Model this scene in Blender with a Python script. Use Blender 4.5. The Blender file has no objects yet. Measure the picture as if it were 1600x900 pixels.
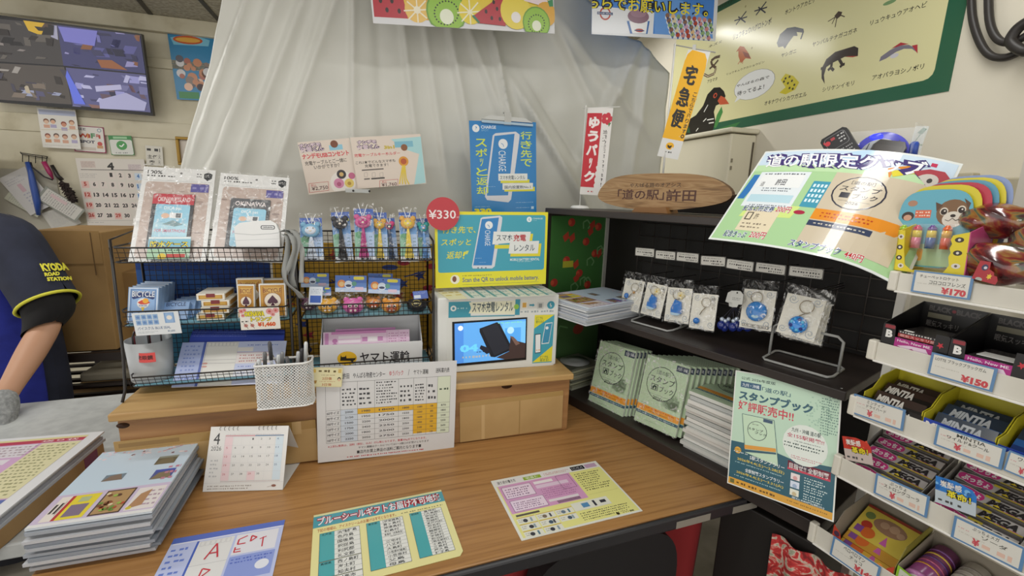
import bpy, math, random
import numpy as np
from mathutils import Vector, Matrix
SC = bpy.context.scene
COL = SC.collection
# ---------------------------------------------------------------- camera, world, lights, exposure
F, PITCH, ROLL, EYE = 710.0, .197, .033, .715       # eye height is measured from the counter top (z = 0)
def _rot():
    cp, sp, cr, sr = math.cos(PITCH), math.sin(PITCH), math.cos(ROLL), math.sin(ROLL)
    r = np.array([1, 0, 0.]); f = np.array([0, cp, -sp]); u = np.array([0, sp, cp])
    return np.array([cr*r+sr*u, -sr*r+cr*u, f])
RC = _rot(); EYEP = np.array([0, 0, EYE])
cam = bpy.data.cameras.new('camera'); cam.lens = F/1600*36; cam.sensor_width = 36; cam.clip_start = .02
camo = bpy.data.objects.new('camera', cam); COL.objects.link(camo)
m = Matrix.Identity(4)
for i in range(3):
    m[i][0] = RC[0][i]; m[i][1] = RC[1][i]; m[i][2] = -RC[2][i]
m.translation = Vector(EYEP)
camo.matrix_world = m
SC.camera = camo
w = bpy.data.worlds.new('world'); SC.world = w; w.use_nodes = True
w.node_tree.nodes['Background'].inputs[0].default_value = (1, .97, .92, 1)
w.node_tree.nodes['Background'].inputs[1].default_value = 1.0
SC.view_settings.view_transform = 'Standard'; SC.view_settings.look = 'None'
SC.view_settings.exposure = 0.42; SC.view_settings.gamma = 1.0; SC.view_settings.use_curve_mapping = False
def lamp(x, y, z, sx, sy, p, yaw=0):                # a fluorescent tube fitting in the ceiling
    l = bpy.data.lights.new('ceiling_tube', 'AREA'); l.shape = 'RECTANGLE'; l.size = sx; l.size_y = sy; l.energy = p; l.color = (1, .985, .95)
    o = bpy.data.objects.new('ceiling_tube', l); COL.objects.link(o); o.location = (x, y, z); o.rotation_euler = (0, 0, math.radians(yaw))
lamp(.46, .83, 1.6, 1.2, .14, 5.5, 28)
lamp(-.8, .35, 1.6, 1.2, .14, 7, 17)
lamp(-2.3, 1.3, 1.62, 1.2, .12, 11, 17)
lamp(-.1, 2.3, 1.62, 1.4, .12, 9, 17)
lamp(.5, -1.2, 1.6, 1.2, .12, 10, 17)
# ---------------------------------------------------------------- geometry helpers
V3 = lambda *a: np.array(a, float)
def ray(x, y): return RC.T @ V3((x-800)/F, -(y-450)/F, 1)
def onz(x, y, z=0.):
    d = ray(x, y); return EYEP + d*((z-EYE)/d[2])
class Plane:                                         # a facing plane: u runs right, v runs up, n points away
    def __init__(s, yaw, pt, tilt=0.):
        a, t = math.radians(yaw), math.radians(tilt)
        s.yaw = yaw; s.o = np.array(pt, float)
        s.u = V3(math.cos(a), math.sin(a), 0); h = V3(-math.sin(a), math.cos(a), 0)
        s.v = math.sin(t)*h + V3(0, 0, math.cos(t)); s.n = np.cross(s.v, s.u)*1.0
        s.n = math.cos(t)*h - V3(0, 0, math.sin(t)); s.h = h
    def hit(s, x, y, w=0.):
        d = ray(x, y); o = s.o + s.n*w
        return EYEP + d*(((o-EYEP)@s.n)/(d@s.n))
    def at(s, u, w, z): return s.o + s.u*u + s.h*w + V3(0, 0, z-s.o[2])      # for upright planes
    def uvz(s, x, y, w=0.):
        q = s.hit(x, y, w); return (q-s.o)@s.u, q[2]
    def moved(s, w, tilt=0., z=None, yaw=None):
        p = s.o + s.n*w
        return Plane(s.yaw if yaw is None else yaw, p, tilt)
def lean(pl, x, y, w, tilt, yaw=None):               # a leaning plane through the point seen at (x, y) at depth w of plane pl
    return Plane(pl.yaw if yaw is None else yaw, pl.hit(x, y, w), tilt)
FLOOR = -.72
RI = Plane(17.2, onz(650, 701))                      # front of the wooden riser
SH = Plane(-53, onz(1000, 692))                      # front of the black shelf
RK = Plane(-65, SH.hit(1310, 700, -.02))             # front of the candy rack
WB = Plane(17.2, EYEP + ray(170, 300)*2.7)           # back wall
WR = Plane(-73, (1.14, 1.5, 0))                      # right wall
TP = Plane(17.2, RI.o + RI.n*.53)                    # white sheet
# ---------------------------------------------------------------- materials
_M = {}
def lin(h):
    h = h.lstrip('#'); h = h if len(h) == 6 else ''.join(q*2 for q in h); c = [int(h[i:i+2], 16)/255 for i in (0, 2, 4)]
    return tuple(((x+.055)/1.055)**2.4 if x > .04045 else x/12.92 for x in c) + (1,)
def mat(col, rough=.55, metal=0., alpha=1., spec=.5, emit=0., coat=0.):
    k = (col, rough, metal, alpha, spec, emit, coat)
    if k in _M: return _M[k]
    M = bpy.data.materials.new('paint_' + col.lstrip('#')); M.use_nodes = True
    b = M.node_tree.nodes['Principled BSDF']; c = lin(col)
    b.inputs['Base Color'].default_value = c; b.inputs['Roughness'].default_value = rough; b.inputs['Metallic'].default_value = metal
    b.inputs['Alpha'].default_value = alpha; b.inputs['Specular IOR Level'].default_value = spec
    if coat: b.inputs['Coat Weight'].default_value = coat; b.inputs['Coat Roughness'].default_value = .08
    if emit: b.inputs['Emission Color'].default_value = c; b.inputs['Emission Strength'].default_value = emit
    _M[k] = M; return M
def nodemat(name, build):
    if name in _M: return _M[name]
    M = bpy.data.materials.new(name); M.use_nodes = True; nt = M.node_tree
    build(nt, nt.nodes['Principled BSDF']); _M[name] = M; return M
def ramp(nt, src, stops):
    r = nt.nodes.new('ShaderNodeValToRGB'); e = r.color_ramp.elements
    while len(e) < len(stops): e.new(.5)
    for i, (p, c) in enumerate(stops): e[i].position = p; e[i].color = lin(c)
    nt.links.new(src, r.inputs[0]); return r
def noise_mat(name, stops, scale, rough=.6, stretch=(1, 1, 1), yaw=0, bump=0., detail=6, dist=0., spec=.5, coat=0., wave=False):
    def b(nt, p):
        tc = nt.nodes.new('ShaderNodeTexCoord'); mp = nt.nodes.new('ShaderNodeMapping')
        mp.vector_type = 'TEXTURE'
        mp.inputs['Rotation'].default_value = (0, 0, math.radians(yaw)); mp.inputs['Scale'].default_value = tuple(1/s for s in stretch)
        nt.links.new(tc.outputs['Object'], mp.inputs[0])
        if wave:
            n = nt.nodes.new('ShaderNodeTexWave'); n.wave_type = 'BANDS'; n.bands_direction = 'Y'
            n.inputs['Scale'].default_value = scale; n.inputs['Distortion'].default_value = dist; n.inputs['Detail'].default_value = 3; n.inputs['Detail Scale'].default_value = 1.2
            o = n.outputs['Color']
        else:
            n = nt.nodes.new('ShaderNodeTexNoise'); n.inputs['Scale'].default_value = scale; n.inputs['Detail'].default_value = detail; n.inputs['Distortion'].default_value = dist
            o = n.outputs['Fac']
        nt.links.new(mp.outputs[0], n.inputs['Vector'])
        r = ramp(nt, o, stops); nt.links.new(r.outputs[0], p.inputs['Base Color'])
        p.inputs['Roughness'].default_value = rough; p.inputs['Specular IOR Level'].default_value = spec
        if coat: p.inputs['Coat Weight'].default_value = coat; p.inputs['Coat Roughness'].default_value = .1
        if bump:
            bm = nt.nodes.new('ShaderNodeBump'); bm.inputs['Strength'].default_value = bump; bm.inputs['Distance'].default_value = .004
            nt.links.new(o, bm.inputs['Height']); nt.links.new(bm.outputs[0], p.inputs['Normal'])
    return nodemat(name, b)
def plastic_bag(nt, p):                              # clear crinkled film
    p.inputs['Base Color'].default_value = (.95, .95, .95, 1); p.inputs['Roughness'].default_value = .12
    p.inputs['Alpha'].default_value = .16; p.inputs['Specular IOR Level'].default_value = 1.0
    n = nt.nodes.new('ShaderNodeTexNoise'); n.inputs['Scale'].default_value = 45; n.inputs['Detail'].default_value = 2
    tc = nt.nodes.new('ShaderNodeTexCoord'); nt.links.new(tc.outputs['Object'], n.inputs['Vector'])
    bm = nt.nodes.new('ShaderNodeBump'); bm.inputs['Strength'].default_value = .9; bm.inputs['Distance'].default_value = .012
    nt.links.new(n.outputs['Fac'], bm.inputs['Height']); nt.links.new(bm.outputs[0], p.inputs['Normal'])
    c = nt.nodes.new('ShaderNodeTexNoise'); c.inputs['Scale'].default_value = 60; c.inputs['Distortion'].default_value = 1.5
    nt.links.new(tc.outputs['Object'], c.inputs['Vector'])
    r = ramp(nt, c.outputs['Fac'], [(.46, '#1c1c1c'), (.6, '#6a6a6a'), (.72, '#d0d0d0')]); nt.links.new(r.outputs[0], p.inputs['Alpha'])
BAG = nodemat('clear_film', plastic_bag)
CLEAR = mat('#f4f8f8', .08, alpha=.14, spec=.9)
BLACKWIRE = mat('#1c1714', .4); 
WHITE = '#e6e6e2'
# ---------------------------------------------------------------- mesh building
def tag(o, label=None, cat=None, group=None, kind=None):
    if label: o['label'] = label
    if cat: o['category'] = cat
    if group: o['group'] = group
    if kind: o['kind'] = kind
    return o
def empty(name, loc, label, cat, group=None):
    o = bpy.data.objects.new(name, None); COL.objects.link(o); o.location = Vector(loc); o.empty_display_size = .02
    return tag(o, label, cat, group)
class MB:
    def __init__(s): s.v = []; s.f = []; s.m = []; s.mats = []; s.sm = []
    def mi(s, M):
        if isinstance(M, str): M = mat(M)
        if M not in s.mats: s.mats.append(M)
        return s.mats.index(M)
    def add(s, verts, faces, M, smooth=False):
        b = len(s.v); i = s.mi(M); s.v += [tuple(map(float, q)) for q in verts]
        for f in faces: s.f.append(tuple(b+k for k in f)); s.m.append(i); s.sm.append(smooth)
        return s
    def box(s, o, ax, ay, az, M):                     # corner o, three edge vectors
        o, ax, ay, az = map(np.asarray, (o, ax, ay, az))
        p = [o+i*ax+j*ay+k*az for k in (0, 1) for j in (0, 1) for i in (0, 1)]
        f = [(0, 2, 3, 1), (4, 5, 7, 6), (0, 1, 5, 4), (2, 6, 7, 3), (0, 4, 6, 2), (1, 3, 7, 5)]
        if np.dot(np.cross(ax, ay), az) < 0: f = [q[::-1] for q in f]
        return s.add(p, f, M)
    def pbox(s, pl, u0, u1, w0, w1, z0, z1, M):       # box in an upright plane's frame
        return s.box(pl.at(u0, w0, z0), pl.u*(u1-u0), pl.h*(w1-w0), V3(0, 0, z1-z0), M)
    def tube(s, pts, r, M, n=6, closed=False, cap=True):
        pts = [np.asarray(p, float) for p in pts]; N = len(pts); rr = r if hasattr(r, '__len__') else [r]*N
        vs = []; up = V3(.31, .17, .93); prev = None
        for i, p in enumerate(pts):
            a = pts[(i-1) % N] if (i > 0 or closed) else p; b = pts[(i+1) % N] if (i < N-1 or closed) else p
            t = b-a; t = t/(np.linalg.norm(t)+1e-12)
            x = np.cross(t, up) if prev is None else prev - t*(prev@t)
            if np.linalg.norm(x) < 1e-4: x = np.cross(t, V3(1, 0, 0))
            x /= np.linalg.norm(x); prev = x; y = np.cross(t, x)
            vs += [p + rr[i]*(math.cos(2*math.pi*k/n)*x + math.sin(2*math.pi*k/n)*y) for k in range(n)]
        fs = []
        for i in range(N if closed else N-1):
            j = (i+1) % N
            fs += [(i*n+k, i*n+(k+1) % n, j*n+(k+1) % n, j*n+k) for k in range(n)]
        if cap and not closed: fs += [tuple(range(n))[::-1], tuple((N-1)*n+k for k in range(n))]
        return s.add(vs, fs, M, n > 4)
    def lathe(s, o, prof, M, n=20, ax=None, ay=None, az=None):   # prof: (radius, height) pairs
        ax = V3(1, 0, 0) if ax is None else np.asarray(ax); ay = V3(0, 1, 0) if ay is None else np.asarray(ay); az = V3(0, 0, 1) if az is None else np.asarray(az)
        vs = [np.asarray(o)+r*(math.cos(2*math.pi*k/n)*ax+math.sin(2*math.pi*k/n)*ay)+h*az for r, h in prof for k in range(n)]
        fs = [(i*n+k, i*n+(k+1) % n, (i+1)*n+(k+1) % n, (i+1)*n+k) for i in range(len(prof)-1) for k in range(n)]
        fs += [tuple(range(n))[::-1], tuple((len(prof)-1)*n+k for k in range(n))]
        return s.add(vs, fs, M, True)
    def prism(s, pts, d, M, back=None):                # outline extruded along vector d
        pts = [np.asarray(p, float) for p in pts]; n = len(pts); d = np.asarray(d)
        s.add(pts, [tuple(range(n))], M); s.add([p+d for p in pts], [tuple(range(n))[::-1]], back or M)
        return s.add(pts+[p+d for p in pts], [((i+1) % n, i, n+i, n+(i+1) % n) for i in range(n)], back or M)
    def ball(s, c, r, M, nu=14, nv=8, ax=None):        # r: one radius or three along ax rows
        r = (r, r, r) if not hasattr(r, '__len__') else r; A = np.eye(3) if ax is None else np.asarray(ax)
        vs = [np.asarray(c)+(math.sin(math.pi*j/nv)*math.cos(2*math.pi*i/nu)*r[0])*A[0]+(math.sin(math.pi*j/nv)*math.sin(2*math.pi*i/nu)*r[1])*A[1]+(math.cos(math.pi*j/nv)*r[2])*A[2] for j in range(nv+1) for i in range(nu)]
        fs = [(j*nu+i, (j+1)*nu+i, (j+1)*nu+(i+1) % nu, j*nu+(i+1) % nu) for j in range(nv) for i in range(nu)]
        return s.add(vs, fs, M, True)
    def grid(s, fn, nu, nv, M, smooth=True, back=None):
        vs = [fn(i/nu, j/nv) for j in range(nv+1) for i in range(nu+1)]
        fs = [(j*(nu+1)+i, j*(nu+1)+i+1, (j+1)*(nu+1)+i+1, (j+1)*(nu+1)+i) for j in range(nv) for i in range(nu)]
        return s.add(vs, fs, M, smooth)
    def build(s, name, parent=None, label=None, cat=None, group=None, kind=None, bevel=0., sub=0, solid=0.):
        if parent is not None: c = np.array(parent.location if parent.parent is None else parent.parent.location + parent.location)
        else:
            a = np.array(s.v); c = (a.min(0)+a.max(0))/2; c[2] = a[:, 2].min()
        me = bpy.data.meshes.new(name); me.from_pydata([tuple(np.array(q)-c) for q in s.v], [], s.f)
        for M in s.mats: me.materials.append(M)
        me.polygons.foreach_set('material_index', s.m); me.polygons.foreach_set('use_smooth', s.sm); me.update()
        o = bpy.data.objects.new(name, me); COL.objects.link(o)
        if parent is not None:
            o.parent = parent
        else: o.location = Vector(c)
        if solid: md = o.modifiers.new('thickness', 'SOLIDIFY'); md.thickness = solid; md.offset = 0
        if bevel: md = o.modifiers.new('edge', 'BEVEL'); md.width = bevel; md.segments = 2; md.limit_method = 'ANGLE'
        if sub: md = o.modifiers.new('smooth', 'SUBSURF'); md.levels = sub; md.render_levels = sub
        return tag(o, label, cat, group, kind)
# ---------------------------------------------------------------- printed sheets
_T = {}
def text_mesh(s, bold=0.):
    if bold > .02 and bold < .045 or (bold and any(ord(q) > 0x4e00 for q in s)): bold = min(bold, .012 if bold < .045 else .018) if bold < .07 else bold
    k = (s, bold)
    if k not in _T:
        c = bpy.data.curves.new('t', 'FONT'); c.body = s; c.resolution_u = 2; c.offset = bold
        o = bpy.data.objects.new('t', c); me = o.to_mesh()
        v = np.array([(q.co.x, q.co.y) for q in me.vertices]).reshape(-1, 2); f = [tuple(p.vertices) for p in me.polygons]
        o.to_mesh_clear(); bpy.data.objects.remove(o); bpy.data.curves.remove(c)
        if len(v): lo, hi = v.min(0), v.max(0); v = (v-lo)/np.maximum(hi-lo, 1e-6); v[:, 1] = 1-v[:, 1]; asp = (hi-lo)[0]/max((hi-lo)[1], 1e-6)
        else: asp = 1
        _T[k] = (v, f, asp)
    return _T[k]
def homog(src, dst):
    A = []
    for (x, y), (u, v) in zip(src, dst):
        A.append([x, y, 1, 0, 0, 0, -u*x, -u*y, -u]); A.append([0, 0, 0, x, y, 1, -v*x, -v*y, -v])
    return np.linalg.svd(np.array(A))[2][-1].reshape(3, 3)
EPS = .00012
class Sheet:
    """A flat printed thing on a plane; artwork is given in the coordinates of a reading grid (z) and stored in the sheet's own units."""
    def __init__(s, pl, w, c, col=WHITE, th=.0006, rough=.5, size=None, bend=None, nb=1, z=None, sq=True):
        s.zc = z or (0, 0, 1); s.sl = 0.
        c = [s.pxy(q) for q in c]
        P = [onz(x, y, w) for x, y in c] if pl is None else [pl.hit(x, y, w) for x, y in c]
        s.hh = homog(c, [(0, 0), (1, 0), (1, 1), (0, 1)])
        ux = (P[1]-P[0])+(P[2]-P[3]); vy = (P[3]-P[0])+(P[2]-P[1])
        W, H = np.linalg.norm(ux)/2, np.linalg.norm(vy)/2; ux /= 2*W; vy = vy-ux*(vy@ux); vy /= np.linalg.norm(vy)
        if size: W, H = size
        s.W, s.H, s.ux, s.vy = W, H, ux, vy; s.nf = np.cross(vy, ux)          # towards the viewer
        s.o = sum(P)/4 - ux*W/2 - vy*H/2
        s.bend = bend; s.th = th; s.rough = rough; s.col = col; s.el = []; s.bb = []; s.nb = nb
    def pxy(s, q): return (s.zc[0]+q[0]/s.zc[2], s.zc[1]+q[1]/s.zc[2])
    def z(s, ox, oy, k): s.zc = (ox, oy, k); return s
    def unit(s): s.zc = None; return s                # coordinates become 0..1 of the sheet
    def loc(s, q):
        if s.zc is None: return np.array(q, float)
        x, y = s.pxy(q); r = s.hh @ V3(x, y, 1); return r[:2]/r[2]
    def P(s, st, d=0.):
        a, b = st; q = s.o + s.ux*a*s.W + s.vy*b*s.H + s.nf*d
        if s.bend is not None: q = q + s.nf*s.bend(a, b)
        return q
    def raw(s, vs, fs, col, rough=None, lay=None, **k):
        vs = np.asarray(vs, float).reshape(-1, 2); lo, hi = vs.min(0), vs.max(0)
        if hi[0] < 0 or hi[1] < 0 or lo[0] > 1 or lo[1] > 1: return s
        if lay is None:
            lay = 1+max([l for (a, b, l) in s.bb if a[0] < hi[0] and b[0] > lo[0] and a[1] < hi[1] and b[1] > lo[1]], default=0)
        s.bb.append((lo, hi, lay)); s.el.append((np.clip(vs, 0, 1), fs, mat(col, s.rough if rough is None else rough, **k) if isinstance(col, str) else col, lay)); return s
    def R(s, x0, y0, x1, y1, col, r=0., **k):         # rectangle, r = corner radius as a share of the short side
        a = s.loc((x0, y0)); b = s.loc((x1, y1+s.sl*(x1-x0))); lo, hi = np.minimum(a, b), np.maximum(a, b)
        if not r: return s.raw([lo, (hi[0], lo[1]), hi, (lo[0], hi[1])], [(0, 1, 2, 3)], col, **k)
        rad = r*min((hi-lo)*[s.W, s.H]); rx, ry = rad/s.W, rad/s.H; pts = []
        for cx, cy, a0 in ((hi[0]-rx, lo[1]+ry, -90), (hi[0]-rx, hi[1]-ry, 0), (lo[0]+rx, hi[1]-ry, 90), (lo[0]+rx, lo[1]+ry, 180)):
            pts += [(cx+rx*math.cos(math.radians(a0+t)), cy+ry*math.sin(math.radians(a0+t))) for t in (0, 30, 60, 90)]
        return s.raw(pts, [tuple(range(16))], col, **k)
    def Y(s, pts, col, **k):                           # polygon
        return s.raw([s.loc(q) for q in pts], [tuple(range(len(pts)))], col, **k)
    def C(s, cx, cy, rx, col, ry=None, n=20, ring=0., **k):   # circle: rx in grid units along x, true circle on the sheet unless ry
        c = s.loc((cx, cy)); e = s.loc((cx+rx, cy)); R = abs(e[0]-c[0])*s.W
        Ry = R if ry is None else abs(s.loc((cx, cy+ry))[1]-c[1])*s.H
        an = [2*math.pi*i/n for i in range(n)]
        ot = [(c[0]+R/s.W*math.cos(t), c[1]+Ry/s.H*math.sin(t)) for t in an]
        if not ring: return s.raw(ot, [tuple(range(n))], col, **k)
        g = 1-ring; inn = [(c[0]+g*R/s.W*math.cos(t), c[1]+g*Ry/s.H*math.sin(t)) for t in an]
        return s.raw(ot+inn, [(i, (i+1) % n, n+(i+1) % n, n+i) for i in range(n)], col, **k)
    def L(s, pts, t, col, **k):                        # polyline of thickness t metres
        q = [s.loc(p)*[s.W, s.H] for p in pts]
        for a, b in zip(q[:-1], q[1:]):
            d = b-a; n = np.array([-d[1], d[0]])/(np.linalg.norm(d)+1e-9)*t/2
            s.raw([(a+n)/[s.W, s.H], (b+n)/[s.W, s.H], (b-n)/[s.W, s.H], (a-n)/[s.W, s.H]], [(0, 1, 2, 3)], col, **k)
        return s
    def frame(s, x0, y0, x1, y1, t, col):
        d = s.sl*(x1-x0); return s.L([(x0, y0), (x1, y0+d), (x1, y1+d), (x0, y1), (x0, y0)], t, col)
    def T(s, txt, x0, y0, x1, y1, col, b=.0, fit=True, skew=0., vert=False, out=None, rot=0, **k):   # text filling the box between two corners
        a = s.loc((x0, y0)); c = s.loc((x1, y1+s.sl*(x1-x0))); lo, hi = np.minimum(a, c), np.maximum(a, c)
        if vert:
            n = len(txt); h = (hi[1]-lo[1])/n
            for i, ch in enumerate(txt):
                if ch == ' ': continue
                if ch in 'ー～': ch = '|'
                v, f, asp = text_mesh(ch, b)
                g = .08*h; w_ = hi[0]-lo[0]; m_ = .35*w_ if ch in '!！|,、ッ' else 0
                s.raw(np.column_stack([lo[0]+m_+v[:, 0]*(w_-2*m_)+skew*(1-v[:, 1])*w_, lo[1]+i*h+g+v[:, 1]*(h-2*g)]), f, col, **k)
            return s
        v, f, asp = text_mesh(txt, b)
        if not len(v): return s
        if rot: v = np.column_stack([1-v[:, 1], v[:, 0]]); asp = 1/asp
        if not fit:                                    # keep the letters' proportions, centred in the box
            W, H = (hi-lo)*[s.W, s.H]; k_ = min(W/asp, H); dw, dh = k_*asp/s.W, k_/s.H
            lo, hi = (lo+hi)/2-[dw/2, dh/2], (lo+hi)/2+[dw/2, dh/2]
        vv = lo+v*(hi-lo)
        if skew: vv[:, 0] += skew*(1-v[:, 1])*(hi[1]-lo[1])*s.H/s.W
        if out:                                        # an outline: the same letters, fatter, underneath
            s.T(txt, x0, y0, x1, y1, out[0], b=b+out[1], skew=skew, grow=out[1], rot=rot) if False else s._outline(txt, lo, hi, out, b, skew, asp)
        return s.raw(vv, f, col, **k)
    def _outline(s, txt, lo, hi, out, b, skew, asp):
        v, f, a2 = text_mesh(txt, b+out[1]); d = (hi-lo); g = out[1]
        e = np.array([d[0]*g/max(asp, .2), d[1]*g])*.9
        vv = (lo-e)+v*(d+2*e)
        if skew: vv[:, 0] += skew*(1-v[:, 1])*(hi[1]-lo[1])*s.H/s.W
        s.raw(vv, f, out[0])
    def G(s, x0, y0, x1, y1, n, col, fill=.5, seed=1, ragged=.3, **kw):   # rows of print too small to read: broken strokes
        a = s.loc((x0, y0)); c = s.loc((x1, y1+s.sl*(x1-x0))); lo, hi = np.minimum(a, c), np.maximum(a, c); rn = random.Random(seed)
        h = (hi[1]-lo[1])/n; vs = []; fs = []
        for i in range(n):
            x = lo[0]; end = hi[0]-(hi[0]-lo[0])*ragged*rn.random()
            cw = min(h*fill*s.H/s.W*1.1, (hi[0]-lo[0])/3)
            while x < end:
                ww = cw*rn.uniform(.5, 1.0); y = lo[1]+i*h+h*(1-fill)/2; k = len(vs)
                yy = y+h*fill*rn.uniform(0, .25); y2 = y+h*fill*rn.uniform(.75, 1)
                vs += [(x, yy), (min(x+ww, hi[0]), yy), (min(x+ww, hi[0]), y2), (x, y2)]; fs.append((k, k+1, k+2, k+3)); x += cw*rn.choice((1.15, 1.15, 1.25, 1.7))
        return s.raw(vs, fs, col, **kw) if vs else s
    def build(s, name, label=None, cat=None, group=None, parent=None, kind=None, outline=None, back=None):
        mb = MB(); B = mat(s.col, s.rough) if isinstance(s.col, str) else s.col
        if outline is not None:
            mb.prism([s.P(q) for q in outline], -s.nf*s.th, B, back)
        elif s.bend is None:
            mb.box(s.P((0, 0), -s.th), s.ux*s.W, s.vy*s.H, s.nf*s.th, B)
        else:
            nu, nv = (s.nb, s.nb) if not hasattr(s.nb, '__len__') else s.nb
            mb.grid(lambda a, b: s.P((a, b)), nu, nv, B); mb.grid(lambda a, b: s.P((1-a, b), -s.th), nu, nv, B)
        for vs, fs, M, lay in s.el:
            if s.bend is not None: vs, fs = s._split(vs, fs)
            mb.add([s.P(q, lay*EPS) for q in vs], fs, M)
        return mb.build(name, parent, label, cat, group, kind)
    def _split(s, vs, fs):                             # cut long polygons so that they follow a bent sheet
        nu, nv = (s.nb, s.nb) if not hasattr(s.nb, '__len__') else s.nb
        V = [tuple(q) for q in vs]; O = []
        for f in fs:
            P = [vs[i] for i in f]; a = np.array(P)
            cells = [P]
            for ax, n in ((0, nu), (1, nv)):
                lo, hi = a[:, ax].min(), a[:, ax].max(); out = []
                for poly in cells:
                    rest = poly
                    for k in range(int(lo*n)+1, int(hi*n-1e-6)+1):
                        A, Bp = _clip(rest, ax, k/n); 
                        if len(A) > 2: out.append(A)
                        rest = Bp
                        if len(rest) < 3: break
                    if len(rest) > 2: out.append(rest)
                cells = out
            for poly in cells:
                b = len(V); V += [tuple(q) for q in poly]; O.append(tuple(range(b, len(V))))
        return np.array(V), O
def _clip(poly, ax, t):
    A, B = [], []
    for p, q in zip(poly, list(poly[1:])+[poly[0]]):
        (A if p[ax] <= t else B).append(p)
        if (p[ax]-t)*(q[ax]-t) < 0:
            r = np.asarray(p)+(np.asarray(q)-np.asarray(p))*((t-p[ax])/(q[ax]-p[ax])); A.append(r); B.append(r)
    return A, B
def rbox(pl, u0, u1, w0, w1, z0, z1): return pl.at((u0+u1)/2, (w0+w1)/2, z0)
def pj(p):
    q = RC@(np.asarray(p, float)-EYEP); return (800+F*q[0]/q[2], 450-F*q[1]/q[2])
# ---------------------------------------------------------------- the room
PLASTER = noise_mat('old_plaster', [(.30, '#b3aa90'), (.40, '#cbc4ad'), (.6, '#d8d2bd'), (.8, '#d0c9b2')], 3.6, .85, bump=.15, detail=9)
PLASTER2 = noise_mat('right_plaster', [(.26, '#b8ae98'), (.38, '#d8d2c0'), (.7, '#dfd9c9')], 2.4, .85, bump=.08, detail=8)
TILEC = noise_mat('ceiling_board', [(.35, '#8f8a7c'), (.65, '#b0ab9c')], 60, .9, bump=.2)
CEIL = 1.66
mb = MB(); mb.box((-4.2, -2.6, FLOOR-.05), (7, 0, 0), (0, 7, 0), (0, 0, .05), noise_mat('floor_vinyl', [(.3, '#6d675d'), (.7, '#8c867a')], 8, .5)); mb.build('floor', kind='structure')
mb = MB(); mb.box((-4.2, -2.6, CEIL), (7, 0, 0), (0, 7, 0), (0, 0, .05), TILEC)
for px0, px1 in (((205, -14), (236, 24)), ((300, -14), (345, 36))):
    a = onz(*px0, CEIL-.004); b = onz(*px1, CEIL-.004); d = (b-a)/np.linalg.norm(b-a); n = np.cross(d, V3(0, 0, 1))
    mb.box(a-d*1.2-n*.012, d*2.2, n*.024, V3(0, 0, .003), '#3c3833')
mb.build('ceiling', kind='structure')
mb = MB(); mb.pbox(WB, -1.9, 3.2, 0, .1, FLOOR, CEIL, PLASTER); mb.build('wall_back', kind='structure')
mb = MB(); mb.pbox(WB, -1.9, 3.2, -.05, 0, CEIL-.085, CEIL, PLASTER); mb.build('trim_1', kind='structure', bevel=.006)
mb = MB(); mb.pbox(WB, .26, .62, -.02, 0, 1.385, 1.44, PLASTER); mb.build('trim_2', kind='structure', bevel=.004)
mb = MB(); mb.pbox(WB, -.6, .6, -.010, 0, .99, 1.085, PLASTER); mb.build('trim_3', kind='structure', bevel=.004)
mb = MB(); mb.pbox(WR, -1.75, 2.2, 0, .1, FLOOR, CEIL, PLASTER2); mb.build('wall_right', kind='structure')
# ---------------------------------------------------------------- counter, table, riser
OAK = noise_mat('counter_laminate', [(.25, '#7f5731'), (.42, '#9c7142'), (.58, '#aa7e4c'), (.8, '#8c6338')], 75, .34, (.035, 1, 1), 19, 0, 6, .5, .45)
CEDAR = noise_mat('cedar_board', [(.25, '#6f4c2b'), (.45, '#93693f'), (.65, '#a67c4e'), (.85, '#805a34')], 16, .5, (.09, 1, 1), 17.2, .05, 6, 1.2)
CEDART = noise_mat('cedar_top', [(.25, '#9c7644'), (.5, '#bd9a64'), (.8, '#ac8650')], 14, .5, (.08, 1, 1), 17.2, .05, 6, .8)
CARDB = noise_mat('cardboard', [(.3, '#97774a'), (.7, '#ab8a5c')], 5, .8, detail=10)
CARDB2 = noise_mat('cardboard_light', [(.3, '#a98856'), (.7, '#bf9f6c')], 5, .75, detail=10)
DK = Plane(20.4, onz(800, 875))
t = empty('counter_desk', DK.at(-.3, .4, FLOOR), 'long wood grain counter desk with black front edge and red cloth below', 'desk')
mb = MB(); mb.pbox(DK, -.86, .625, .012, .90, -.03, 0, OAK); mb.build('desktop', t, bevel=.002)
mb = MB(); mb.pbox(DK, -.86, .625, 0, .012, -.034, -.001, mat('#26262a', .4)); mb.build('edge_band', t, 'black rounded edge band', bevel=.005)
for u in (-.84, .52):
    mb = MB(); mb.pbox(DK, u, u+.05, .2, .88, FLOOR, -.03, mat('#2b2622', .6)); mb.build('leg_panel', t)
def redc(a, b):
    w_ = .10+.012*math.sin(a*38)+.03*b
    return DK.at(-.2+a*.80, w_, -.031-b*.6)
mb = MB(); mb.grid(redc, 60, 6, mat('#861c1f', .85)); tag(mb.build('cloth', solid=.002), 'plain red cloth hanging below the front edge of the counter desk', 'cloth')
tape = mat('#8f8a80', .35)
for a, b in (((1056, 829), (1108, 822)), ((1144, 806), (1182, 796))):
    u0 = DK.uvz(*a, -.001)[0]; u1 = DK.uvz(*b, -.001)[0]
    mb = MB(); mb.pbox(DK, u0, u1, -.0012, -.0005, -.03, -.012, tape); tag(mb.build('tape_strip'), ('longer' if a[0] < 1100 else 'shorter')+' strip of clear tape stuck on the black counter edge, '+('left' if a[0] < 1100 else 'right')+' one of two', 'tape')
t = empty('side_table', (-1.5, 1.1, FLOOR), 'pale grey topped work table left of the wooden riser', 'table')
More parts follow.
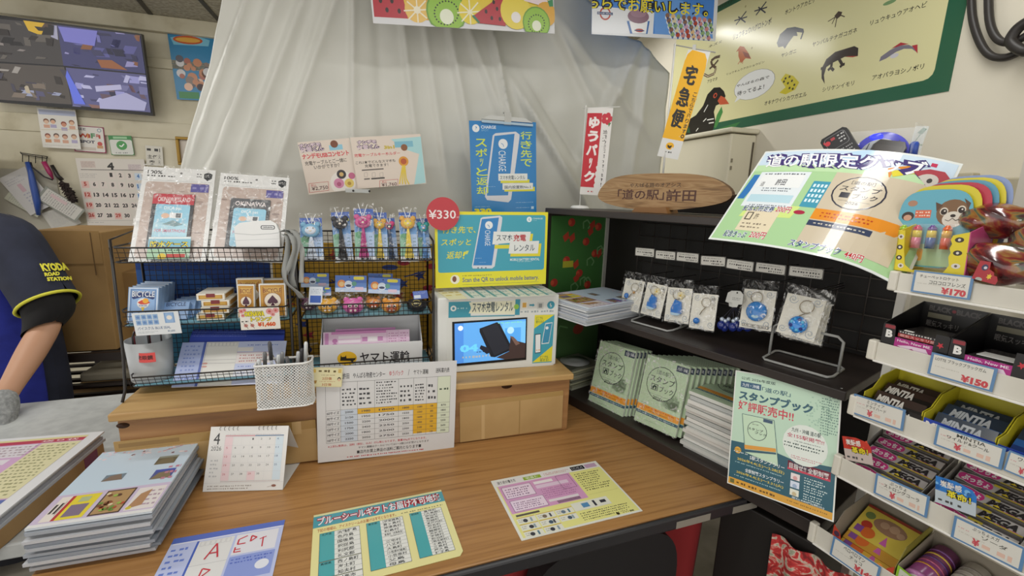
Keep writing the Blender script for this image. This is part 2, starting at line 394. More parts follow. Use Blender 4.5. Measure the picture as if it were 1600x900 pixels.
mb = MB(); mb.pbox(DK, -1.95, -.865, .35, 1.12, -.035, -.001, noise_mat('grey_laminate', [(.35, '#adb0b0'), (.65, '#bcbfbe')], 30, .4)); mb.build('tabletop', t, bevel=.004)
for u in (-1.93, -.91):
    for w_ in (.37, 1.06):
        mb = MB(); mb.pbox(DK, u, u+.04, w_, w_+.04, FLOOR, -.035, mat('#77797a', .4)); mb.build('leg', t)
t = empty('wooden_riser', RI.at(-.1, .15, 0), 'long knotty cedar box riser standing on the back of the counter', 'riser')
mb = MB(); mb.pbox(RI, -.690, .470, .0, .30, .0005, .168, CEDAR); mb.build('box', t, bevel=.003)
mb = MB(); mb.pbox(RI, -.703, .478, -.010, .31, .1705, .190, CEDART); mb.build('top_board', t, 'paler overhanging top board', bevel=.004)
for x, y, r in ((792, 603, .011), (745, 642, .006), (192, 665, .009)):
    mb = MB(); c = RI.hit(x, y, -.0004); mb.lathe(c, [(r, 0), (r*.6, -.0004)], mat('#4e2d14', .6), 14, RI.u*1.5, V3(0, 0, .8), -RI.n); mb.build('knot', t)
def flat(px, w, M, name, label, cat, th=.003, pl=RI, **k):
    s = Sheet(pl, w, px, M, th, **k); return s
s = flat([(719, 629), (880, 611), (878, 668), (718, 692)], -.004, CARDB2, '', '', '')
s.unit().R(0, .0, 1, .12, '#a98a55', rough=.25).R(.2, .12, .23, 1, '#c2a373').R(.56, .12, .57, 1, '#9c7d4b')
s.build('cardboard_panel', 'tan cardboard panel taped to the riser front, right of the price table', 'cardboard')
s = flat([(180, 692), (492, 655), (498, 719), (186, 760)], -.004, CARDB2, '', '', '')
s.unit().R(0, 0, 1, .2, '#a5844f', rough=.22).R(.3, .2, .32, 1, '#b7986a').R(.02, .05, .3, .14, '#8f6f41', rough=.2).R(.87, 0, .92, .3, '#c6a878', rough=.2)
s.build('cardboard_panel', 'tan cardboard panel taped to the riser front behind the desk calendar', 'cardboard')
# ---------------------------------------------------------------- white sheet
folds = [((430, 0), (330, 260), .05, .020), ((472, 0), (385, 230), .035, .016), ((522, 0), (440, 235), .035, .016), ((551, 0), (550, 230), .018, .012), ((590, 0), (600, 230), .05, -.006), ((630, 32), (652, 230), .022, .012), ((665, 40), (692, 230), .02, .010),
         ((700, 20), (737, 225), .026, .017), ((733, 40), (790, 190), .025, .014), ((770, 40), (800, 200), .018, .022), ((862, 20), (925, 150), .04, .016), ((900, 60), (1000, 190), .05, .014), ((990, 90), (930, 220), .06, .03), ((1010, 120), (985, 290), .05, .022), ((840, 190), (905, 300), .025, .03), ((860, 170), (960, 330), .03, -.015), ((480, 60), (425, 240), .03, .008), ((380, 0), (310, 200), .02, .012)]
FL = [(np.array(TP.uvz(*a)), np.array(TP.uvz(*b)), w_, h_) for a, b, w_, h_ in folds]
def interp(x, xs, ys): return float(np.interp(x, xs, ys))
rn = random.Random(4)
WR3 = [(rn.uniform(8, 40), rn.uniform(8, 30), rn.uniform(0, 6)) for _ in range(7)]
def tarp(a, b):
    y = interp(a, [0, .72, .80, 1], [-70, -70, -20, 112]); yb = 560
    y = y+(yb-y)*b
    xl = interp(y, [-70, 0, 100, 200, 260, 430, 560], [352, 341, 322, 292, 276, 262, 262]); xr = interp(y, [-70, 110, 270, 430, 560], [1050, 1052, 1038, 1020, 1005])
    x = xl+(xr-xl)*a; u, z = TP.uvz(x, y); d = 0
    for p, q, w_, h_ in FL:
        e = q-p; L = np.linalg.norm(e); e = e/L; r = V3(u, z)[:2]-p if False else np.array([u, z])-p
        s_ = r@e; k = (r[0]*e[1]-r[1]*e[0])/w_
        f = math.exp(-max(0, s_-L)**2/.01-max(0, -s_)**2/.02)
        d += 1.7*h_*f*(math.exp(-6*k*k) if k > 0 else math.exp(k*1.1))
    for f1, f2, ph in WR3: d += (.0012+.0022*max(0, a-.6))*math.sin(f1*u+ph+1.5*math.sin(f2*z))*math.cos(f2*z+f1*.3*u)
    return TP.at(u, -.9*d+.03, z)
mb = MB(); mb.grid(tarp, 190, 90, noise_mat('white_sheet', [(.3, '#c9c9c1'), (.7, '#d6d6cf')], 3, .42, spec=.45))
tag(mb.build('sheet_curtain', solid=.0012), 'large creased off-white plastic sheet hanging behind the wire racks', 'curtain')
# ---------------------------------------------------------------- black shelf
BLK = noise_mat('black_woodgrain', [(.3, '#231d1b'), (.7, '#372f2c')], 14, .38, (.06, 1, 1), -53, .03)
BLK2 = mat('#15110f', .6)
SU0, SU1, SD = -.487, .48, .33
t = empty('display_shelf', SH.at(.03, .16, 0), 'low black wood display shelf with three boards at the end of the counter', 'shelf')
for z0, z1, nm in ((0.0005, .034, 'base_board'), (.325, .346, 'middle_board'), (.662, .682, 'top_board')):
    mb = MB(); mb.pbox(SH, SU0, SU1-(.11 if nm == 'top_board' else 0), 0, SD, z0, z1, BLK); mb.build(nm, t, bevel=.002)
mb = MB(); mb.pbox(SH, SU0, SU1, SD-.012, SD, .034, .325, BLK2); mb.pbox(SH, SU0, SU1, SD-.012, SD, .346, .662, BLK2); mb.build('back_panel', t)
for u, nm in ((SU0, 'side_panel'),):
    mb = MB(); mb.pbox(SH, u, u+.018, .002, SD-.012, .034, .325, BLK); mb.pbox(SH, u, u+.018, .002, SD-.012, .346, .662, BLK); mb.build(nm, t)
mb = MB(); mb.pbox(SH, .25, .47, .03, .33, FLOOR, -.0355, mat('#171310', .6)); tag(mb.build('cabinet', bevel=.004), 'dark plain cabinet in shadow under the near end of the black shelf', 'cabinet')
mb = MB(); mb.pbox(SH, -.22, .10, SD-.035, SD-.014, .683, .745, mat('#1d1816', .6)); tag(mb.build('board', bevel=.002), 'narrow black board standing on the shelf top behind the oval wooden sign', 'board')
# wire grid on the back of the shelf
mb = MB(); g0, g1 = -.30, .47
for i in range(13): u = g0+(g1-g0)*i/12; mb.tube([SH.at(u, SD-.03, .36), SH.at(u, SD-.03, .64)], .0014, mat('#3a332f', .35), 5)
for i in range(7): z = .36+.28*i/6; mb.tube([SH.at(g0, SD-.028, z), SH.at(g1, SD-.028, z)], .0014, mat('#3a332f', .35), 5)
tag(mb.build('wire_grid'), 'black wire grid panel standing against the back of the black shelf', 'wire grid')
# ---------------------------------------------------------------- cream cabinet, wall box
CREAM = mat('#dad4be', .45)
t = empty('wall_cabinet', WR.at(-.66, -.06, .72), 'cream metal cabinet box fixed on the wall behind the oval sign', 'cabinet')
mb = MB(); mb.pbox(WR, -.98, -.497, -.13, 0, .62, 1.0, CREAM); mb.build('body', t, bevel=.008)
mb = MB(); mb.pbox(WR, -.99, -.485, -.145, 0, 1.003, 1.022, CREAM); mb.build('lid', t, 'overhanging cream lid', bevel=.006)
mb = MB(); mb.pbox(WR, -.4968, -.4945, -.02, -.012, .62, .97, mat('#5a5244', .6))
for z in (.90, .87): mb.pbox(WR, -.4968, -.4925, -.118, -.112, z-.015, z, mat('#8a8370', .4))
mb.build('hinge', t)
# ---------------------------------------------------------------- things on the back wall
Q = lambda x, y, d: EYEP+ray(x, y)*d
tvp = lean(WB, 120, 104, -.12, -7)
t = empty('wall_television', tvp.hit(100, 170), 'flat black television on the wall showing four surveillance camera views', 'television')
cor = [(-62, 15), (217, 53), (243, 181), (-16, 159)]
s = Sheet(tvp, -.001, cor, '#0b0a0d', .03, .25); s.build('housing', parent=t)
s = Sheet(tvp, -.0035, [(-56, 19), (215, 56), (240, 176), (-11, 156)], '#14131c', .001, .18)
s.zc = (0, 0, 4); E_ = dict(emit=.3)
rn = random.Random(11)
def scene(x0, y0, x1, y1, cols, n, rn=rn):
    for i in range(n):
        cx, cy = rn.uniform(x0+10, x1-30), rn.uniform(y0+10, y1-10); wd, ht = rn.uniform(20, 90), rn.uniform(12, 60); c = rn.choice(cols)
        sk = rn.uniform(-20, 30); X = lambda v: min(max(v, x0), x1); Y = lambda v: min(max(v, y0), y1)
        s.Y([(X(cx), Y(cy)), (X(cx+wd), Y(cy+8)), (X(cx+wd+sk), Y(cy+ht)), (X(cx+sk), Y(cy+ht-5))], c, lay=2+i % 24, **E_)
s.Y([(-240, 90), (345, 152), (405, 412), (-180, 372)], '#3d3a3a', **E_)
s.Y([(345, 152), (862, 215), (915, 462), (405, 412)], '#3b3c66', **E_)
s.Y([(-170, 385), (410, 420), (475, 655), (-60, 640)], '#4a4440', **E_)
s.Y([(420, 424), (918, 470), (955, 700), (480, 660)], '#52527c', **E_)
s.Y([(130, 120), (280, 145), (285, 235), (170, 190)], '#c9a32a', **E_)
s.Y([(290, 150), (345, 160), (360, 250), (290, 220)], '#9c9cb4', **E_)
scene(-180, 110, 330, 370, ['#5a5550', '#2a2524', '#7d7674', '#4b3a30', '#1c1a1c', '#6b6460'], 26)
scene(385, 190, 860, 420, ['#6a6aa6', '#2c2c4c', '#8a86b4', '#20203a', '#54548c', '#7c5138', '#39395a'], 30)
s.Y([(355, 165), (600, 195), (590, 290), (400, 260)], '#7474c0', **E_)
s.Y([(610, 375), (700, 378), (800, 440), (640, 425)], '#8a5636', **E_)
scene(-120, 400, 430, 630, ['#8f8a86', '#2d2826', '#6d6258', '#8a8fa8', '#3c3a48', '#a59a86', '#4c4a66'], 28)
scene(450, 450, 930, 680, ['#8c8cc0', '#3c3c60', '#5c4a58', '#a8a8cc', '#6a6a94', '#2c2c44', '#7b5a54'], 28)
s.Y([(610, 540), (765, 530), (775, 560), (620, 575)], '#a7a7c8', **E_)
s.Y([(430, 440), (560, 655), (490, 650), (425, 480)], '#5a6ad0', **E_)
s.Y([(640, 625), (800, 580), (930, 640), (920, 690), (650, 680)], '#9c9cc0', **E_)
s.build('screen', parent=t)
# taped laminated sheet
s = Sheet(WB, -.035, [(411, 122), (812, 148), (818, 553), (418, 530)], '#dcd9d2', .001, .12, z=(0, 150, 6.667))
s.R(425, 140, 805, 215, '#a9b0c8')
for x, y, c, k in ((490, 270, '#d9b79c', '#7a4a30'), (560, 270, '#d8a98c', '#4c3a34'), (670, 300, '#c98a6c', '#8a3a2a'), (755, 285, '#d8b090', '#8f5f48'), (485, 420, '#d8a484', '#7c3428'), (575, 420, '#d9b095', '#5a4038'), (665, 430, '#c99a80', '#7a4a3a'), (760, 430, '#cfa98c', '#8a6250')):
    s.C(x, y-10, 30, k); s.C(x, y, 24, c); s.R(x-32, y+25, x+32, y+62, rn.choice(['#5b7db0', '#c98c5c', '#cf9f86', '#a8a0c0']))
s.L([(425, 350), (815, 350)], .002, '#c9b88a'); s.G(440, 500, 800, 530, 2, '#8a7a6a')
for x0, y0 in ((485, 88), (665, 98)): s.R(x0, y0+32, x0+90, y0+50, '#bcb8ac')
s.build('notice', 'small laminated notice of cartoon people taped just under the television', 'notice')
for x0, y0 in ((485, 90), (668, 100)):
    k = Sheet(WB, -.036, [(x0, y0), (x0+90, y0+6), (x0+90, y0+46), (x0, y0+40)], '#a9a494', .0003, .3, z=(0, 150, 6.667)); k.build('tape', ('left' if x0 < 500 else 'right')+' strip of tape holding the cartoon notice under the television', 'tape')
s = Sheet(WB, -.0135, [(745, 300), (1082, 327), (1105, 598), (775, 575)], '#8e2f50', .001, .4, z=(0, 150, 6.667))
s.unit().R(.03, .03, .97, .965, '#dcd8d2', r=.05)
s.z(0, 150, 6.667).T('FREE', 770, 325, 895, 360, '#4a4a58', b=.03).T('Wi-Fi', 800, 385, 1050, 447, '#b0432c', b=.05).T('SPOT', 830, 455, 990, 498, '#4c4c5c', b=.05)
s.Y([(940, 388), (1000, 390), (1000, 445), (945, 442)], '#dcd8d2', lay=6).T('F', 945, 388, 995, 445, '#4e8a58', b=.05, lay=7).T('i', 905, 388, 925, 442, '#d08a3a', b=.06, lay=7)
s.C(1035, 360, 22, '#6a8aa0', ring=.3).C(1040, 500, 26, '#c4504a').R(1010, 515, 1075, 550, '#c89a70').R(800, 525, 1000, 570, '#c9c0b4')
s.build('sign', 'white free wireless sign with dark red border on the wall', 'sign')
s = Sheet(WB, -.0135, [(1125, 412), (1375, 415), (1392, 618), (1160, 612)], '#3f8a4c', .001, .4, z=(0, 150, 6.667))
s.unit().R(.02, .21, .985, .98, '#d7d9d3', r=.1).R(.2, .05, .8, .16, '#9cc79e').C(.52, .5, .23, '#4a9a55').Y([(.40, .68), (.46, .6), (.5, .71)], '#4a9a55')
s.L([(.42, .5), (.50, .57), (.63, .42)], .006, '#eef2ec').G(.2, .82, .82, .95, 1, '#8c9090')
s.build('sign', 'small white sign with green top and round green tick mark', 'sign')
s = Sheet(WB, -.0135, [(1510, 515), (1690, 525), (1705, 735), (1530, 715)], '#d5d2c8', .001, .5, z=(0, 150, 6.667))
s.z(200, 225, 4).G(915-800, 20, 1000-800, 55, 1, '#3a3a3a', fill=.8).T('主任', 915-800+5, 65, 985-800, 98, '#33302e', b=.02).G(990-800, 25, 1012-800, 125, 4, '#444', fill=.7) if False else s.z(0, 225, 4).G(915, 20, 1000, 55, 1, '#3a3a3a', fill=.8).T('主任', 920, 66, 985, 96, '#33302e', b=.02).T('奥', 930, 100, 972, 130, '#2a2826', b=.03).T('火', 988, 66, 1004, 96, '#33302e').T('元', 988, 104, 1004, 128, '#33302e')
s.build('name_card', 'white paper with handwritten names above the waterproof pouches', 'paper')
t = empty('picture_frame', WB.hit(300, 262, -.03), 'gold picture frame half hidden behind the white sheet', 'frame')
mb = MB(); a = WB.uvz(273, 213, -.03); b = WB.uvz(288, 258, -.03)
u0, z0, z1 = a[0], b[1]-.0, a[1]; u1 = u0+.30
for q in ((u0, u1, z1-.016, z1), (u0, u1, z0, z0+.016), (u0, u0+.016, z0+.016, z1-.016), (u1-.016, u1, z0+.016, z1-.016)):
    mb.pbox(WB, q[0], q[1], -.03, -.004, q[2], q[3], mat('#9a7a34', .35, .5))
mb.build('moulding', t, bevel=.003)
mb = MB(); mb.pbox(WB, u0+.016, u1-.016, -.012, -.006, z0+.016, z1-.016, mat('#cfc6bb', .3)); mb.build('picture', t)
s = Sheet(WB, -.02, [(268, 48), (338, 54), (331, 157), (282, 155)], '#2f86b8', .001, .3, size=(.235, .375))
s.unit().R(0, 0, 1, .06, '#1c5f92').Y([(.05, .1), (.5, .03), (.9, .1), (.85, .19), (.1, .2)], '#7ec3de').C(.42, .12, .32, '#c9582a', ry=.06).C(.42, .12, .27, '#e5b04a', ry=.035)
for i in range(26): a_, b_ = rn.uniform(.12, .9), rn.uniform(.36, .82); s.C(a_, b_, rn.uniform(.05, .11), rn.choice(['#d8d8dc', '#8a7a72', '#c98a66', '#5a5a66', '#e8c0a8', '#b06a5a']), lay=3+i % 8)
s.R(.06, .88, .5, .98, '#3f8a52').R(.52, .88, .94, .98, '#8aa8c0')
s.build('poster', 'blue comic style poster on the wall left of the white sheet', 'poster')
# wall calendar
s = Sheet(WB, -.0145, [(122, 248), (226, 248), (241, 357), (134, 357)], '#d8d2ca', .0012, .5)
s.z(0, 150, 6.667); s.R(860, 680, 1010, 745, '#cfc0b8').G(865, 685, 1010, 745, 5, '#a89894').R(1335, 705, 1480, 770, '#cfc4c4').G(1340, 708, 1480, 770, 5, '#a8989c')
s.T('4', 1120, 692, 1198, 762, '#2c2a28', b=.05).R(860, 762, 1505, 768, '#55504c').G(845, 800, 1020, 850, 3, '#b4b0ac')
s.z(0, 270, 6.667)
nums = [(1160, 15, 1), (1255, 18, 2), (1350, 22, 3), (1440, 25, 4), (893, 108, 5), (985, 110, 6), (1075, 112, 7), (1172, 115, 8), (1268, 118, 9), (1362, 122, 10), (1455, 130, 11), (910, 215, 12), (1000, 218, 13), (1095, 220, 14), (1187, 222, 15), (1280, 222, 16), (1372, 228, 17), (1462, 232, 18), (922, 323, 19), (1013, 325, 20), (1105, 327, 21), (1198, 330, 22), (1293, 332, 23), (1388, 332, 24), (1475, 334, 25), (935, 430, 26), (1025, 433, 27), (1120, 436, 28), (1213, 438, 29), (1308, 440, 30)]
for x, y, n in nums:
    red = n in (5, 12, 19, 26, 29); blue = n in (4, 11, 18, 25)
    s.R(x-40, y-30, x+42, y+40, '#dfb9b2' if red else '#c6d3e2' if blue else '#ddd3cd')
    h = 31 if n > 9 else 17; s.T(str(n), x-h, y-21, x+h, y+21, '#b8483c' if red else '#4a78b4' if blue else '#2e2c2c', b=.045)
s.R(880, 490, 1560, 494, '#b8b2ac').G(905, 500, 1060, 520, 1, '#b0aaa8')
s.build('wall_calendar', 'large April calendar with red Sundays hanging on the back wall', 'calendar')
# clip rail with hanging papers
t = empty('hook_rail', WB.hit(55, 245, -.02), 'small dark wire hook rail on the wall behind the worker', 'hook rail')
mb = MB(); g = lambda x, y, w_=-.02: WB.hit(x/6.667, 150+y/6.667, w_)
mb.tube([g(212, 592), g(495, 632)], .0025, BLACKWIRE); mb.tube([g(212, 582), g(225, 605), g(490, 650), g(495, 632)], .0025, BLACKWIRE)
for x in (235, 300, 370, 440, 487): mb.tube([g(x, 585+x*.1), g(x, 640+x*.1), g(x, 660+x*.1, -.05), g(x, 645+x*.1, -.055)], .002, BLACKWIRE)
mb.build('rail', t)
mb = MB(); mb.pbox(WB, -.60, -.235, -.012, -.002, .20, .78, mat('#a9a598', .7)); tag(mb.build('wall_board', bevel=.002), 'grey board on the wall behind the hanging papers', 'board')
mb = MB(); mb.pbox(WB, -.30, -.20, -.014, -.003, .18, .36, mat('#4d6b56', .6)); tag(mb.build('folder'), 'green folder edge low on the wall under the hanging papers', 'folder')
def hung(c, w, col, label, cat='paper', name='paper', fn=None):
    s = Sheet(WB, w, c, col, .002, .5, z=(0, 270, 6.667)); (fn or (lambda q: q.unit().G(.1, .08, .9, .8, 12, '#a8a6a6', ragged=.5)))(s); return s.build(name, label, cat)
hung([(400, 440), (700, 330), (860, 520), (600, 610)], -.03, '#bdbbb4', 'lowest grey-white sheet behind the other papers on the hook rail')
hung([(60, 260), (110, 170), (430, 420), (370, 470)], -.034, '#c4c6b4', 'pale green paper peeking out behind the left papers on the hook rail')
hung([(10, 40), (270, -60), (570, 310), (290, 470)], -.045, '#c9c7c6', 'large white document hanging under the blue strap', fn=lambda q: q.unit().R(.35, .28, .5, .48, '#c7aab2').G(.1, .1, .7, .26, 3, '#b0aeb4', seed=3).G(.3, .5, .9, .9, 5, '#a9aab8', ragged=.5))
hung([(470, 200), (570, 85), (800, 440), (690, 580)], -.06, '#8a8d85', 'clipboard sheet of printed rows hanging at the right of the papers', 'clipboard', 'clipboard', lambda q: q.unit().R(.08, .06, .94, .95, '#c6c4be').G(.14, .1, .88, .85, 14, '#8f8c8c', ragged=.1).R(.6, .2, .8, .6, '#c9b2b4'))
mb = MB(); h = lambda x, y, w_: WB.hit(x/6.667, 270+y/6.667, w_)
mb.tube([h(285, -110, -.055), h(320, 0, -.065), h(345, 120, -.068), h(385, 300, -.068), h(400, 440, -.06)], [.011, .013, .016, .016, .009], mat('#2f4f9c', .35)); tag(mb.build('strap'), 'long blue strap hanging from the hook rail over white documents', 'strap')
mb = MB(); mb.tube([h(320, -110, -.05), h(335, -60, -.055), h(460, 40, -.055), h(550, 75, -.055)], .004, mat('#29262a', .4)); tag(mb.build('loop'), 'thin black cord loop hanging from the hook rail', 'cord')
mb = MB(); mb.tube([h(455, -115, -.055), h(520, 0, -.055), h(555, 70, -.05)], [.012, .012, .003], mat('#a02a5c', .4)); tag(mb.build('ribbon'), 'magenta ribbon hanging from the right end of the hook rail', 'ribbon')
t = empty('hand_brush', h(700, 180, -.06), 'dark brown bristle hand brush hanging beside the wall calendar', 'brush')
mb = MB(); mb.tube([h(540, -80, -.06), h(600, 30, -.06), h(645, 75, -.06)], [.009, .011, .012], mat('#221d1c', .4)); mb.build('handle', t)
mb = MB(); bm = noise_mat('bristle', [(.4, '#2a2220'), (.7, '#4b3d38')], 90, .95, (.3, 1, 1), 40, 1.0)
A0, A1 = h(640, 85, -.06), h(770, 295, -.06); e = A1-A0; L_ = np.linalg.norm(e); e /= L_; nn = np.cross(e, WB.n)
for i in range(300):
    f_ = rn.random(); an = rn.uniform(0, 6.28); r0 = rn.uniform(.01, .034)*(1-.3*abs(f_-.5)*2); dv = math.cos(an)*nn+math.sin(an)*WB.n*.5; p = A0+e*L_*f_
    mb.tube([p, p+dv*r0+e*.012], [.004, .0022], bm, 4, cap=False)
mb.build('bristles', t)
# white shelf box and cables at the left edge
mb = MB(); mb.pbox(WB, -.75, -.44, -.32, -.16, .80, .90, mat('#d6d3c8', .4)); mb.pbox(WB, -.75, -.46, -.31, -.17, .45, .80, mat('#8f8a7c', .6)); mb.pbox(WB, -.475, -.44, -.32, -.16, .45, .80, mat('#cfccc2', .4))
tag(mb.build('wall_shelf', bevel=.003), 'white box shelf at the left edge of the back wall', 'shelf')
mb = MB(); mb.pbox(WB, -.66, -.36, -.30, -.20, .901, .935, mat('#232021', .4)); tag(mb.build('recorder', bevel=.004), 'flat black recorder box on top of the white wall shelf', 'recorder')
for i, (yy, nm) in enumerate(((.955, 'upper'), (.945, 'lower'))):
    mb = MB(); mb.tube([WB.at(-.7+.3*q+.02*i, -.27+.05*i-.02*math.sin(q*9+i), yy+.02*math.sin(q*7+2*i)*(1-q)) for q in np.linspace(0, 1.05, 14)], .006, mat('#1d1a1b', .4)); tag(mb.build('cable'), nm+' black cable looped over the recorder box at the left wall', 'cable')
# cardboard boxes and dark wire trolley behind the counter
BX = Plane(17.2, Q(150, 545, 1.95)); CB = noise_mat('carton', [(.3, '#8a6b40'), (.7, '#a1804f')], 4, .8, detail=10); dk = mat('#2a1f1a', .5)
zb = BX.uvz(150, 548)[1]; zt = BX.uvz(130, 363)[1]; u0 = BX.uvz(60, 545)[0]; u1 = BX.uvz(182, 536)[0]
t = empty('carton', BX.at((u0+u1)/2, .2, zb), 'large open brown carton standing behind the worker below the calendar', 'carton')
mb = MB(); mb.pbox(BX, u0, u1, 0, .4, zb, zt, CB); mb.build('body', t, bevel=.004)
mb = MB(); mb.pbox(BX, u0+.005, u1-.005, -.003, -.0005, zt-.13, zt+.006, CB)
mb.build('flap', t)
mb = MB(); a = BX.uvz(150, 430, -.004); mb.pbox(BX, a[0]-.001, a[0]+.002, -.0045, -.003, a[1], zt, mat('#5f4526', .8)); mb.build('seam', t)
BX2 = Plane(17.2, Q(215, 540, 2.1)); z2 = BX2.uvz(205, 545)[1]; z3 = BX2.uvz(215, 425)[1]; ua = BX2.uvz(192, 540)[0]
mb = MB(); mb.pbox(BX2, ua, ua+.3, 0, .3, z2, z3, CB); tag(mb.build('carton', bevel=.004), 'smaller brown carton half hidden behind the left wire rack', 'carton')
t = empty('wire_trolley', BX.at(u0+.3, .2, FLOOR), 'dark metal slatted trolley carrying the cartons behind the counter', 'trolley')
for k, z_ in enumerate((zb-.003, zb-.14, zb-.21)):
    mb = MB(); mb.pbox(BX, u0-.05, u0+.85, -.03, -.005, z_-.035 if k == 0 else z_-.012, z_, dk)
    for i in range(5): mb.pbox(BX, u0-.05, u0+.85, .04+.1*i, .06+.1*i, z_-.012, z_, dk)
    mb.build('shelf', t)
for u in (u0-.05, u0+.82):
    for w_ in (-.03, .46): mb = MB(); mb.pbox(BX, u, u+.025, w_-.001, w_+.026, FLOOR, zb-.001, dk); mb.build('post', t)
mb = MB(); mb.pbox(BX, u0+.0, u0+.62, .02, .4, zb-.40, zb-.222, CB); tag(mb.build('carton', bevel=.004), 'brown carton on the floor level of the dark trolley under the slats', 'carton')
mb = MB(); mb.pbox(BX, u0+.12, u0+.42, .0, .3, zb-.139, zb-.10, mat('#8d8675', .7)); tag(mb.build('packing_pad', bevel=.01), 'grey packing pad lying on the slats of the dark trolley', 'pad')
# ---------------------------------------------------------------- the worker
t = empty('person', Q(-10, 640, 1.75), 'person in navy shirt with yellow sleeve print and blue apron reaching across the grey table', 'person')
t.location.z = FLOOR
SKIN = mat('#b98c6f', .55); NAVY = noise_mat('navy_cotton', [(.3, '#161a2b'), (.7, '#22273a')], 12, .9); 
def skin_mesh(pts, edges, M, name, parent, sub=2, root=0, **k):
    c = np.array(parent.location); me = bpy.data.meshes.new(name); me.from_pydata([tuple(np.array(p[0])-c) for p in pts], edges, []); me.materials.append(M)
    o = bpy.data.objects.new(name, me); COL.objects.link(o); o.parent = parent
    md = o.modifiers.new('skin', 'SKIN'); md.use_smooth_shade = True
    if not me.skin_vertices: me.attributes.new('skin', 'FLOAT', 'POINT') if False else None
    lay = me.skin_vertices[0] if me.skin_vertices else None
    if lay is None:
        bpy.context.view_layer.objects.active = o; bpy.ops.mesh.customdata_skin_add(); lay = me.skin_vertices[0]
    for i, p in enumerate(pts):
        r = p[1]; lay.data[i].radius = (r, r) if not hasattr(r, '__len__') else r
        lay.data[i].use_root = (i == root)
    sd = o.modifiers.new('smooth', 'SUBSURF'); sd.levels = sub; sd.render_levels = sub
    return tag(o, **k)
pel = Q(5, 660, 1.78)
pts = [(pel, .14), (Q(0, 540, 1.78), .14), (Q(-22, 420, 1.76), .15), (Q(-50, 345, 1.72), .07), (Q(-62, 318, 1.69), .052), (Q(-85, 285, 1.66), .075), (Q(-100, 245, 1.63), .09), (Q(-108, 212, 1.61), .055),
       (Q(6, 372, 1.66), .062), (Q(44, 430, 1.65), .052), (Q(77, 503, 1.625), .044), (Q(48, 552, 1.54), .043), (Q(12, 612, 1.43), .030), (Q(-4, 640, 1.40), .032),
       (Q(-70, 372, 1.9), .062), (Q(-90, 470, 1.85), .045), (Q(-110, 580, 1.65), .032), (Q(-120, 640, 1.5), .03),
       (pel+V3(.06, .08, -.45), .075), (pel+V3(.05, .1, -.88), .045), (pel+V3(-.04, .0, -.9), .035), (pel+V3(.0, -.06, -.45), .075), (pel+V3(.0, -.08, -.88), .045), (pel+V3(-.1, -.14, -.9), .035)]
ed = [(0, 1), (1, 2), (2, 3), (3, 4), (4, 5), (5, 6), (6, 7), (2, 8), (8, 9), (9, 10), (10, 11), (11, 12), (12, 13), (2, 14), (14, 15), (15, 16), (16, 17), (0, 18), (18, 19), (19, 20), (0, 21), (21, 22), (22, 23)]
skin_mesh(pts, ed, SKIN, 'body', t)
hd = Q(-98, 252, 1.63); mb = MB(); mb.ball(hd+V3(.02, .02, .03), (.115, .1, .125), mat('#1c1615', .7)); mb.build('hair', t)
mb = MB(); fx = V3(-.85, -.25, -.45); fx /= np.linalg.norm(fx)
def loft(rings, M, name, parent, n=28, a0=0., a1=2*math.pi, smooth=True, **k):
    mb = MB(); full = a1-a0 > 6.2; rows = []
    for c, rx, ry, ax, ay in rings: rows.append([np.asarray(c)+rx*math.cos(a)*ax+ry*math.sin(a)*ay for a in np.linspace(a0, a1, n+1)])
    vs = [p for r in rows for p in r]; m_ = n+1
    fs = [(j*m_+i, j*m_+i+1, (j+1)*m_+i+1, (j+1)*m_+i) for j in range(len(rows)-1) for i in range(n)]
    mb.add(vs, fs, M, True); return mb.build(name, parent, **k)
X, Yv, Zv = V3(1, 0, 0), V3(0, 1, 0), V3(0, 0, 1)
loft([(Q(-56, 328, 1.70), .065, .06, X, Yv), (Q(-48, 345, 1.72), .10, .10, X, Yv), (Q(-30, 372, 1.75), .15, .17, X, Yv), (Q(-15, 430, 1.77), .175, .17, X, Yv), (Q(-2, 520, 1.78), .19, .16, X, Yv), (Q(6, 600, 1.79), .222, .17, X, Yv), (Q(8, 690, 1.8), .235, .175, X, Yv)], NAVY, 'shirt', t, sub=1)
loft([(Q(5, 690, 1.8), .215, .165, X, Yv), (Q(5, 780, 1.8)-V3(0, 0, .2), .2, .15, X, Yv), (pel+V3(.02, 0, -.86), .15, .13, X, Yv)], mat('#1d1d24', .9), 'trousers', t, sub=1)
AX = Q(75, 476, 1.635)-Q(10, 355, 1.655); AX /= np.linalg.norm(AX); S1 = np.cross(AX, V3(0, 1, 0)); S1 /= np.linalg.norm(S1); S2 = np.cross(AX, S1)
sl = [(Q(-18, 350, 1.70), .075, .09), (Q(0, 362, 1.68), .095, .10), (Q(20, 388, 1.665), .096, .095), (Q(44, 423, 1.65), .091, .09), (Q(62, 452, 1.64), .090, .085), (Q(76, 475, 1.635), .092, .085)]
sleeve_r = [(c, a, b, S1, S2) for c, a, b in sl]; sleeve_r[-1] = (sl[-1][0], .092, .085, S1, S2)
sv = loft(sleeve_r, NAVY, 'sleeve', t, sub=1)
c, a, b, e1, e2 = sleeve_r[-1]
mb = MB(); mb.tube([c+1.0*a*math.cos(q)*e1+1.0*b*math.sin(q)*e2 for q in np.linspace(0, 6.283, 37)[:-1]], .0055, mat('#cfcb3c', .7), 6, closed=True); mb.build('hem_piping', t, 'yellow hem piping')
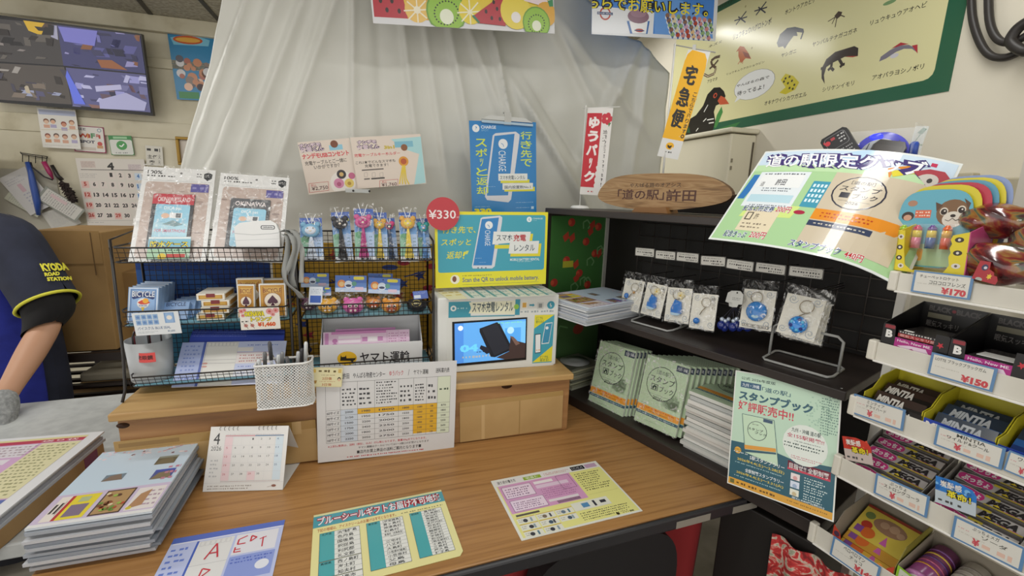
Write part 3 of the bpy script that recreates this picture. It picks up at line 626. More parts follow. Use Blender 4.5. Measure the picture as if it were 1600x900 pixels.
loft([(Q(66, 460, 1.64), .074, .07, S1, S2), (Q(78, 482, 1.63), .079, .072, S1, S2), (Q(78, 496, 1.625), .078, .07, S1, S2), (Q(72, 508, 1.61), .068, .062, S1, S2), (Q(66, 516, 1.60), .058, .055, S1, S2)], noise_mat('black_knit', [(.3, '#0b0a0b'), (.7, '#161415')], 30, .95, (1, 1, .2), 0, .6), 'under_sleeve', t, sub=1)
# print on the sleeve
mb = MB(); YEL = mat('#d8d13a', .7)
def on_sleeve(x, y):
    d = ray(x, y); A = Q(20, 388, 1.665); B = Q(76, 475, 1.635); ab = B-A; ab /= np.linalg.norm(ab); r = .102
    o = EYEP-A; dp = d-ab*(d@ab); op = o-ab*(o@ab); a_ = dp@dp; b_ = 2*dp@op; c_ = op@op-r*r; D = b_*b_-4*a_*c_
    return EYEP+d*((-b_-math.sqrt(max(D, 0)))/(2*a_))
for tx, x0, y0, x1, y1, sh in (('KYODA', 413, 78, 690, 160, 40), ('ROAD', 462, 172, 622, 212, 10), ('STATION', 487, 222, 745, 262, 12)):
    v, f, asp = text_mesh(tx, .06); q = [on_sleeve((x0+p[0]*(x1-x0)+p[1]*sh-4)/6.667, 400+(y0+p[1]*(y1-y0)-p[0]*12)/6.667) for p in v]; mb.add(q, f, YEL)
mb.build('sleeve_print', t, 'yellow lettering on the sleeve')
AP = noise_mat('blue_apron', [(.3, '#16207a'), (.7, '#202c92')], 20, .85)
loft([(Q(-30, 395, 1.76), .185, .195, X, Yv), (Q(-15, 450, 1.77), .20, .195, X, Yv), (Q(-2, 530, 1.78), .21, .19, X, Yv), (Q(2, 600, 1.79), .236, .195, X, Yv), (Q(4, 690, 1.8), .252, .205, X, Yv), (Q(4, 760, 1.8)-V3(0, 0, .15), .25, .21, X, Yv)], AP, 'apron', t, a0=math.pi*.72, a1=math.pi*1.93, sub=1, solid=.003)
GL = noise_mat('grey_knit', [(.35, '#7d7f80'), (.65, '#9b9d9d')], 120, .95, bump=.6)
w0 = Q(8, 606, 1.425); h0 = Q(-2, 655, 1.38); f0 = Q(-8, 690, 1.35)
gp = [(w0, .046), (Q(4, 628, 1.405), .043), (h0, .042), (Q(-4, 672, 1.365), .036)]; ge = [(0, 1), (1, 2), (2, 3)]
for i in range(4):
    k = len(gp); off = V3(.024*(i-1.5), .012*(i-1.5), 0); ln = (.9, 1.05, 1., .8)[i]
    gp += [(Q(-5, 682, 1.36)+off, .012), (f0+off*1.2+V3(-.01, 0, -.015)*ln, .011), (f0+off*1.2+V3(-.03, .005, -.035)*ln, .0095)]; ge += [(3, k), (k, k+1), (k+1, k+2)]
k = len(gp); gp += [(h0+V3(.035, -.015, -.01), .013), (h0+V3(.045, -.03, -.035), .011), (h0+V3(.04, -.035, -.055), .009)]; ge += [(1, k), (k, k+1), (k+1, k+2)]
skin_mesh(gp, ge, GL, 'glove', t, sub=2, label='grey knitted glove')
# ---------------------------------------------------------------- wire racks on the riser
def basket(mb, u0, u1, w0, w1, z, h, cell=.0135):
    M = BLACKWIRE; n = int((u1-u0)/cell)
    for a in (0, 1):
        zz = z+h*a; r = .0022 if a else .0018
        mb.tube([RI.at(u0, w1, zz+.0), RI.at(u0, w0+.01, zz), RI.at(u0+.01, w0-(.012 if a else 0), zz), RI.at(u1-.01, w0-(.012 if a else 0), zz), RI.at(u1, w0+.01, zz), RI.at(u1, w1, zz)], r, M, 5)
    for k in (1, 2): mb.tube([RI.at(u0+.006, w0-.012*k/3, z+h*k/3), RI.at(u1-.006, w0-.012*k/3, z+h*k/3)], .0008, M, 4)
    for i in range(n+1):
        u = u0+(u1-u0)*i/n; mb.tube([RI.at(u, w1, z), RI.at(u, w0, z), RI.at(u, w0-.012, z+h)], .0008, M, 4, cap=False)
    for k in range(1, 6): w_ = w0+(w1-w0)*k/6; mb.tube([RI.at(u0, w_, z-.0015), RI.at(u1, w_, z-.0015)], .0008, M, 4)
def rack(u0, u1, label):
    t = empty('wire_rack', RI.at((u0+u1)/2, .16, .19), label, 'rack')
    mb = MB()
    for u in (u0, u1):
        mb.tube([RI.at(u, .055, .192), RI.at(u, .075, .215), RI.at(u, .088, .30), RI.at(u, .10, .585), RI.at(u, .24, .60), RI.at(u, .245, .192)], .0034, BLACKWIRE, 6)
    mb.tube([RI.at(u0, .24, .60), RI.at(u1, .24, .60)], .003, BLACKWIRE); mb.tube([RI.at(u0, .244, .2), RI.at(u1, .244, .2)], .003, BLACKWIRE)
    mb.build('side_frame', t)
    mb = MB()
    for i in range(27): u = u0+(u1-u0)*i/26; mb.tube([RI.at(u, .241, .21), RI.at(u, .241, .6)], .0008, BLACKWIRE, 4, cap=False)
    for i in range(29): z = .21+.39*i/28; mb.tube([RI.at(u0, .2425, z), RI.at(u1, .2425, z)], .0008, BLACKWIRE, 4, cap=False)
    mb.build('back_grid', t)
    for z, h in ((.213, .030), (.372, .040), (.531, .037)):
        mb = MB(); basket(mb, u0+.004, u1-.004, .095, .235, z, h); b = mb.build('basket', t)
        if z < .5: mb = MB(); mb.pbox(RI, u0+.008, u1-.008, .098, .232, z+.0005, z+.0012, mat('#7fb3c4', .5)); mb.build('liner', b, 'pale blue paper liner')
    return t
rack(-.700, -.318, 'black wire rack holding playing cards and waterproof pouches, left one of two')
rack(-.300, .062, 'black wire rack holding bagged charging cables and carrier forms, right one of two')
# printed cloths behind the racks
s = Sheet(Plane(17.2, RI.at(0, .26, 0)), 0, [(222, 405), (424, 405), (428, 560), (218, 570)], '#1d3a78', .0012, .85)
s.unit().R(0, .5, 1, 1, '#3d7d9c').R(0, .42, 1, .5, '#2c5a8c').Y([(.0, .1), (.5, .14), (.62, .3), (0, .35)], '#27508c').T('OKINAWA BLUE LINE', .42, .27, .72, .30, '#7f9cc8').L([(.58, .3), (.58, .36)], .002, '#7f9cc8').L([(.68, .3), (.68, .36)], .002, '#7f9cc8')
s.build('printed_cloth', 'dark blue printed cloth hung behind the left wire rack', 'cloth')
s = Sheet(Plane(17.2, RI.at(0, .262, 0)), 0, [(428, 380), (690, 380), (690, 545), (430, 556)], '#c69a35', .0012, .85)
rn = random.Random(5); s.unit()
for i in range(46):
    x, y = rn.uniform(.02, .98), rn.uniform(.02, .97); c = rn.choice(['#2c3a78', '#2c3a78', '#b9412f', '#d67a2c', '#e0c8a0', '#3f4f8c', '#a83440']); k = rn.random()
    if k < .4: s.C(x, y, rn.uniform(.02, .05), c, ry=rn.uniform(.015, .04), lay=1+i % 6)
    elif k < .7: s.Y([(x+.04*math.cos(a)*(1 if j % 2 else .45), y+.05*math.sin(a)*(1 if j % 2 else .45)) for j, a in enumerate(np.linspace(0, 6.283, 11)[:-1])], c, lay=1+i % 6)
    else: s.L([(x, y), (x+rn.uniform(-.08, .08), y+rn.uniform(-.06, .06)), (x+rn.uniform(-.1, .1), y+.03)], .004, c, lay=1+i % 6)
s.build('printed_cloth', 'yellow cloth with blue and red motifs hung behind the right wire rack', 'cloth')
# waterproof pouches
def pouch(c, w, tilt, strip, label, card):
    pl = lean(RI, c[3][0]/5+160, c[3][1]/5+250, w, tilt)
    t = empty('waterproof_pouch', pl.o, label, 'pouch')
    s = Sheet(pl, 0, c, '#d9d9d8', .004, .25, z=(160, 250, 5)); s.unit()
    rn = random.Random(len(label))
    s.R(.06, .16, .94, .97, '#b9a79e', r=.06)
    for i in range(34): x, y = rn.uniform(.1, .88), rn.uniform(.2, .93); s.C(x, y, rn.uniform(.02, .06), rn.choice(['#a08c84', '#cbbcb4', '#93827c', '#d3c8c2']), ry=rn.uniform(.006, .018), lay=2+i % 3)
    s.R(.68, .17, .93, .26, '#5a5596').G(.7, .18, .9, .25, 1, '#8a86b8')
    s.T('100%', .06, .035, .26, .075, '#2e2d2e', b=.02).G(.06, .085, .46, .105, 1, '#3c3c3c', fill=.9, ragged=0).Y([(.84, .05), (.90, .03), (.96, .05), (.955, .1), (.90, .13), (.845, .1)], '#2f3135').G(.86, .055, .94, .09, 2, '#d0d0d0')
    s.G(.74, .04, .81, .1, 2, '#444', fill=.6).C(.52, .055, .018, '#6a6868').L([(.04, .145), (.96, .145)], .001, '#a9a9a8')
    o = s.build('pouch_body', parent=t)
    z = s.zc; b = Sheet(pl, -.004, c, '#2f3136', .003, .3, z=(160, 250, 5))
    b.W, b.H = s.W, s.H; b.o = s.o+s.ux*s.W*.2+s.vy*s.H*.30+s.nf*.005; b.W *= .56; b.H *= .56; b.unit()
    b.R(.0, -.0, 1, .2, strip).R(.1, .2, .92, .98, '#8fc4dc', r=.08).R(.1, .55, .92, .8, '#a9d2e2').C(.35, .42, .1, '#d9b49c', ry=.05).R(.45, .36, .75, .46, '#e4e4e6').R(.6, .37, .72, .45, '#56585e').Y([(.3, .58), (.55, .5), (.8, .58), (.6, .62)], '#6f8f96').T('DICA pac', .3, .24, .72, .32, '#eef4f6', b=.03).T('FOR SMARTPHONE', .15, .67, .88, .73, '#c4607c', b=.03)
    b.T('OKINAWA ISLAND' if strip == '#b6313f' else 'OKINAWA', .12, .06, .9, .15, '#e8dcdc', b=.01)
    b.build('case', parent=t, label='phone case with blue insert')
    if card:
        k = Sheet(pl, -.012, [(360, 600), (690, 600), (680, 770), (345, 775)], '#7fbad0', .001, .4, z=(160, 250, 5)); k.unit().R(0, 0, 1, .1, '#d9e4e6').R(0, .55, 1, 1, '#a9cfae').C(.35, .9, .1, '#e0c23a').R(.45, .78, .9, .96, '#c0392f').T('防水ケース', .05, .2, .95, .48, '#ecd92c', b=.05, out=('#20201c', .05)).G(.4, .55, .9, .68, 1, '#2e5a50')
        k.build('price_card', parent=t)
    f = MB(); f.grid(lambda a, q: s.P((a, q), .011+.004*math.sin(a*9+q*7)), 14, 20, BAG); f.build('film', t)
    return s
pouch([(340, 50), (905, 85), (785, 795), (185, 795)], .115, 30, '#b6313f', 'waterproof phone pouch pack with red strip, leftmost on the top basket', True)
sp = pouch([(935, 95), (1440, 145), (1425, 795), (815, 790)], .115, 30, '#55565a', 'waterproof phone pouch pack with grey strip beside the grey lanyard', False)
pl = lean(RI, 160+1030/5, 250+700/5, .088, 8)
t = empty('white_pouch', pl.o, 'white waterproof waist pouch in front of the grey strip pouch pack', 'pouch')
s = Sheet(pl, 0, [(1030, 470), (1370, 470), (1400, 690), (1035, 690)], '#e3e4e4', .022, .3, z=(160, 250, 5))
s.unit().L([(.0, .47), (.4, .52), (.8, .48), (1, .44)], .0015, '#b9bcbe').R(.58, .18, .9, .33, '#4a4c50', r=.4).R(.6, .2, .88, .31, '#d9dadb', r=.4).T('OKINAWA', .63, .22, .85, .29, '#3a3c40', b=.03).L([(.02, .72), (.98, .66)], .001, '#c6c8ca')
s.build('body', parent=t, outline=[(.0, .25), (.12, .1), (.45, .03), (.8, .0), (.93, .12), (1, .4), (.99, 1), (.02, 1), (0, .5)])
t2 = empty('grey_lanyard', RI.at(-.30, .06, .45), 'grey woven lanyard straps hanging between the two wire racks', 'strap')
def ribbon(px, w, wd, name, parent, M):
    mb = MB(); P = []
    q = [RI.hit(x/5+160, y/5+250, w_) for (x, y), w_ in zip(px, w)]
    n = len(q)
    def fn(a, b):
        f = a*(n-1); i = min(int(f), n-2); f -= i; p0 = q[max(i-1, 0)]; p1 = q[i]; p2 = q[i+1]; p3 = q[min(i+2, n-1)]
        p = .5*((2*p1)+(p2-p0)*f+(2*p0-5*p1+4*p2-p3)*f*f+(3*p1-p0-3*p2+p3)*f**3)
        an = .8*math.sin(a*6+len(px)); return p+(RI.u*math.cos(an)+RI.h*math.sin(an))*(b-.5)*wd
    mb.grid(fn, 24, 1, M); return mb.build(name, parent, solid=.001)
GR = mat('#8f918f', .75)
ribbon([(1400, 560), (1440, 545), (1500, 560), (1530, 640), (1510, 760), (1480, 900), (1500, 1000)], [.09, .07, .06, .055, .05, .05, .06], .014, 'strap', t2, GR)
ribbon([(1420, 580), (1450, 620), (1440, 760), (1420, 880), (1440, 960), (1520, 1030), (1560, 1080)], [.08, .06, .05, .045, .045, .05, .06], .014, 'strap', t2, GR)
ribbon([(1425, 540), (1480, 600), (1500, 700), (1460, 830), (1430, 900)], [.085, .055, .042, .04, .05], .013, 'strap', t2, GR)
ribbon([(1540, 640), (1560, 700), (1558, 820), (1552, 960)], [.075, .07, .07, .07], .012, 'strap', t2, mat('#b3b5b3', .6))
# ---------------------------------------------------------------- playing cards
def deck(pl, w, c, col, label, group=None, art='blue', z=(160, 400, 5), th=.017, size=(.064, .089)):
    s = Sheet(pl, w, c, '#dfe0dc' if art == 'gold' else '#8fabcf', th, .3, size=size, z=z); s.unit()
    if art == 'blue':
        s.R(.03, .02, .97, .98, '#dfe5ee').R(.06, .04, .94, .96, '#8fb0da').frame(.1, .07, .9, .93, .0008, '#33508c')
        s.Y([(.12, .30), (.2, .2), (.5, .14), (.8, .2), (.88, .30), (.82, .34), (.5, .27), (.18, .34)], '#2c3d70').T('BICYCLE', .13, .11, .87, .27, '#e9ecf0', b=.03, out=('#2c3d70', .04))
        s.C(.5, .45, .2, '#e6e2dc').Y([(.32, .43), (.45, .36), (.62, .36), (.74, .43), (.6, .48), (.42, .48)], '#cf4a34').C(.58, .38, .1, '#e8a93a').R(.36, .48, .64, .55, '#c9ccd4').G(.38, .49, .62, .54, 1, '#4a5a80').Y([(.44, .56), (.56, .56), (.5, .72)], '#e3c04a').frame(.2, .78, .8, .9, .0007, '#5f7fb8').G(.24, .8, .76, .88, 2, '#d5deea')
    else:
        s.R(.05, .035, .95, .965, '#b9852f').R(.09, .06, .91, .94, '#cfa048').R(.12, .08, .88, .92, '#b57f2c').R(.18, .1, .82, .28, '#d2aa58').T('BICYCLE', .16, .13, .84, .26, '#7c2f22', b=.03).C(.5, .5, .33, '#e7dccb').C(.5, .5, .33, '#8a5a20', ring=.06)
        s.Y([(.5, .34), (.68, .5), (.7, .57), (.6, .6), (.53, .57), (.58, .66), (.42, .66), (.47, .57), (.4, .6), (.3, .57), (.32, .5)], '#4c2038').R(.3, .78, .7, .88, '#e0c890').G(.32, .79, .68, .87, 1, '#6a4420')
    s.build('card_deck', label, 'playing cards', group)
for i in range(5):
    pl = lean(RI, 160+(175+26*i)/5, 400+(533-10*i)/5, .104+.0225*i, 14)
    deck(pl, 0, [(210+30*i, 230-14*i), (450+30*i, 235-14*i), (430+28*i, 535-14*i), (175+28*i, 535-14*i)], '', ('blue boxed deck of cards standing at the front of the left row' if i == 0 else 'blue boxed deck of cards standing hidden behind the front blue deck'), None if i == 0 else 'blue decks in the left row')
for i in range(4):                                    # blue boxes tipped back, their tops towards the viewer
    x0, y0, w_ = ((422, 400, .118), (480, 372, .142), (535, 350, .166), (575, 325, .190))[i]
    p = RI.hit(160+x0/5, 400+y0/5, w_); p[2] = .3755+.0032*i
    f = V3(0, 0, 1)*math.sin(.9)+RI.h*math.cos(.9); g = V3(0, 0, 1)*math.cos(.9)-RI.h*math.sin(.9); r = RI.u
    p = RI.at((p-RI.o)@RI.u, .128+.021*i, .377+.0150*i*0)
    t = empty('card_deck', p, ('first', 'second', 'third', 'rearmost')[i]+' of four blue card boxes tipped back beside the standing blue decks', 'playing cards')
    mb = MB(); mb.box(p, r*.060, f*.050, -g*.017, mat('#7fa0cc', .3)); mb.build('box', t, bevel=.0008)
    q = p+f*.0501
    mb = MB(); mb.box(q, r*.060, f*.0006, -g*.017, mat('#b4cbe6', .3)); mb.box(q+r*.004+f*.0006-g*.003, r*.052, f*.0002, -g*.010, mat('#5f80b4', .3)); mb.box(q+r*.021+f*.0009+g*.001, r*.018, f*.0003, -g*.013, mat('#dfe4ea', .3)); mb.box(q+r*.024+f*.0013-g*.001, r*.012, f*.0003, -g*.007, mat('#2c3c6c', .3)); mb.build('lid', t, 'pale lid with dark seal')
    if i == 0:
        mb = MB(); v, fc, a_ = text_mesh('BICYCLE', .03); mb.add([p+r*(.008+.044*k[0])+f*(.049-.011*k[1])+g*.0004 for k in v], fc, mat('#2b3b62', .4)); mb.build('lettering', t)
for i in range(4):                                    # gold boxes lying in a stack
    yb = (515, 462, 408, 345)[i]; x0 = (740, 775, 778, 738)[i]; u = RI.uvz(160+x0/5, 400+yb/5, .112)[0]; z_ = .376+.0176*i
    t = empty('card_deck', RI.at(u+.03, .15, z_), ('lowest', 'second lowest', 'third', 'topmost')[i]+' gold card box in the lying stack of four', 'playing cards')
    mb = MB(); mb.pbox(RI, u, u+.0635, .110, .199, z_, z_+.0170, mat('#e4e0d4', .35)); mb.build('box', t, bevel=.0008)
    mb = MB(); mb.pbox(RI, u+.005, u+.0585, .1096, .110, z_+.0035, z_+.0135, mat('#b8862e', .35)); mb.pbox(RI, u+.0635, u+.0638, .118, .192, z_+.003, z_+.014, mat('#a87a2a', .35)); mb.pbox(RI, u+.008, u+.0555, .1093, .1096, z_+.005, z_+.012, mat('#caa04a', .35)); mb.build('gold_border', t)
    mb = MB(); mb.pbox(RI, u+.022, u+.042, .1088, .1093, z_+.008, z_+.0174, mat('#7d2a2e', .35)); mb.build('seal', t, 'dark red seal')
deck(lean(RI, 160+1055/5, 400+480/5, .108, 5), 0, [(1028, 228), (1195, 228), (1210, 480), (1055, 480)], '', 'gold boxed deck standing turned slightly, left of the two front gold decks', art='gold', th=.016, size=(.040, .089))
deck(lean(RI, 160+1235/5, 400+475/5, .106, 5), 0, [(1220, 222), (1428, 215), (1432, 472), (1240, 475)], '', 'gold boxed deck standing at the right end, front of the gold pair', art='gold')
for i, (a, b) in enumerate(((1065, 1250), (1240, 1425))):
    deck(Plane(17.2, RI.at(0, .150+.022*i, 0)), 0, [(a, 182), (b, 176), (b, 420), (a, 425)], '', ('left' if i == 0 else 'right')+' gold deck standing behind the two front gold decks', art='gold')
pl = lean(RI, 160+430/5, 400+610/5, .079, -6)
s = Sheet(pl, 0, [(228, 450), (590, 430), (620, 602), (262, 624)], '#dfe3e6', .0012, .4, z=(160, 400, 5)); s.unit()
for i in range(4):
    for j in range(2): s.R(.06+.125*i, .08+.24*j, .17+.125*i, .30+.24*j, '#8fb0d6').C(.115+.125*i, .19+.24*j, .035, '#6a8cc0')
s.R(.68, .04, .9, .5, '#7fa2cf').R(.71, .07, .87, .47, '#98b8de').C(.79, .26, .06, '#e8e4dc').T('バイスクル BLUE SEAL', .06, .62, .78, .76, '#5a7396', b=.04).G(.06, .82, .5, .92, 2, '#9aa4ac').T('¥1,650', .70, .82, .86, .92, '#56708c', b=.02)
s.build('price_card', 'white price card with eight pale blue card pictures, clipped to the left rack', 'price card')
pl = lean(RI, 160+1230/5, 400+570/5, .079, -6)
s = Sheet(pl, 0, [(1065, 412), (1380, 400), (1392, 568), (1085, 578)], '#e6e2da', .0012, .4, z=(160, 400, 5)); s.unit()
for x, y, r in ((.02, .1, .07), (.1, .05, .05), (.72, .14, .09), (.88, .1, .08), (.8, .28, .06), (.05, .3, .05)): s.C(x+.03, y+.03, r, '#d99a9a').C(x+.03, y+.03, r*.4, '#c05a50')
s.T('OKINAWA', .12, .14, .62, .38, '#e8d830', b=.05, out=('#23231d', .06)).T('トランプ', .26, .42, .80, .62, '#e8d830', b=.05, out=('#23231d', .06)).G(.03, .56, .2, .66, 1, '#3a3834', fill=.8).T('¥1,460', .42, .66, .88, .90, '#cf4a2c', b=.05, out=('#ecd79a', .04))
for x in (.08, .24): s.C(x+.05, .8, .05, '#c47f74').L([(x, .68), (x+.1, .94)], .0012, '#5a4a46')
s.build('price_card', 'okinawa playing cards price card with yellow lettering and red price, clipped to the left rack', 'price card')
# ---------------------------------------------------------------- bottom tier of the left rack
cu, cz = RI.uvz(160+390/5, 400+900/5, .15); cpt = RI.at(cu, .152, .2145)
t = empty('frosted_cup', cpt, 'frosted plastic cup with red handwritten label holding reading glasses', 'cup')
mb = MB(); mb.lathe(cpt, [(.044, 0), (.046, .002), (.0505, .108), (.049, .108), (.0445, .004), (.001, .003)], mat('#c4c8cb', .35, alpha=.75), 32); mb.build('body', t)
s = Sheet(Plane(10, cpt-RI.h*.0515+V3(0, 0, .07)), 0, [(258, 762), (405, 757), (405, 832), (262, 834)], '#d8504e', .0005, .5, z=(160, 400, 5), bend=lambda a, b: -.011*(2*a-1)**2*.55+.001, nb=(8, 2)); s.unit().T('老眼鏡', .06, .24, .9, .72, '#2c1a1c', b=.06); s.build('label', parent=t, label='red label')
for i, (du, dw, an, nm) in enumerate(((-.012, -.012, .3, 'front'), (.012, .004, -.2, 'right'), (-.02, .014, .6, 'rear'))):
    mb = MB(); b0 = cpt+RI.u*du+RI.h*dw; ca = RI.u*math.cos(an)+RI.h*math.sin(an); M = mat(('#2a2324', '#3c3032', '#7a2c34')[i], .3)
    for sx in (-1, 1):
        mb.tube([b0+ca*sx*.012+V3(0, 0, .01), b0+ca*sx*.016+V3(0, 0, .09), b0+ca*sx*.016+V3(0, 0, .118), b0+ca*sx*.012+RI.h*.004+V3(0, 0, .132)], .0022, M, 6)
        mb.tube([b0+ca*sx*.008+RI.h*.003+V3(0, 0, .012)+ca*.008*math.cos(q)+V3(0, 0, .008)*math.sin(q) for q in np.linspace(0, 6.28, 11)[:-1]], .0012, M, 5, closed=True)
    tag(mb.build('glasses'), nm+' pair of folded reading glasses standing in the frosted cup', 'glasses')
pl = lean(RI, 160+580/5, 540+300/5, .11, 42)
for i in range(4):
    s = Sheet(Plane(17.2, pl.o+pl.n*(.006+.008*i), 42), 0, [(700+i*8, 622-i*14), (1400, 610-i*14), (1400, 920), (600, 920)], ('#3d4fb0', '#33439c', '#4a5cba', '#2c3a90')[i], .006, .45, z=(160, 400, 5)); s.unit().G(.02, .02, .6, .05, 1, '#8f9cd8')
    s.build('form_pad', ('front', 'second', 'third', 'rearmost')[i]+' dark blue form pad leaning behind the white and blue shipping slips', 'form pad')
s = Sheet(pl, 0, [(620, 682), (1400, 660), (1440, 995), (545, 1020)], '#dfe2ea', .003, .45, z=(160, 400, 5)); s.unit()
s.R(0, 0, .21, 1, '#a9b6de').R(.2, 0, .225, 1, '#5467b0').G(.04, .05, .18, .95, 10, '#7f90cc', ragged=.4).R(.225, .0, .53, 1, '#e4e2dc').frame(.235, .02, .53, .99, .0006, '#8a8fa8')
for i in range(8): s.frame(.24+.035*i, .02, .27+.035*i, .1, .0004, '#9a9aa6')
for y in (.42, .5, .74): s.L([(.23, y), (.53, y)], .0005, '#9a9aa6')
for y in (.5, .57, .86): s.C(.25, y, .025, '#cf9a90', ry=.02)
s.R(.53, 0, 1, 1, '#c3cbe8').G(.62, .06, .92, .12, 1, '#6f80c4').R(.53, .14, .68, .24, '#e8e4e0').R(.53, .27, .86, .52, '#e6dedc').L([(.53, .26), (.86, .26)], .0006, '#c0504c').G(.56, .3, .84, .5, 3, '#c48a88').G(.56, .56, .9, .62, 1, '#7a88c8').R(.53, .66, .96, .9, '#e2e2ea').G(.56, .7, .9, .86, 2, '#9aa2c0')
s.build('shipping_slip', 'white and blue shipping slip pad leaning in the bottom basket of the left rack', 'shipping slip')
# ---------------------------------------------------------------- bagged charging cables
def cable_bag(c, w, tilt, head, cable, label, hx=.5, hy=.30, roll=0, hd=True):
    pl = lean(RI, c[3][0]/6.154+440, c[3][1]/6.154+280, w, tilt)
    t = empty('cable_pack', pl.o, label, 'charging cable')
    s = Sheet(pl, 0, c, '#5d86c4', .0012, .4, z=(440, 280, 6.154)); s.unit()
    s.R(0, 0, 1, .2, '#3559a8').R(0, .2, 1, .45, '#6d9ad0').R(0, .45, .45, .9, '#87b59e').R(.45, .45, 1, .9, '#a9bfe0').G(.05, .05, .8, .1, 1, '#c9d4ec').R(.55, .13, .95, .19, '#c9cc50').C(.25, .5, .2, '#5f9a74', lay=4).G(.75, .5, .9, .85, 5, '#6a8a9a').R(0, .9, 1, 1, '#d9dee4').G(.3, .92, .8, .98, 1, '#39404c', fill=.8)
    s.build('card', parent=t)
    P = lambda a, b, d: s.P((a, b), d)
    mb = MB(); H = P(hx, hy, .012); rx = min(.024, s.W*.42); mb.ball(H, (rx, .008, rx*.82), head, ax=(s.ux, s.nf, s.vy))
    for k in (-1, 1): mb.ball(H+s.ux*k*rx*.75-s.vy*rx*.7, (.008, .005, .008), head, 8, 6, ax=(s.ux, s.nf, s.vy))
    mb.build('clip_head', t)
    mb = MB(); mb.ball(H+s.nf*.005+s.vy*rx*.05, (rx*.66, .005, rx*.5), cable if cable != head else '#d9b0c0', 10, 6, ax=(s.ux, s.nf, s.vy)); mb.ball(H+s.nf*.0085+s.vy*.003, (.004, .003, .003), '#e8dccc', 8, 5, ax=(s.ux, s.nf, s.vy))
    for k in (-1, 1): mb.ball(H+s.nf*.009+s.ux*k*rx*.3-s.vy*.004, .0026, '#efece8', 8, 5); mb.ball(H+s.nf*.0112+s.ux*k*rx*.3-s.vy*.004, .0014, '#2a1f1f', 6, 4)
    mb.build('face', t)
    for k in range(4):
        a = (k-1.5)/1.5; mb = MB(); mb.tube([H+s.vy*rx*.6, P(hx+a*.05, hy+.2, .008+.003*(k % 2)), P(hx+a*.11, hy+.42, .008), P(hx+a*.17, .86, .007)], .0026, cable, 6); q = P(hx+a*.17, .86, .007); mb.box(q-s.ux*.004, s.ux*.008, s.vy*.012, s.nf*.004, cable); mb.build('cable', t)
    mb = MB(); mb.grid(lambda a, b: P(-.04+1.08*a, -.10+1.12*b, .004+.020*math.sin(math.pi*min(max(a, 0), 1))*math.sin(math.pi*min(1, b*1.05))+.002*math.sin(13*a+9*b)), 10, 14, BAG); mb.build('film_bag', t)
    mb = MB(); T0 = P(.5, -.02, .004); mb.tube([H-s.vy*rx*.6, P(hx-.08, .12, .014), P(hx-.22, -.07, .01)], .0011, '#e2e4e4', 5); mb.tube([H-s.vy*rx*.6, P(hx+.1, .1, .014), P(hx+.25, -.06, .01)], .0011, '#e2e4e4', 5); mb.build('cord', t)
cable_bag([(540, 330), (700, 310), (640, 790), (450, 790)], .135, 22, '#3a3a3e', '#2c2c30', 'bagged charging cable with black and gold animal clip, second from left', hx=.45, hy=.26)
cable_bag([(890, 320), (1020, 320), (1015, 790), (890, 790)], .138, 20, '#cf9f4c', '#d4bd55', 'bagged yellow charging cable squeezed right of the pink animal one', hx=.42, hy=.28)
cable_bag([(1020, 380), (1120, 370), (1090, 790), (1000, 790)], .152, 20, '#c8477c', '#3d4c66', 'bagged cable with small pink clip and dark cord, third from right', hx=.35, hy=.22)
cable_bag([(1310, 380), (1420, 375), (1425, 780), (1315, 785)], .142, 20, '#3fa6a6', '#6c9ad0', 'bagged charging cable with teal clip at the right end of the top basket', hx=.5, hy=.25)
cable_bag([(185, 375), (400, 370), (390, 785), (175, 790)], .125, 20, '#79a9c9', '#cfd8e6', 'bagged charging cable with light blue animal clip, leftmost', hx=.5, hy=.32)
cable_bag([(705, 285), (892, 285), (885, 790), (700, 790)], .118, 20, '#c06090', '#a83a78', 'bagged charging cable with big pink animal clip and magenta cords', hx=.45, hy=.28)
cable_bag([(1135, 320), (1310, 318), (1300, 790), (1140, 790)], .118, 20, '#d0a050', '#d9c252', 'bagged charging cable with yellow lion clip, second from right', hx=.47, hy=.25)
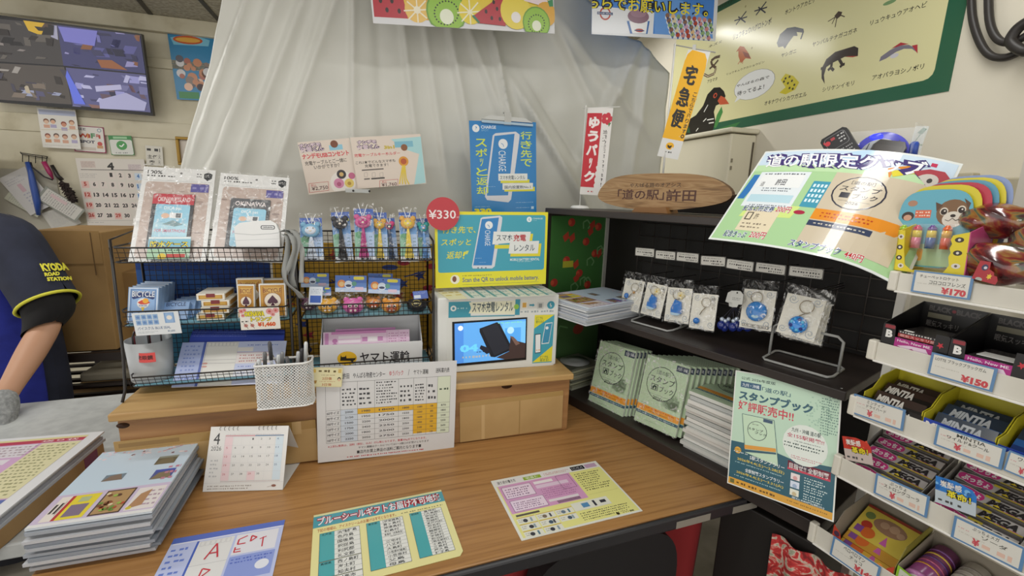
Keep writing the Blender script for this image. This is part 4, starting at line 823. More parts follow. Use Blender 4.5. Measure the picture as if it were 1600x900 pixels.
# ---------------------------------------------------------------- bagged plug toys
def plug_bag(hc, c, r, col, face, w, label):
    pl = lean(RI, c[0]/6.154+440, c[1]/6.154+400, w, 8)
    P = RI.hit(c[0]/6.154+440, c[1]/6.154+400, w)
    t = empty('plug_pack', V3(*P), label, 'plug toy')
    s = Sheet(pl, .012, hc, '#5f86c8', .001, .4, z=(440, 400, 6.154)); s.unit()
    s.R(0, 0, 1, .45, '#4a70bc').R(0, .75, 1, 1, '#b9cbe6').C(.2, .5, .13, '#d98a4a').C(.2, .52, .08, '#e8c48a').C(.42, .55, .13, '#cfdcec').C(.42, .62, .09, '#3a4260', ry=.08).R(.58, .06, .92, .26, '#d9cf4a', r=.4).C(.6, .5, .08, '#5f9a8a').R(.62, .7, .9, .9, '#d6c0d4').C(.45, .12, .02, '#20242c')
    s.build('header_card', parent=t)
    ax = (RI.u, RI.h, V3(0, 0, 1)); mb = MB(); mb.ball(P, (r, r*.8, r*.78), col, 18, 12, ax=ax)
    for k in (-1, 1): mb.ball(P+RI.u*k*r*.62+V3(0, 0, r*.62), (r*.3, r*.2, r*.28), col, 10, 7, ax=ax)
    mb.build('toy_body', t)
    mb = MB(); f = P-RI.h*r*.74; mb.ball(f-V3(0, 0, r*.1), (r*.55, r*.16, r*.45), face, 12, 8, ax=ax)
    for k in (-1, 1): mb.ball(f-RI.h*r*.13+RI.u*k*r*.28+V3(0, 0, r*.18), (r*.17, r*.08, r*.17), '#e8e4dc', 10, 6, ax=ax); mb.ball(f-RI.h*r*.21+RI.u*k*r*.28+V3(0, 0, r*.18), (r*.08, r*.04, r*.08), '#1d1820', 8, 5, ax=ax); mb.ball(f-RI.h*r*.16+RI.u*k*r*.2-V3(0, 0, r*.28), (r*.12, r*.06, r*.12), '#e8dcd8', 8, 5, ax=ax)
    mb.build('toy_face', t)
    mb = MB(); mb.grid(lambda a, b: P+RI.u*(a-.5)*r*2.7-RI.h*(r*1.08*math.sin(math.pi*a)*math.sin(math.pi*min(1, b+.12))*1.0-.004)+V3(0, 0, r*(-1.0+2.6*b)), 12, 12, BAG); mb.build('film_bag', t)
plug_bag([(190, 165), (460, 165), (450, 300), (180, 300)], (265, 460), .023, '#6a3a58', '#4a2c40', .165, 'bagged dark purple plug toy behind the slanted card, leftmost')
plug_bag([(830, 165), (1075, 172), (1060, 300), (830, 300)], (885, 450), .023, '#dc8f36', '#b8552c', .165, 'bagged orange plug toy behind the lion faced one')
plug_bag([(330, 300), (470, 300), (480, 380), (330, 380)], (445, 478), .0265, '#e0a836', '#dca23a', .125, 'bagged plain yellow plug toy beside the slanted blue card')
plug_bag([(500, 185), (835, 190), (800, 345), (530, 345)], (690, 478), .029, '#cf62a4', '#b8478c', .125, 'bagged pink plug toy with cream eyes in the middle of the basket')
plug_bag([(820, 200), (1135, 225), (1145, 362), (850, 362)], (1055, 480), .0275, '#dc9430', '#a8502c', .125, 'bagged yellow lion plug toy with red face in the middle basket')
s = Sheet(lean(RI, 440+300/6.154, 400+460/6.154, .112, 25), 0, [(310, 305), (445, 310), (340, 455), (215, 455)], '#d5dce6', .001, .3, z=(440, 400, 6.154)); s.unit().R(.1, .5, .9, .9, '#3f62b4').G(.1, .1, .9, .4, 3, '#9aa6b8'); s.build('info_card', 'slanted white and blue card in front of the purple plug toy', 'card')
p = RI.hit(440+1300/6.154, 400+470/6.154, .13)
t = empty('plug_pack', p, 'black round plug pack with gold laurel emblem at the right of the middle basket', 'plug')
mb = MB(); mb.lathe(p-V3(0, 0, .014), [(.020, 0), (.028, .006), (.029, .022), (.024, .028)], mat('#1f2128', .3), 24); mb.build('body', t)
s = Sheet(Plane(17.2, p-RI.h*.0295), 0, [(1240, 420), (1350, 415), (1350, 490), (1245, 492)], '#1f2128', .0006, .4, z=(440, 400, 6.154)); s.unit().C(.5, .5, .42, '#c9b868', ry=.44, ring=.14).R(.25, .42, .75, .6, '#d9d0a0').G(.28, .45, .72, .57, 1, '#24262c'); s.build('emblem', parent=t, label='gold laurel emblem')
s = Sheet(lean(RI, 440+1330/6.154, 400+410/6.154, .112, 40), 0, [(1290, 350), (1420, 330), (1390, 405), (1240, 410)], '#4c66b0', .001, .3, z=(440, 400, 6.154)); s.unit().R(.05, .5, .5, .9, '#c9d2e0').G(.1, .1, .9, .4, 2, '#98a8d0'); s.build('header_card', parent=t)
# ---------------------------------------------------------------- carrier's form box
Z6 = (440, 500, 5); FB = Plane(17.2, RI.at(0, .112, 0))
a = FB.uvz(440+302/5, 500+205/5); b = FB.uvz(440+1098/5, 500+165/5); zt = (a[1]+b[1])/2; u0, u1 = a[0], b[0]
t = empty('form_box', FB.at((u0+u1)/2, .05, .2145), 'white open-top carrier form box with yellow cat emblem in the right rack', 'box')
mb = MB(); W_ = mat('#dedfe0', .5)
mb.pbox(FB, u0, u1, .0, .002, .2145, zt, W_); mb.pbox(FB, u0, u1, .105, .107, .2145, .365, W_); mb.pbox(FB, u0, u1, .002, .105, .2145, .2165, W_)
for u in (u0, u1-.002): mb.prism([FB.at(u, .002, .2165), FB.at(u, .002, zt), FB.at(u, .105, .362), FB.at(u, .105, .2165)], FB.u*.002, W_)
mb.build('body', t)
s = Sheet(FB, -.0005, [(302, 205), (1098, 165), (1098, 420), (300, 440)], '#dedfe0', .0004, .5, z=Z6)
s.C(490, 300, 72, '#e8b92c', ry=52)
s.Y([(445, 275), (452, 290), (475, 288), (482, 275), (486, 300), (545, 298), (556, 292), (548, 312), (535, 318), (538, 345), (515, 318), (470, 318), (440, 318)], '#26221c', lay=3)
s.T('ヤマト運輸', 585, 252, 985, 325, '#29262a', b=.055, lay=2)
s.build('front_print', parent=t)
pl = lean(RI, 440+330/5, 500+200/5, .135, 24)
s = Sheet(pl, 0, [(330, 105), (1000, 65), (1000, 240), (318, 260)], '#e3c4dc', .012, .5, z=Z6); s.unit()
s.R(.02, .05, .06, 1, '#c98abc').R(.09, .0, .72, .12, '#cf86bc').C(.13, .42, .03, '#c07ab0', ry=.1).C(.13, .62, .03, '#c07ab0', ry=.1).R(.17, .2, .42, .34, '#efe4ec').R(.17, .4, .42, .54, '#efe4ec').R(.44, .25, .68, .55, '#eadbe6').R(.44, .28, .5, .5, '#c98abc').R(.62, .28, .68, .5, '#c98abc').R(.51, .3, .61, .48, '#f0ebee').G(.75, .1, .86, .6, 4, '#b97aa8').G(.89, .1, .98, .6, 4, '#b97aa8').frame(.73, .05, .87, .65, .0006, '#b070a4')
s.build('shipping_form_pad', 'pink shipping form pad standing in the white carrier box, front one', 'form pad')
s = Sheet(Plane(17.2, pl.o+pl.n*.0135, 24), 0, [(420, 75), (880, 55), (900, 240), (420, 260)], '#c984bc', .008, .5, z=Z6); s.unit().G(.05, .01, .5, .04, 1, '#e8cfe4'); s.build('shipping_form_pad', 'darker pink form pad edge showing behind the front pink pad', 'form pad')
# ---------------------------------------------------------------- phone charger rental stand
BLU, YL, TEAL = '#2b7fc0', '#e0d82e', '#3f9fb4'
CH = Plane(17.2, RI.at(0, .075, 0))
a = CH.uvz(684, 578); b = CH.uvz(868, 572); ct = (CH.uvz(684, 466)[1]+CH.uvz(868, 460)[1])/2; cu0, cu1 = a[0], b[0]
t = empty('charger_rental_box', CH.at((cu0+cu1)/2, .06, .1905), 'white phone charger rental box with lit screen standing on the riser', 'rental box')
mb = MB(); mb.pbox(CH, cu0, cu1, 0, .14, .1905, ct, mat('#dcdedb', .35)); mb.build('housing', t, bevel=.004)
s = Sheet(CH, -.0006, [(698, 472), (868, 464), (868, 572), (698, 580)], '#d9dbd7', .0005, .4)
s.z(400, 450, 4).R(1200, 95, 1330, 183, '#3a94aa').Y([(1318, 95), (1600, 78), (1600, 162), (1318, 160), (1332, 128)], '#e3e3c9').Y([(1200, 180), (1600, 165), (1600, 172), (1200, 186)], '#3a94aa')
s.C(1228, 133, 17, '#e3e6e4').C(1228, 133, 8, '#3a94aa').G(1250, 122, 1308, 140, 1, '#9fcbd2').T('スマホ充電レンタル', 1338, 92, 1588, 146, '#4a5a62', b=.045)
s.z(800, 450, 4).R(0, 70, 30, 165, '#3a94aa').C(8, 115, 16, '#8fc04a').R(40, 85, 78, 125, '#e4e2d6').R(46, 90, 70, 118, '#d9a84a').Y([(90, 98), (112, 98), (112, 92), (124, 103), (112, 114), (112, 108), (90, 108)], '#3a94aa').R(140, 85, 182, 128, '#c8cac6').R(150, 93, 172, 118, '#8a8e8e').C(230, 100, 25, '#3a94aa').L([(228, 88), (224, 102), (234, 102), (229, 114)], .002, '#e4e6e0').G(35, 133, 255, 150, 1, '#9aa6aa')
s.R(128, 165, 258, 468, TEAL).Y([(128, 165), (258, 160), (128, 250)], '#dfd534').Y([(258, 360), (258, 462), (128, 468)], '#dfd534')
s.T('どこでも', 138, 175, 182, 192, '#4a7a4a', b=.04).T('借りられる', 138, 198, 188, 214, '#4a7a4a', b=.04).T('どこでも', 178, 425, 232, 442, '#4a7a4a', b=.04).T('返せる!', 178, 445, 236, 460, '#4a7a4a', b=.04)
s.Y([(135, 285), (175, 280), (182, 405), (142, 410)], '#2d5060').Y([(140, 290), (172, 286), (178, 400), (146, 404)], '#e6eaec').Y([(200, 215), (248, 208), (232, 345), (182, 350)], '#d5dfe2').Y([(203, 222), (244, 214), (229, 338), (187, 344)], '#3a8fb4').C(213, 245, 10, '#e6eaec').G(150, 380, 176, 395, 1, '#d9a030')
s.build('front_print', parent=t)
s = Sheet(CH, -.0022, [(707, 504), (823, 495), (823, 563), (707, 572)], '#0c0d12', .0015, .2); s.build('screen_bezel', parent=t, label='black screen bezel')
s = Sheet(CH, -.0040, [(710.5, 506.5), (821, 498), (821, 559), (710.5, 568)], '#5aa4e6', .0005, .15)
EM = dict(emit=.45); s.unit().R(0, 0, 1, 1, '#5b9fe0', **EM).R(0, 0, .12, 1, '#4a86d4', **EM).R(.66, .05, 1, .9, '#6fb6ea', **EM).R(.70, .2, .93, .85, '#4f9ade', **EM).C(.78, .26, .05, '#a9d4f0', **EM)
s.C(.08, .12, .035, '#dceaf4', **EM).T('04', .07, .54, .32, .73, '#69c4ea', b=.05, **EM).G(.1, .82, .62, .9, 1, '#c9dcf0', fill=.8, seed=4).G(.3, .72, .45, .78, 1, '#1d3a6a')
s.Y([(.34, .16), (.58, .03), (.62, .06), (.80, .70), (.78, .78), (.56, .92), (.50, .90), (.34, .24)], '#23252f').Y([(.37, .17), (.58, .06), (.77, .72), (.55, .88)], '#30333f').Y([(.78, .42), (.88, .55), (1, .62), (1, 1), (.70, 1), (.58, .93), (.76, .80)], '#4b3a38').Y([(.77, .40), (.82, .43), (.92, .62), (.86, .66)], '#8a6c62').Y([(.36, .58), (.46, .66), (.5, .78), (.44, .82), (.34, .66)], '#2a2c3c')
s.G(.6, .02, .95, .09, 1, '#7fd0b0', **EM)
s.build('screen', parent=t)
for i, (q, c, lb) in enumerate((([(688, 449), (722, 447), (728, 466), (686, 469)], '#e6e2c2', 'cream flyer at the left on top of the charger rental box'), ([(715, 447), (790, 444), (800, 463), (722, 467)], '#d9dedc', 'white flyer with teal stripes in the middle on top of the charger rental box'), ([(785, 447), (846, 445), (868, 461), (800, 464)], '#dcdfd8', 'white flyer with teal stripes at the right on top of the charger rental box'))):
    s = Sheet(None, ct+.001+.0009*i, q, c, .0006, .4); s.unit()
    if i: 
        for k in range(4): s.R(.08+.22*k, .1, .14+.22*k, .95, '#4a98a4').G(.16+.22*k, .1, .27+.22*k, .9, 4, '#8fb4b8')
        s.R(0, 0, 1, .07, '#d8d23c')
    else: s.G(.1, .2, .8, .8, 3, '#c9b86a')
    s.build('flyer', lb, 'flyer')
SG = Plane(17.2, RI.at(0, .15, 0))
t = empty('rental_sign', SG.at(.23, 0, ct+.003), 'teal and yellow phone charger rental sign board standing on the rental box', 'sign')
s = Sheet(SG, 0, [(679, 331), (856, 331), (853, 444), (681, 450)], YL, .006, .35); s.unit()
s.R(.022, .04, .978, .795, TEAL, r=.04).z(660, 290, 6.667)
def powerbank(s, pts, face, logo, big):
    s.Y(pts, '#d2d4dc'); s.Y(face, BLU); s.C(*logo, big, '#e4e8ea'); s.L([(logo[0]-big*.4, logo[1]-big*.1), (logo[0], logo[1]+big*.1), (logo[0]+big*.1, logo[1]+big*.6)], .0018, BLU)
powerbank(s, [(600, 340), (625, 328), (800, 312), (825, 330), (822, 380), (748, 840), (720, 862), (520, 862), (510, 840)], [(612, 350), (790, 332), (718, 830), (524, 830)], (686, 412), 40)
s.T('CHARGE', 645, 465, 700, 625, '#dfe8ee', b=.0, rot=1).G(545, 750, 610, 760, 1, '#a8cfe8').G(585, 795, 655, 803, 1, '#a8cfe8')
for x in (575, 612, 655): s.C(x, 856, 8, '#6a7480')
s.R(745, 618, 1150, 650, '#d9cf34').Y([(1120, 500), (1150, 500), (1140, 575), (1112, 575)], '#d9cf34').Y([(735, 478), (1125, 478), (1112, 578), (722, 612)], '#dfe2e0').Y([(920, 640), (1238, 600), (1225, 735), (910, 738)], '#d9cf34').Y([(905, 588), (1213, 573), (1200, 706), (890, 708)], '#dfe2e0')
s.T('スマホ', 765, 510, 930, 572, '#4c5a64', b=.04).T('充電', 942, 506, 1074, 578, '#b8303a', b=.055).T('レンタル', 952, 612, 1166, 680, '#4c5a64', b=.03)
s.T('MOBILE BATTERY RENTAL', 908, 758, 1218, 778, '#dfeaea', b=.04).G(985, 784, 1135, 797, 1, '#b4d4d8')
for tx, x0, y0, x1, y1 in (('行き先で、', 200, 425, 548, 496), ('スポッと', 190, 555, 498, 622), ('返却', 245, 685, 398, 760)): s.T(tx, x0, y0, x1, y1, YL, b=.04, skew=.15)
s.Y([(425, 690), (455, 685), (430, 735), (415, 735)], YL).C(424, 752, 8, YL).Y([(450, 680), (480, 676), (462, 715), (445, 715)], '#c9d86a')
s.C(1108, 350, 27, '#dfe8ea').L([(1110, 338), (1104, 354), (1112, 362)], .002, TEAL).T('CHARGE', 1145, 333, 1250, 348, '#c8e0e4', b=.02).G(1145, 355, 1190, 366, 1, '#a0ccd2')
s.unit().C(.165, .89, .04, '#e6e4d0').C(.16, .885, .018, '#7a4a3a', ry=.04).G(.23, .83, .5, .86, 1, '#8a8a3a').T('Scan the QR to unlock mobile battery.', .23, .87, .93, .95, '#5a6a8a', b=.02).L([(.23, .965), (.93, .965)], .0008, '#6a7a5a')
s.build('panel', parent=t)
mb = MB(); mb.pbox(SG, .10, .36, .0, .045, ct+.0035, ct+.006, CLEAR); mb.build('foot', t)
s = Sheet(Plane(17.2, RI.at(0, .142, 0)), 0, [(666, 308), (718, 308), (718, 360), (666, 360)], '#b8323c', .0012, .3)
c_ = [(.5+.5*math.cos(a), .5+.5*math.sin(a)) for a in np.linspace(0, 2*math.pi, 41)[:-1]]
s.z(660, 290, 6.667).T('¥330', 64, 252, 348, 345, '#e9dede', b=.035).T('/30分', 352, 316, 384, 340, '#e3c8c8'); s.build('price_disc', 'round red price disc reading 330 yen at the corner of the rental sign', 'price disc', outline=c_)
PW = Plane(17.2, RI.o+RI.n*.40)
s = Sheet(PW, 0, [(737.5, 190.5), (841, 189.5), (835, 338), (733.5, 338)], BLU, .0012, .2); s.z(660, 160, 6.667)
s.C(580, 278, 36, '#e4e8ea').Y([(575, 255), (592, 268), (572, 298), (582, 275)], BLU).T('CHARGE', 632, 248, 782, 278, '#dfe8ee', b=.02).T('SPOT', 632, 286, 706, 306, '#7fb4d8')
powerbank(s, [(745, 345), (775, 322), (985, 300), (1025, 330), (1018, 380), (900, 1010), (870, 1040), (650, 1010), (630, 975)], [(762, 350), (972, 322), (870, 965), (650, 965)], (846, 430), 48)
s.T('CHARGE', 795, 500, 862, 712, '#dfe8ee', rot=1).G(668, 865, 745, 878, 1, '#8fc0e4')
s.T('行き先で', 1035, 290, 1140, 670, '#cfe04a', b=.03, vert=True, skew=-.0).T('スポッと返却', 565, 375, 665, 960, '#cfe04a', b=.03, vert=True)
s.R(800, 800, 1105, 835, '#d6d23a').R(780, 738, 1085, 810, '#dfe2e0').R(835, 880, 1160, 925, '#d6d23a').R(818, 838, 1140, 905, '#dfe2e0').T('スマホ充電レンタル', 795, 756, 1060, 800, '#4c5a64', b=.03).T('国内設置数No.1', 838, 862, 1115, 896, '#4c5a64', b=.04)
s.z(660, 290, 6.667).G(948, 170, 1145, 184, 1, '#9fc8e4').G(948, 225, 1100, 240, 1, '#9fc8e4').R(1112, 222, 1140, 250, '#b9d4e8').G(525, 205, 680, 218, 1, '#a8cfe4').T('330', 515, 230, 690, 290, YL, b=.06)
s.build('poster', 'tall blue phone charger poster hanging from a clear clip on the white sheet', 'poster')
t = empty('clip_hanger', PW.hit(790, 188), 'clear plastic clip hanger holding the tall blue poster', 'hanger')
mb = MB(); z_ = PW.uvz(790, 189)[1]; u0 = PW.uvz(752, 189)[0]; u1 = PW.uvz(832, 189)[0]
mb.prism([PW.at(u0, -.006, z_+.0), PW.at(u1, -.006, z_), PW.at(u1-.03, -.006, z_+.014), PW.at(u0+.03, -.006, z_+.014)], PW.h*.012, mat('#d4d6d4', .15, alpha=.8)); mb.pbox(PW, u0-.0, u1, -.008, -.003, z_-.012, z_-.004, mat('#b9d2e4', .1, alpha=.8)); mb.build('bar', t)
mb = MB(); um = (u0+u1)/2; mb.pbox(PW, um-.012, um+.012, -.007, .0, z_-.013, z_+.028, mat('#b9bab6', .2)); mb.tube([PW.at(um, .0, z_+.025), PW.at(um, .05, z_+.035)], .003, mat('#b9bab6', .2)); mb.build('hook', t)
# two cream sheets on the white sheet
for k, c in enumerate(([(467, 224), (550, 214), (557, 297), (480, 303)], [(549, 214), (657, 210), (666, 286), (557, 296)])):
    s = Sheet(PW, -.01*k+.03, c, '#ddd0c4', .0008, .5); s.z(400, 225, 4); s.sl = -.085
    if k == 0:
        s.T('ナンデモ', 275, 5, 410, 28, '#dcc8d4', b=.05, out=('#4a3a58', .09)).T('充電くん', 280, 28, 430, 58, '#dcc8d4', b=.05, out=('#4a3a58', .09)).R(460, 10, 550, 42, '#8fc4d8').C(495, 0, 25, '#7a4a34').T('ナンデモUSBコンセント', 290, 68, 588, 98, '#cf5a5e', b=.05)
        s.T('充電ケーブルとご一緒に', 305, 115, 568, 138, '#4a4440', b=.03).T('いかがですか？', 358, 138, 520, 162, '#4a4440', b=.03)
        s.C(530, 250, 80, '#e6e0da').C(525, 195, 30, '#3a3438').C(525, 195, 14, '#c9a86a').C(505, 250, 32, '#cf86a8').C(570, 250, 30, '#dcc468').C(590, 205, 22, '#c0688a').C(505, 255, 14, '#b0587c').C(570, 252, 12, '#b08a3a')
        s.frame(325, 248, 440, 300, .0012, '#c04a48').T('税込', 335, 252, 368, 268, '#c04a48').T('¥2,750', 338, 268, 438, 294, '#5a3438', b=.03)
    else:
        s.Y([(850, -30), (1040, -45), (1060, 240), (990, 260), (1020, 60), (930, 30)], '#a9d4d8').R(870, -15, 985, 25, '#7fb8cc').C(930, 20, 20, '#8a5a3a').T('ナンデモ', 640, -25, 760, 5, '#dcc8d4', b=.05, out=('#4a3a58', .09)).T('充電くん', 635, 5, 780, 38, '#dcc8d4', b=.05, out=('#4a3a58', .09)).T('3in1', 805, 8, 872, 32, '#c9b43a', b=.05)
        s.T('充電ケーブルキーホルダー', 615, 58, 905, 88, '#cf5a5e', b=.05).T('これ1本でどんなスマホも', 622, 105, 875, 130, '#4a4440', b=.03).T('充電できます！', 680, 125, 830, 148, '#4a4440', b=.03)
        s.R(660, 158, 800, 168, '#6a625e'); 
        for x in (685, 735, 785): s.frame(x-10, 178, x+10, 205, .0008, '#9a928e')
        s.R(672, 215, 710, 224, '#6a625e').R(718, 212, 805, 222, '#4a4440').C(925, 105, 30, '#d9983a').C(925, 105, 18, '#b85a34')
        for q in (-14, -4, 6, 16): s.L([(925+q*.4, 130), (920+q*1.2, 215), (925+q*2, 250)], .004, '#e0c648')
        s.frame(772, 228, 888, 278, .0012, '#c04a48').T('税込', 785, 230, 818, 246, '#c04a48').T('¥1,760', 782, 245, 882, 270, '#5a3438', b=.03)
    s.build('notice_sheet', ('left pink cream notice with plug toys priced 2,750 yen on the white sheet', 'right pink cream notice with yellow cable priced 1,760 yen on the white sheet')[k], 'notice')
mb = MB(); a = PW.hit(555, 298, -.02); mb.box(a-PW.u*.03-V3(0, 0, .006), PW.u*.075, PW.h*.006, V3(0, 0, .012), mat('#c9ccca', .1, alpha=.7))
for k in (0, 1): mb.ball(a+PW.u*(-.006+.05*k)-PW.h*.002, .0035, '#2c2a2a', 8, 6)
tag(mb.build('clip'), 'clear clip bar under the two pink cream notices', 'clip')
# ---------------------------------------------------------------- hanging fruit and ice cream posters
HP = Plane(19, RI.o+RI.n*.36)
s = Sheet(HP, 0, [(571, -170), (868, -150), (861, 62), (573, 24)], '#d5d6da', .002, .3); ins = (.03, .02, .97, .955)
s.unit().R(.035, .0, .965, .95, '#e0c63a'); s.z(400, 0, 4)
s.Y([(700, 60), (880, 82), (860, -60), (700, -120)], '#b02a38')
for x, y in ((770, 25), (835, 35), (740, -30), (800, -25)): s.C(x, y, 9, '#2a1a1a', ry=15)
s.Y([(880, 82), (1000, 100), (1000, -80), (870, -60)], '#d9a84a').C(935, 30, 70, '#e3bc60')
for a_ in np.linspace(0, 2*math.pi, 9)[:-1]: s.L([(935, 35), (935+75*math.cos(a_), 35+75*math.sin(a_))], .004, '#ece4cc')
s.C(935, 35, 20, '#ece4cc').C(1105, 55, 122, '#6a9a34').C(1105, 55, 112, '#8fbc3e')
for a_ in np.linspace(0, 2*math.pi, 25)[:-1]: s.C(1105+72*math.cos(a_), 62+72*math.sin(a_), 5, '#2e3a1c')
s.C(1105, 85, 42, '#e4ead4').C(1255, 60, 75, '#e0cc3a')
for a_ in np.linspace(0, 2*math.pi, 9)[:-1]: s.L([(1250, 65), (1250+80*math.cos(a_), 65+80*math.sin(a_))], .004, '#ece8cc')
s.Y([(1262, 95), (1480, -40), (1482, 170), (1300, 138)], '#b02a38').Y([(1260, 90), (1275, 85), (1312, 135), (1300, 140)], '#3a7a5a')
for x, y in ((1355, 68), (1430, 55), (1390, 112), (1445, 122), (1410, 10)): s.C(x, y, 9, '#2a1a1a', ry=14)
s.C(1560, 80, 110, '#e3cf4a').C(1558, 118, 34, '#e8e4e4')
s.Y([(1620, 10), (1720, -60), (1800, 20), (1780, 60)], '#e6d4da').z(800, 0, 4).C(180, 110, 80, '#d9a53a').C(105, 165, 104, '#6a9a34').C(105, 165, 95, '#8fbc3e')
for a_ in np.linspace(0, 2*math.pi, 21)[:-1]: s.C(105+60*math.cos(a_), 170+60*math.sin(a_), 5, '#2e3a1c')
s.C(105, 185, 34, '#e4ead4').Y([(200, 20), (240, 10), (240, 60), (210, 60)], '#3a8a5a')
t_ = s.build('fruit_poster', 'colourful watermelon and kiwi poster with white border hanging at the top middle', 'poster')
s = Sheet(Plane(14, HP.hit(1020, 60, -.02)), 0, [(930, -150), (1128, -140), (1120, 71), (921, 46)], '#3f7fd0', .002, .2)
s.unit().R(0, 0, 1, 1, '#d9dde4').R(.02, .0, .97, .97, '#4a84d4').R(.02, .0, .97, .5, '#2f62b8'); s.z(800, 0, 4)
s.Y([(490, 10), (860, 60), (850, 208), (485, 175)], '#dfe3ea').Y([(860, -40), (1060, 0), (1250, 150), (1260, 265), (860, 205)], '#6a9ce0')
s.C(565, 62, 32, '#b84a3a').C(565, 62, 24, '#dcdce4').R(520, 48, 608, 74, '#2c4274').T('BLUE SEAL', 524, 53, 604, 69, '#e3e6ec', b=.03)
s.Y([(690, 110), (830, 120), (815, 205), (708, 195)], '#b9c2d4').Y([(698, 116), (822, 124), (810, 200), (714, 192)], '#eceef2').Y([(690, 115), (704, 116), (722, 196), (708, 195)], '#3f70b4').Y([(818, 122), (830, 122), (815, 204), (806, 203)], '#3f70b4').C(760, 88, 66, '#8a6a7c', ry=45).C(760, 70, 48, '#9c7c8e', ry=25).C(765, 178, 26, '#b84a3a', ry=12).R(735, 172, 795, 186, '#2c4274')
rn = random.Random(8)
for j in range(5):
    for i in range(9):
        x, y = 945+36*i+8*j, 100+32*j+6*i
        if x < 1255: s.C(x, y, 17, '#dfe2e8', lay=5).C(x, y-10, 14, rn.choice(['#c98a8a', '#8a6a5a', '#d9b88a', '#8fae7a', '#c9a0b8', '#b04a3a', '#d8d0b0']), lay=6).C(x, y+8, 7, '#4a6ab0', lay=6)
s.T('こちらでお願いします。', 400, -60, 1218, 112, '#e8d83a', b=.04, out=('#23283c', .06))
s.build('ice_cream_poster', 'blue ice cream poster with yellow lettering hanging at the top right', 'poster')
mb = MB()
for k, (x, y) in enumerate(((640, -100), (800, -100), (960, -90), (1100, -85))):
    mb = MB(); p = HP.hit(x, y, .004); mb.tube([p, (p[0], p[1], CEIL-.001)], .0012, mat('#c9c9c4', .5), 5); tag(mb.build('string'), ('first', 'second', 'third', 'fourth')[k]+' of four thin strings from the left, carrying the hanging posters from the ceiling', 'string')
# ---------------------------------------------------------------- wildlife poster on the right wall
A = lambda u, z: pj(WR.at(u, -.002, z))
s = Sheet(WR, -.002, [A(-1.12, 1.60), A(.163, 1.60), A(.163, 1.041), A(-1.12, 1.041)], '#2c5f48', .0015, .22)
s.unit().R(.0, .05, .965, .925, '#d8d4a4', r=.05)
s.z(1200, 0, 4); DKN = '#33302c'; S = DKN
for tx, x0, y0, x1, y1 in (('リュウキュウアオヘビ', 642, 128, 990, 42), ('ヤンバルテナガコガネ', 280, 265, 555, 202), ('ヤシガニ', 85, 335, 176, 330), ('シリケンイモリ', 343, 548, 536, 532), ('オキナワイシカワガエル', -20, 632, 240, 602), ('アオバラヨシノボリ', 655, 470, 972, 430), ('ホントウアカヒゲ', 110, 62, 298, 12)): s.T(tx, x0, y0, x1, y1, S, b=.03)
s.Y([(55, 270), (75, 215), (120, 175), (170, 168), (222, 180), (222, 205), (180, 200), (185, 225), (160, 225), (130, 265), (105, 305), (95, 290), (65, 295)], '#2c3440').L([(190, 180), (222, 195), (205, 245)], .006, '#2c3440')
s.Y([(355, 525), (335, 490), (335, 430), (365, 370), (420, 325), (500, 300), (540, 288), (565, 300), (562, 350), (530, 358), (480, 355), (440, 375), (400, 395), (365, 420), (350, 470)], '#3a322c').Y([(480, 352), (562, 350), (530, 358)], '#b8483c')
for p_ in ([(400, 385), (395, 420), (375, 440)], [(445, 370), (465, 405), (480, 400)], [(360, 420), (330, 430)], [(395, 425), (412, 440)], [(465, 405), (450, 420)]): s.L(p_, .009, '#3a322c')
s.Y([(695, 385), (705, 355), (760, 315), (820, 285), (880, 280), (900, 290), (935, 280), (935, 330), (900, 305), (850, 305), (800, 325), (740, 365)], '#7a7684').Y([(770, 305), (830, 265), (880, 275), (830, 285)], '#a83a40').Y([(900, 285), (935, 278), (935, 335)], '#b03a44').C(790, 348, 26, '#c9c8d0', ry=14)
s.Y([(80, 500), (110, 460), (160, 475), (195, 515), (170, 560), (110, 590), (70, 580), (110, 545)], '#c9bc34')
for x, y in ((110, 490), (135, 480), (150, 505), (125, 520), (165, 530), (135, 550), (155, 555), (100, 510)): s.C(x, y, 6, '#3a381c')
s.Y([(415, 100), (440, 70), (465, 75), (455, 100), (430, 120)], '#4a3c2c').L([(440, 95), (375, 135)], .003, '#4a3c2c').L([(430, 115), (420, 170)], .003, '#4a3c2c').L([(455, 95), (480, 105)], .003, '#4a3c2c').L([(420, 110), (400, 150)], .003, '#4a3c2c').C(760, 15, 40, '#7a9a6a', ry=12)
s.z(800, 0, 4)
for tx, x0, y0, x1, y1 in (('リュウキュウハグロトンボ', 1385, 212, 1620, 150), ('リュウキュウアカショウビン', 1342, 458, 1578, 392), ('アカマタ', 1222, 500, 1282, 502), ('バルクイナ', 1290, 40, 1380, 10), ('ネズミ', 1230, 285, 1312, 265)): s.T(tx, x0, y0, x1, y1, S, b=.03)
for cx, cy in ((1430, 115), (1555, 55)): s.L([(cx-30, cy+40), (cx+35, cy-45)], .006, '#2f3444').L([(cx-40, cy+15), (cx+40, cy-10)], .005, '#2f3444').L([(cx-15, cy-10), (cx+30, cy+25)], .005, '#2f3444')
s.Y([(1400, 325), (1425, 288), (1450, 292), (1480, 335), (1495, 368), (1460, 365), (1430, 395), (1415, 350), (1415, 318)], '#b8683a').Y([(1440, 320), (1480, 335), (1490, 365), (1455, 355)], '#8a4430').L([(1430, 375), (1412, 402)], .003, '#b8483a').L([(1445, 370), (1440, 398)], .003, '#b8483a')
s.L([(1200, 465), (1225, 478), (1265, 460), (1275, 425), (1250, 405), (1245, 380), (1270, 360), (1300, 352)], .012, '#5a4a3c').L([(1235, 430), (1265, 405), (1290, 375)], .009, '#5a4a3c').L([(1200, 465), (1225, 478), (1265, 460), (1275, 425)], .004, '#c9b89a')
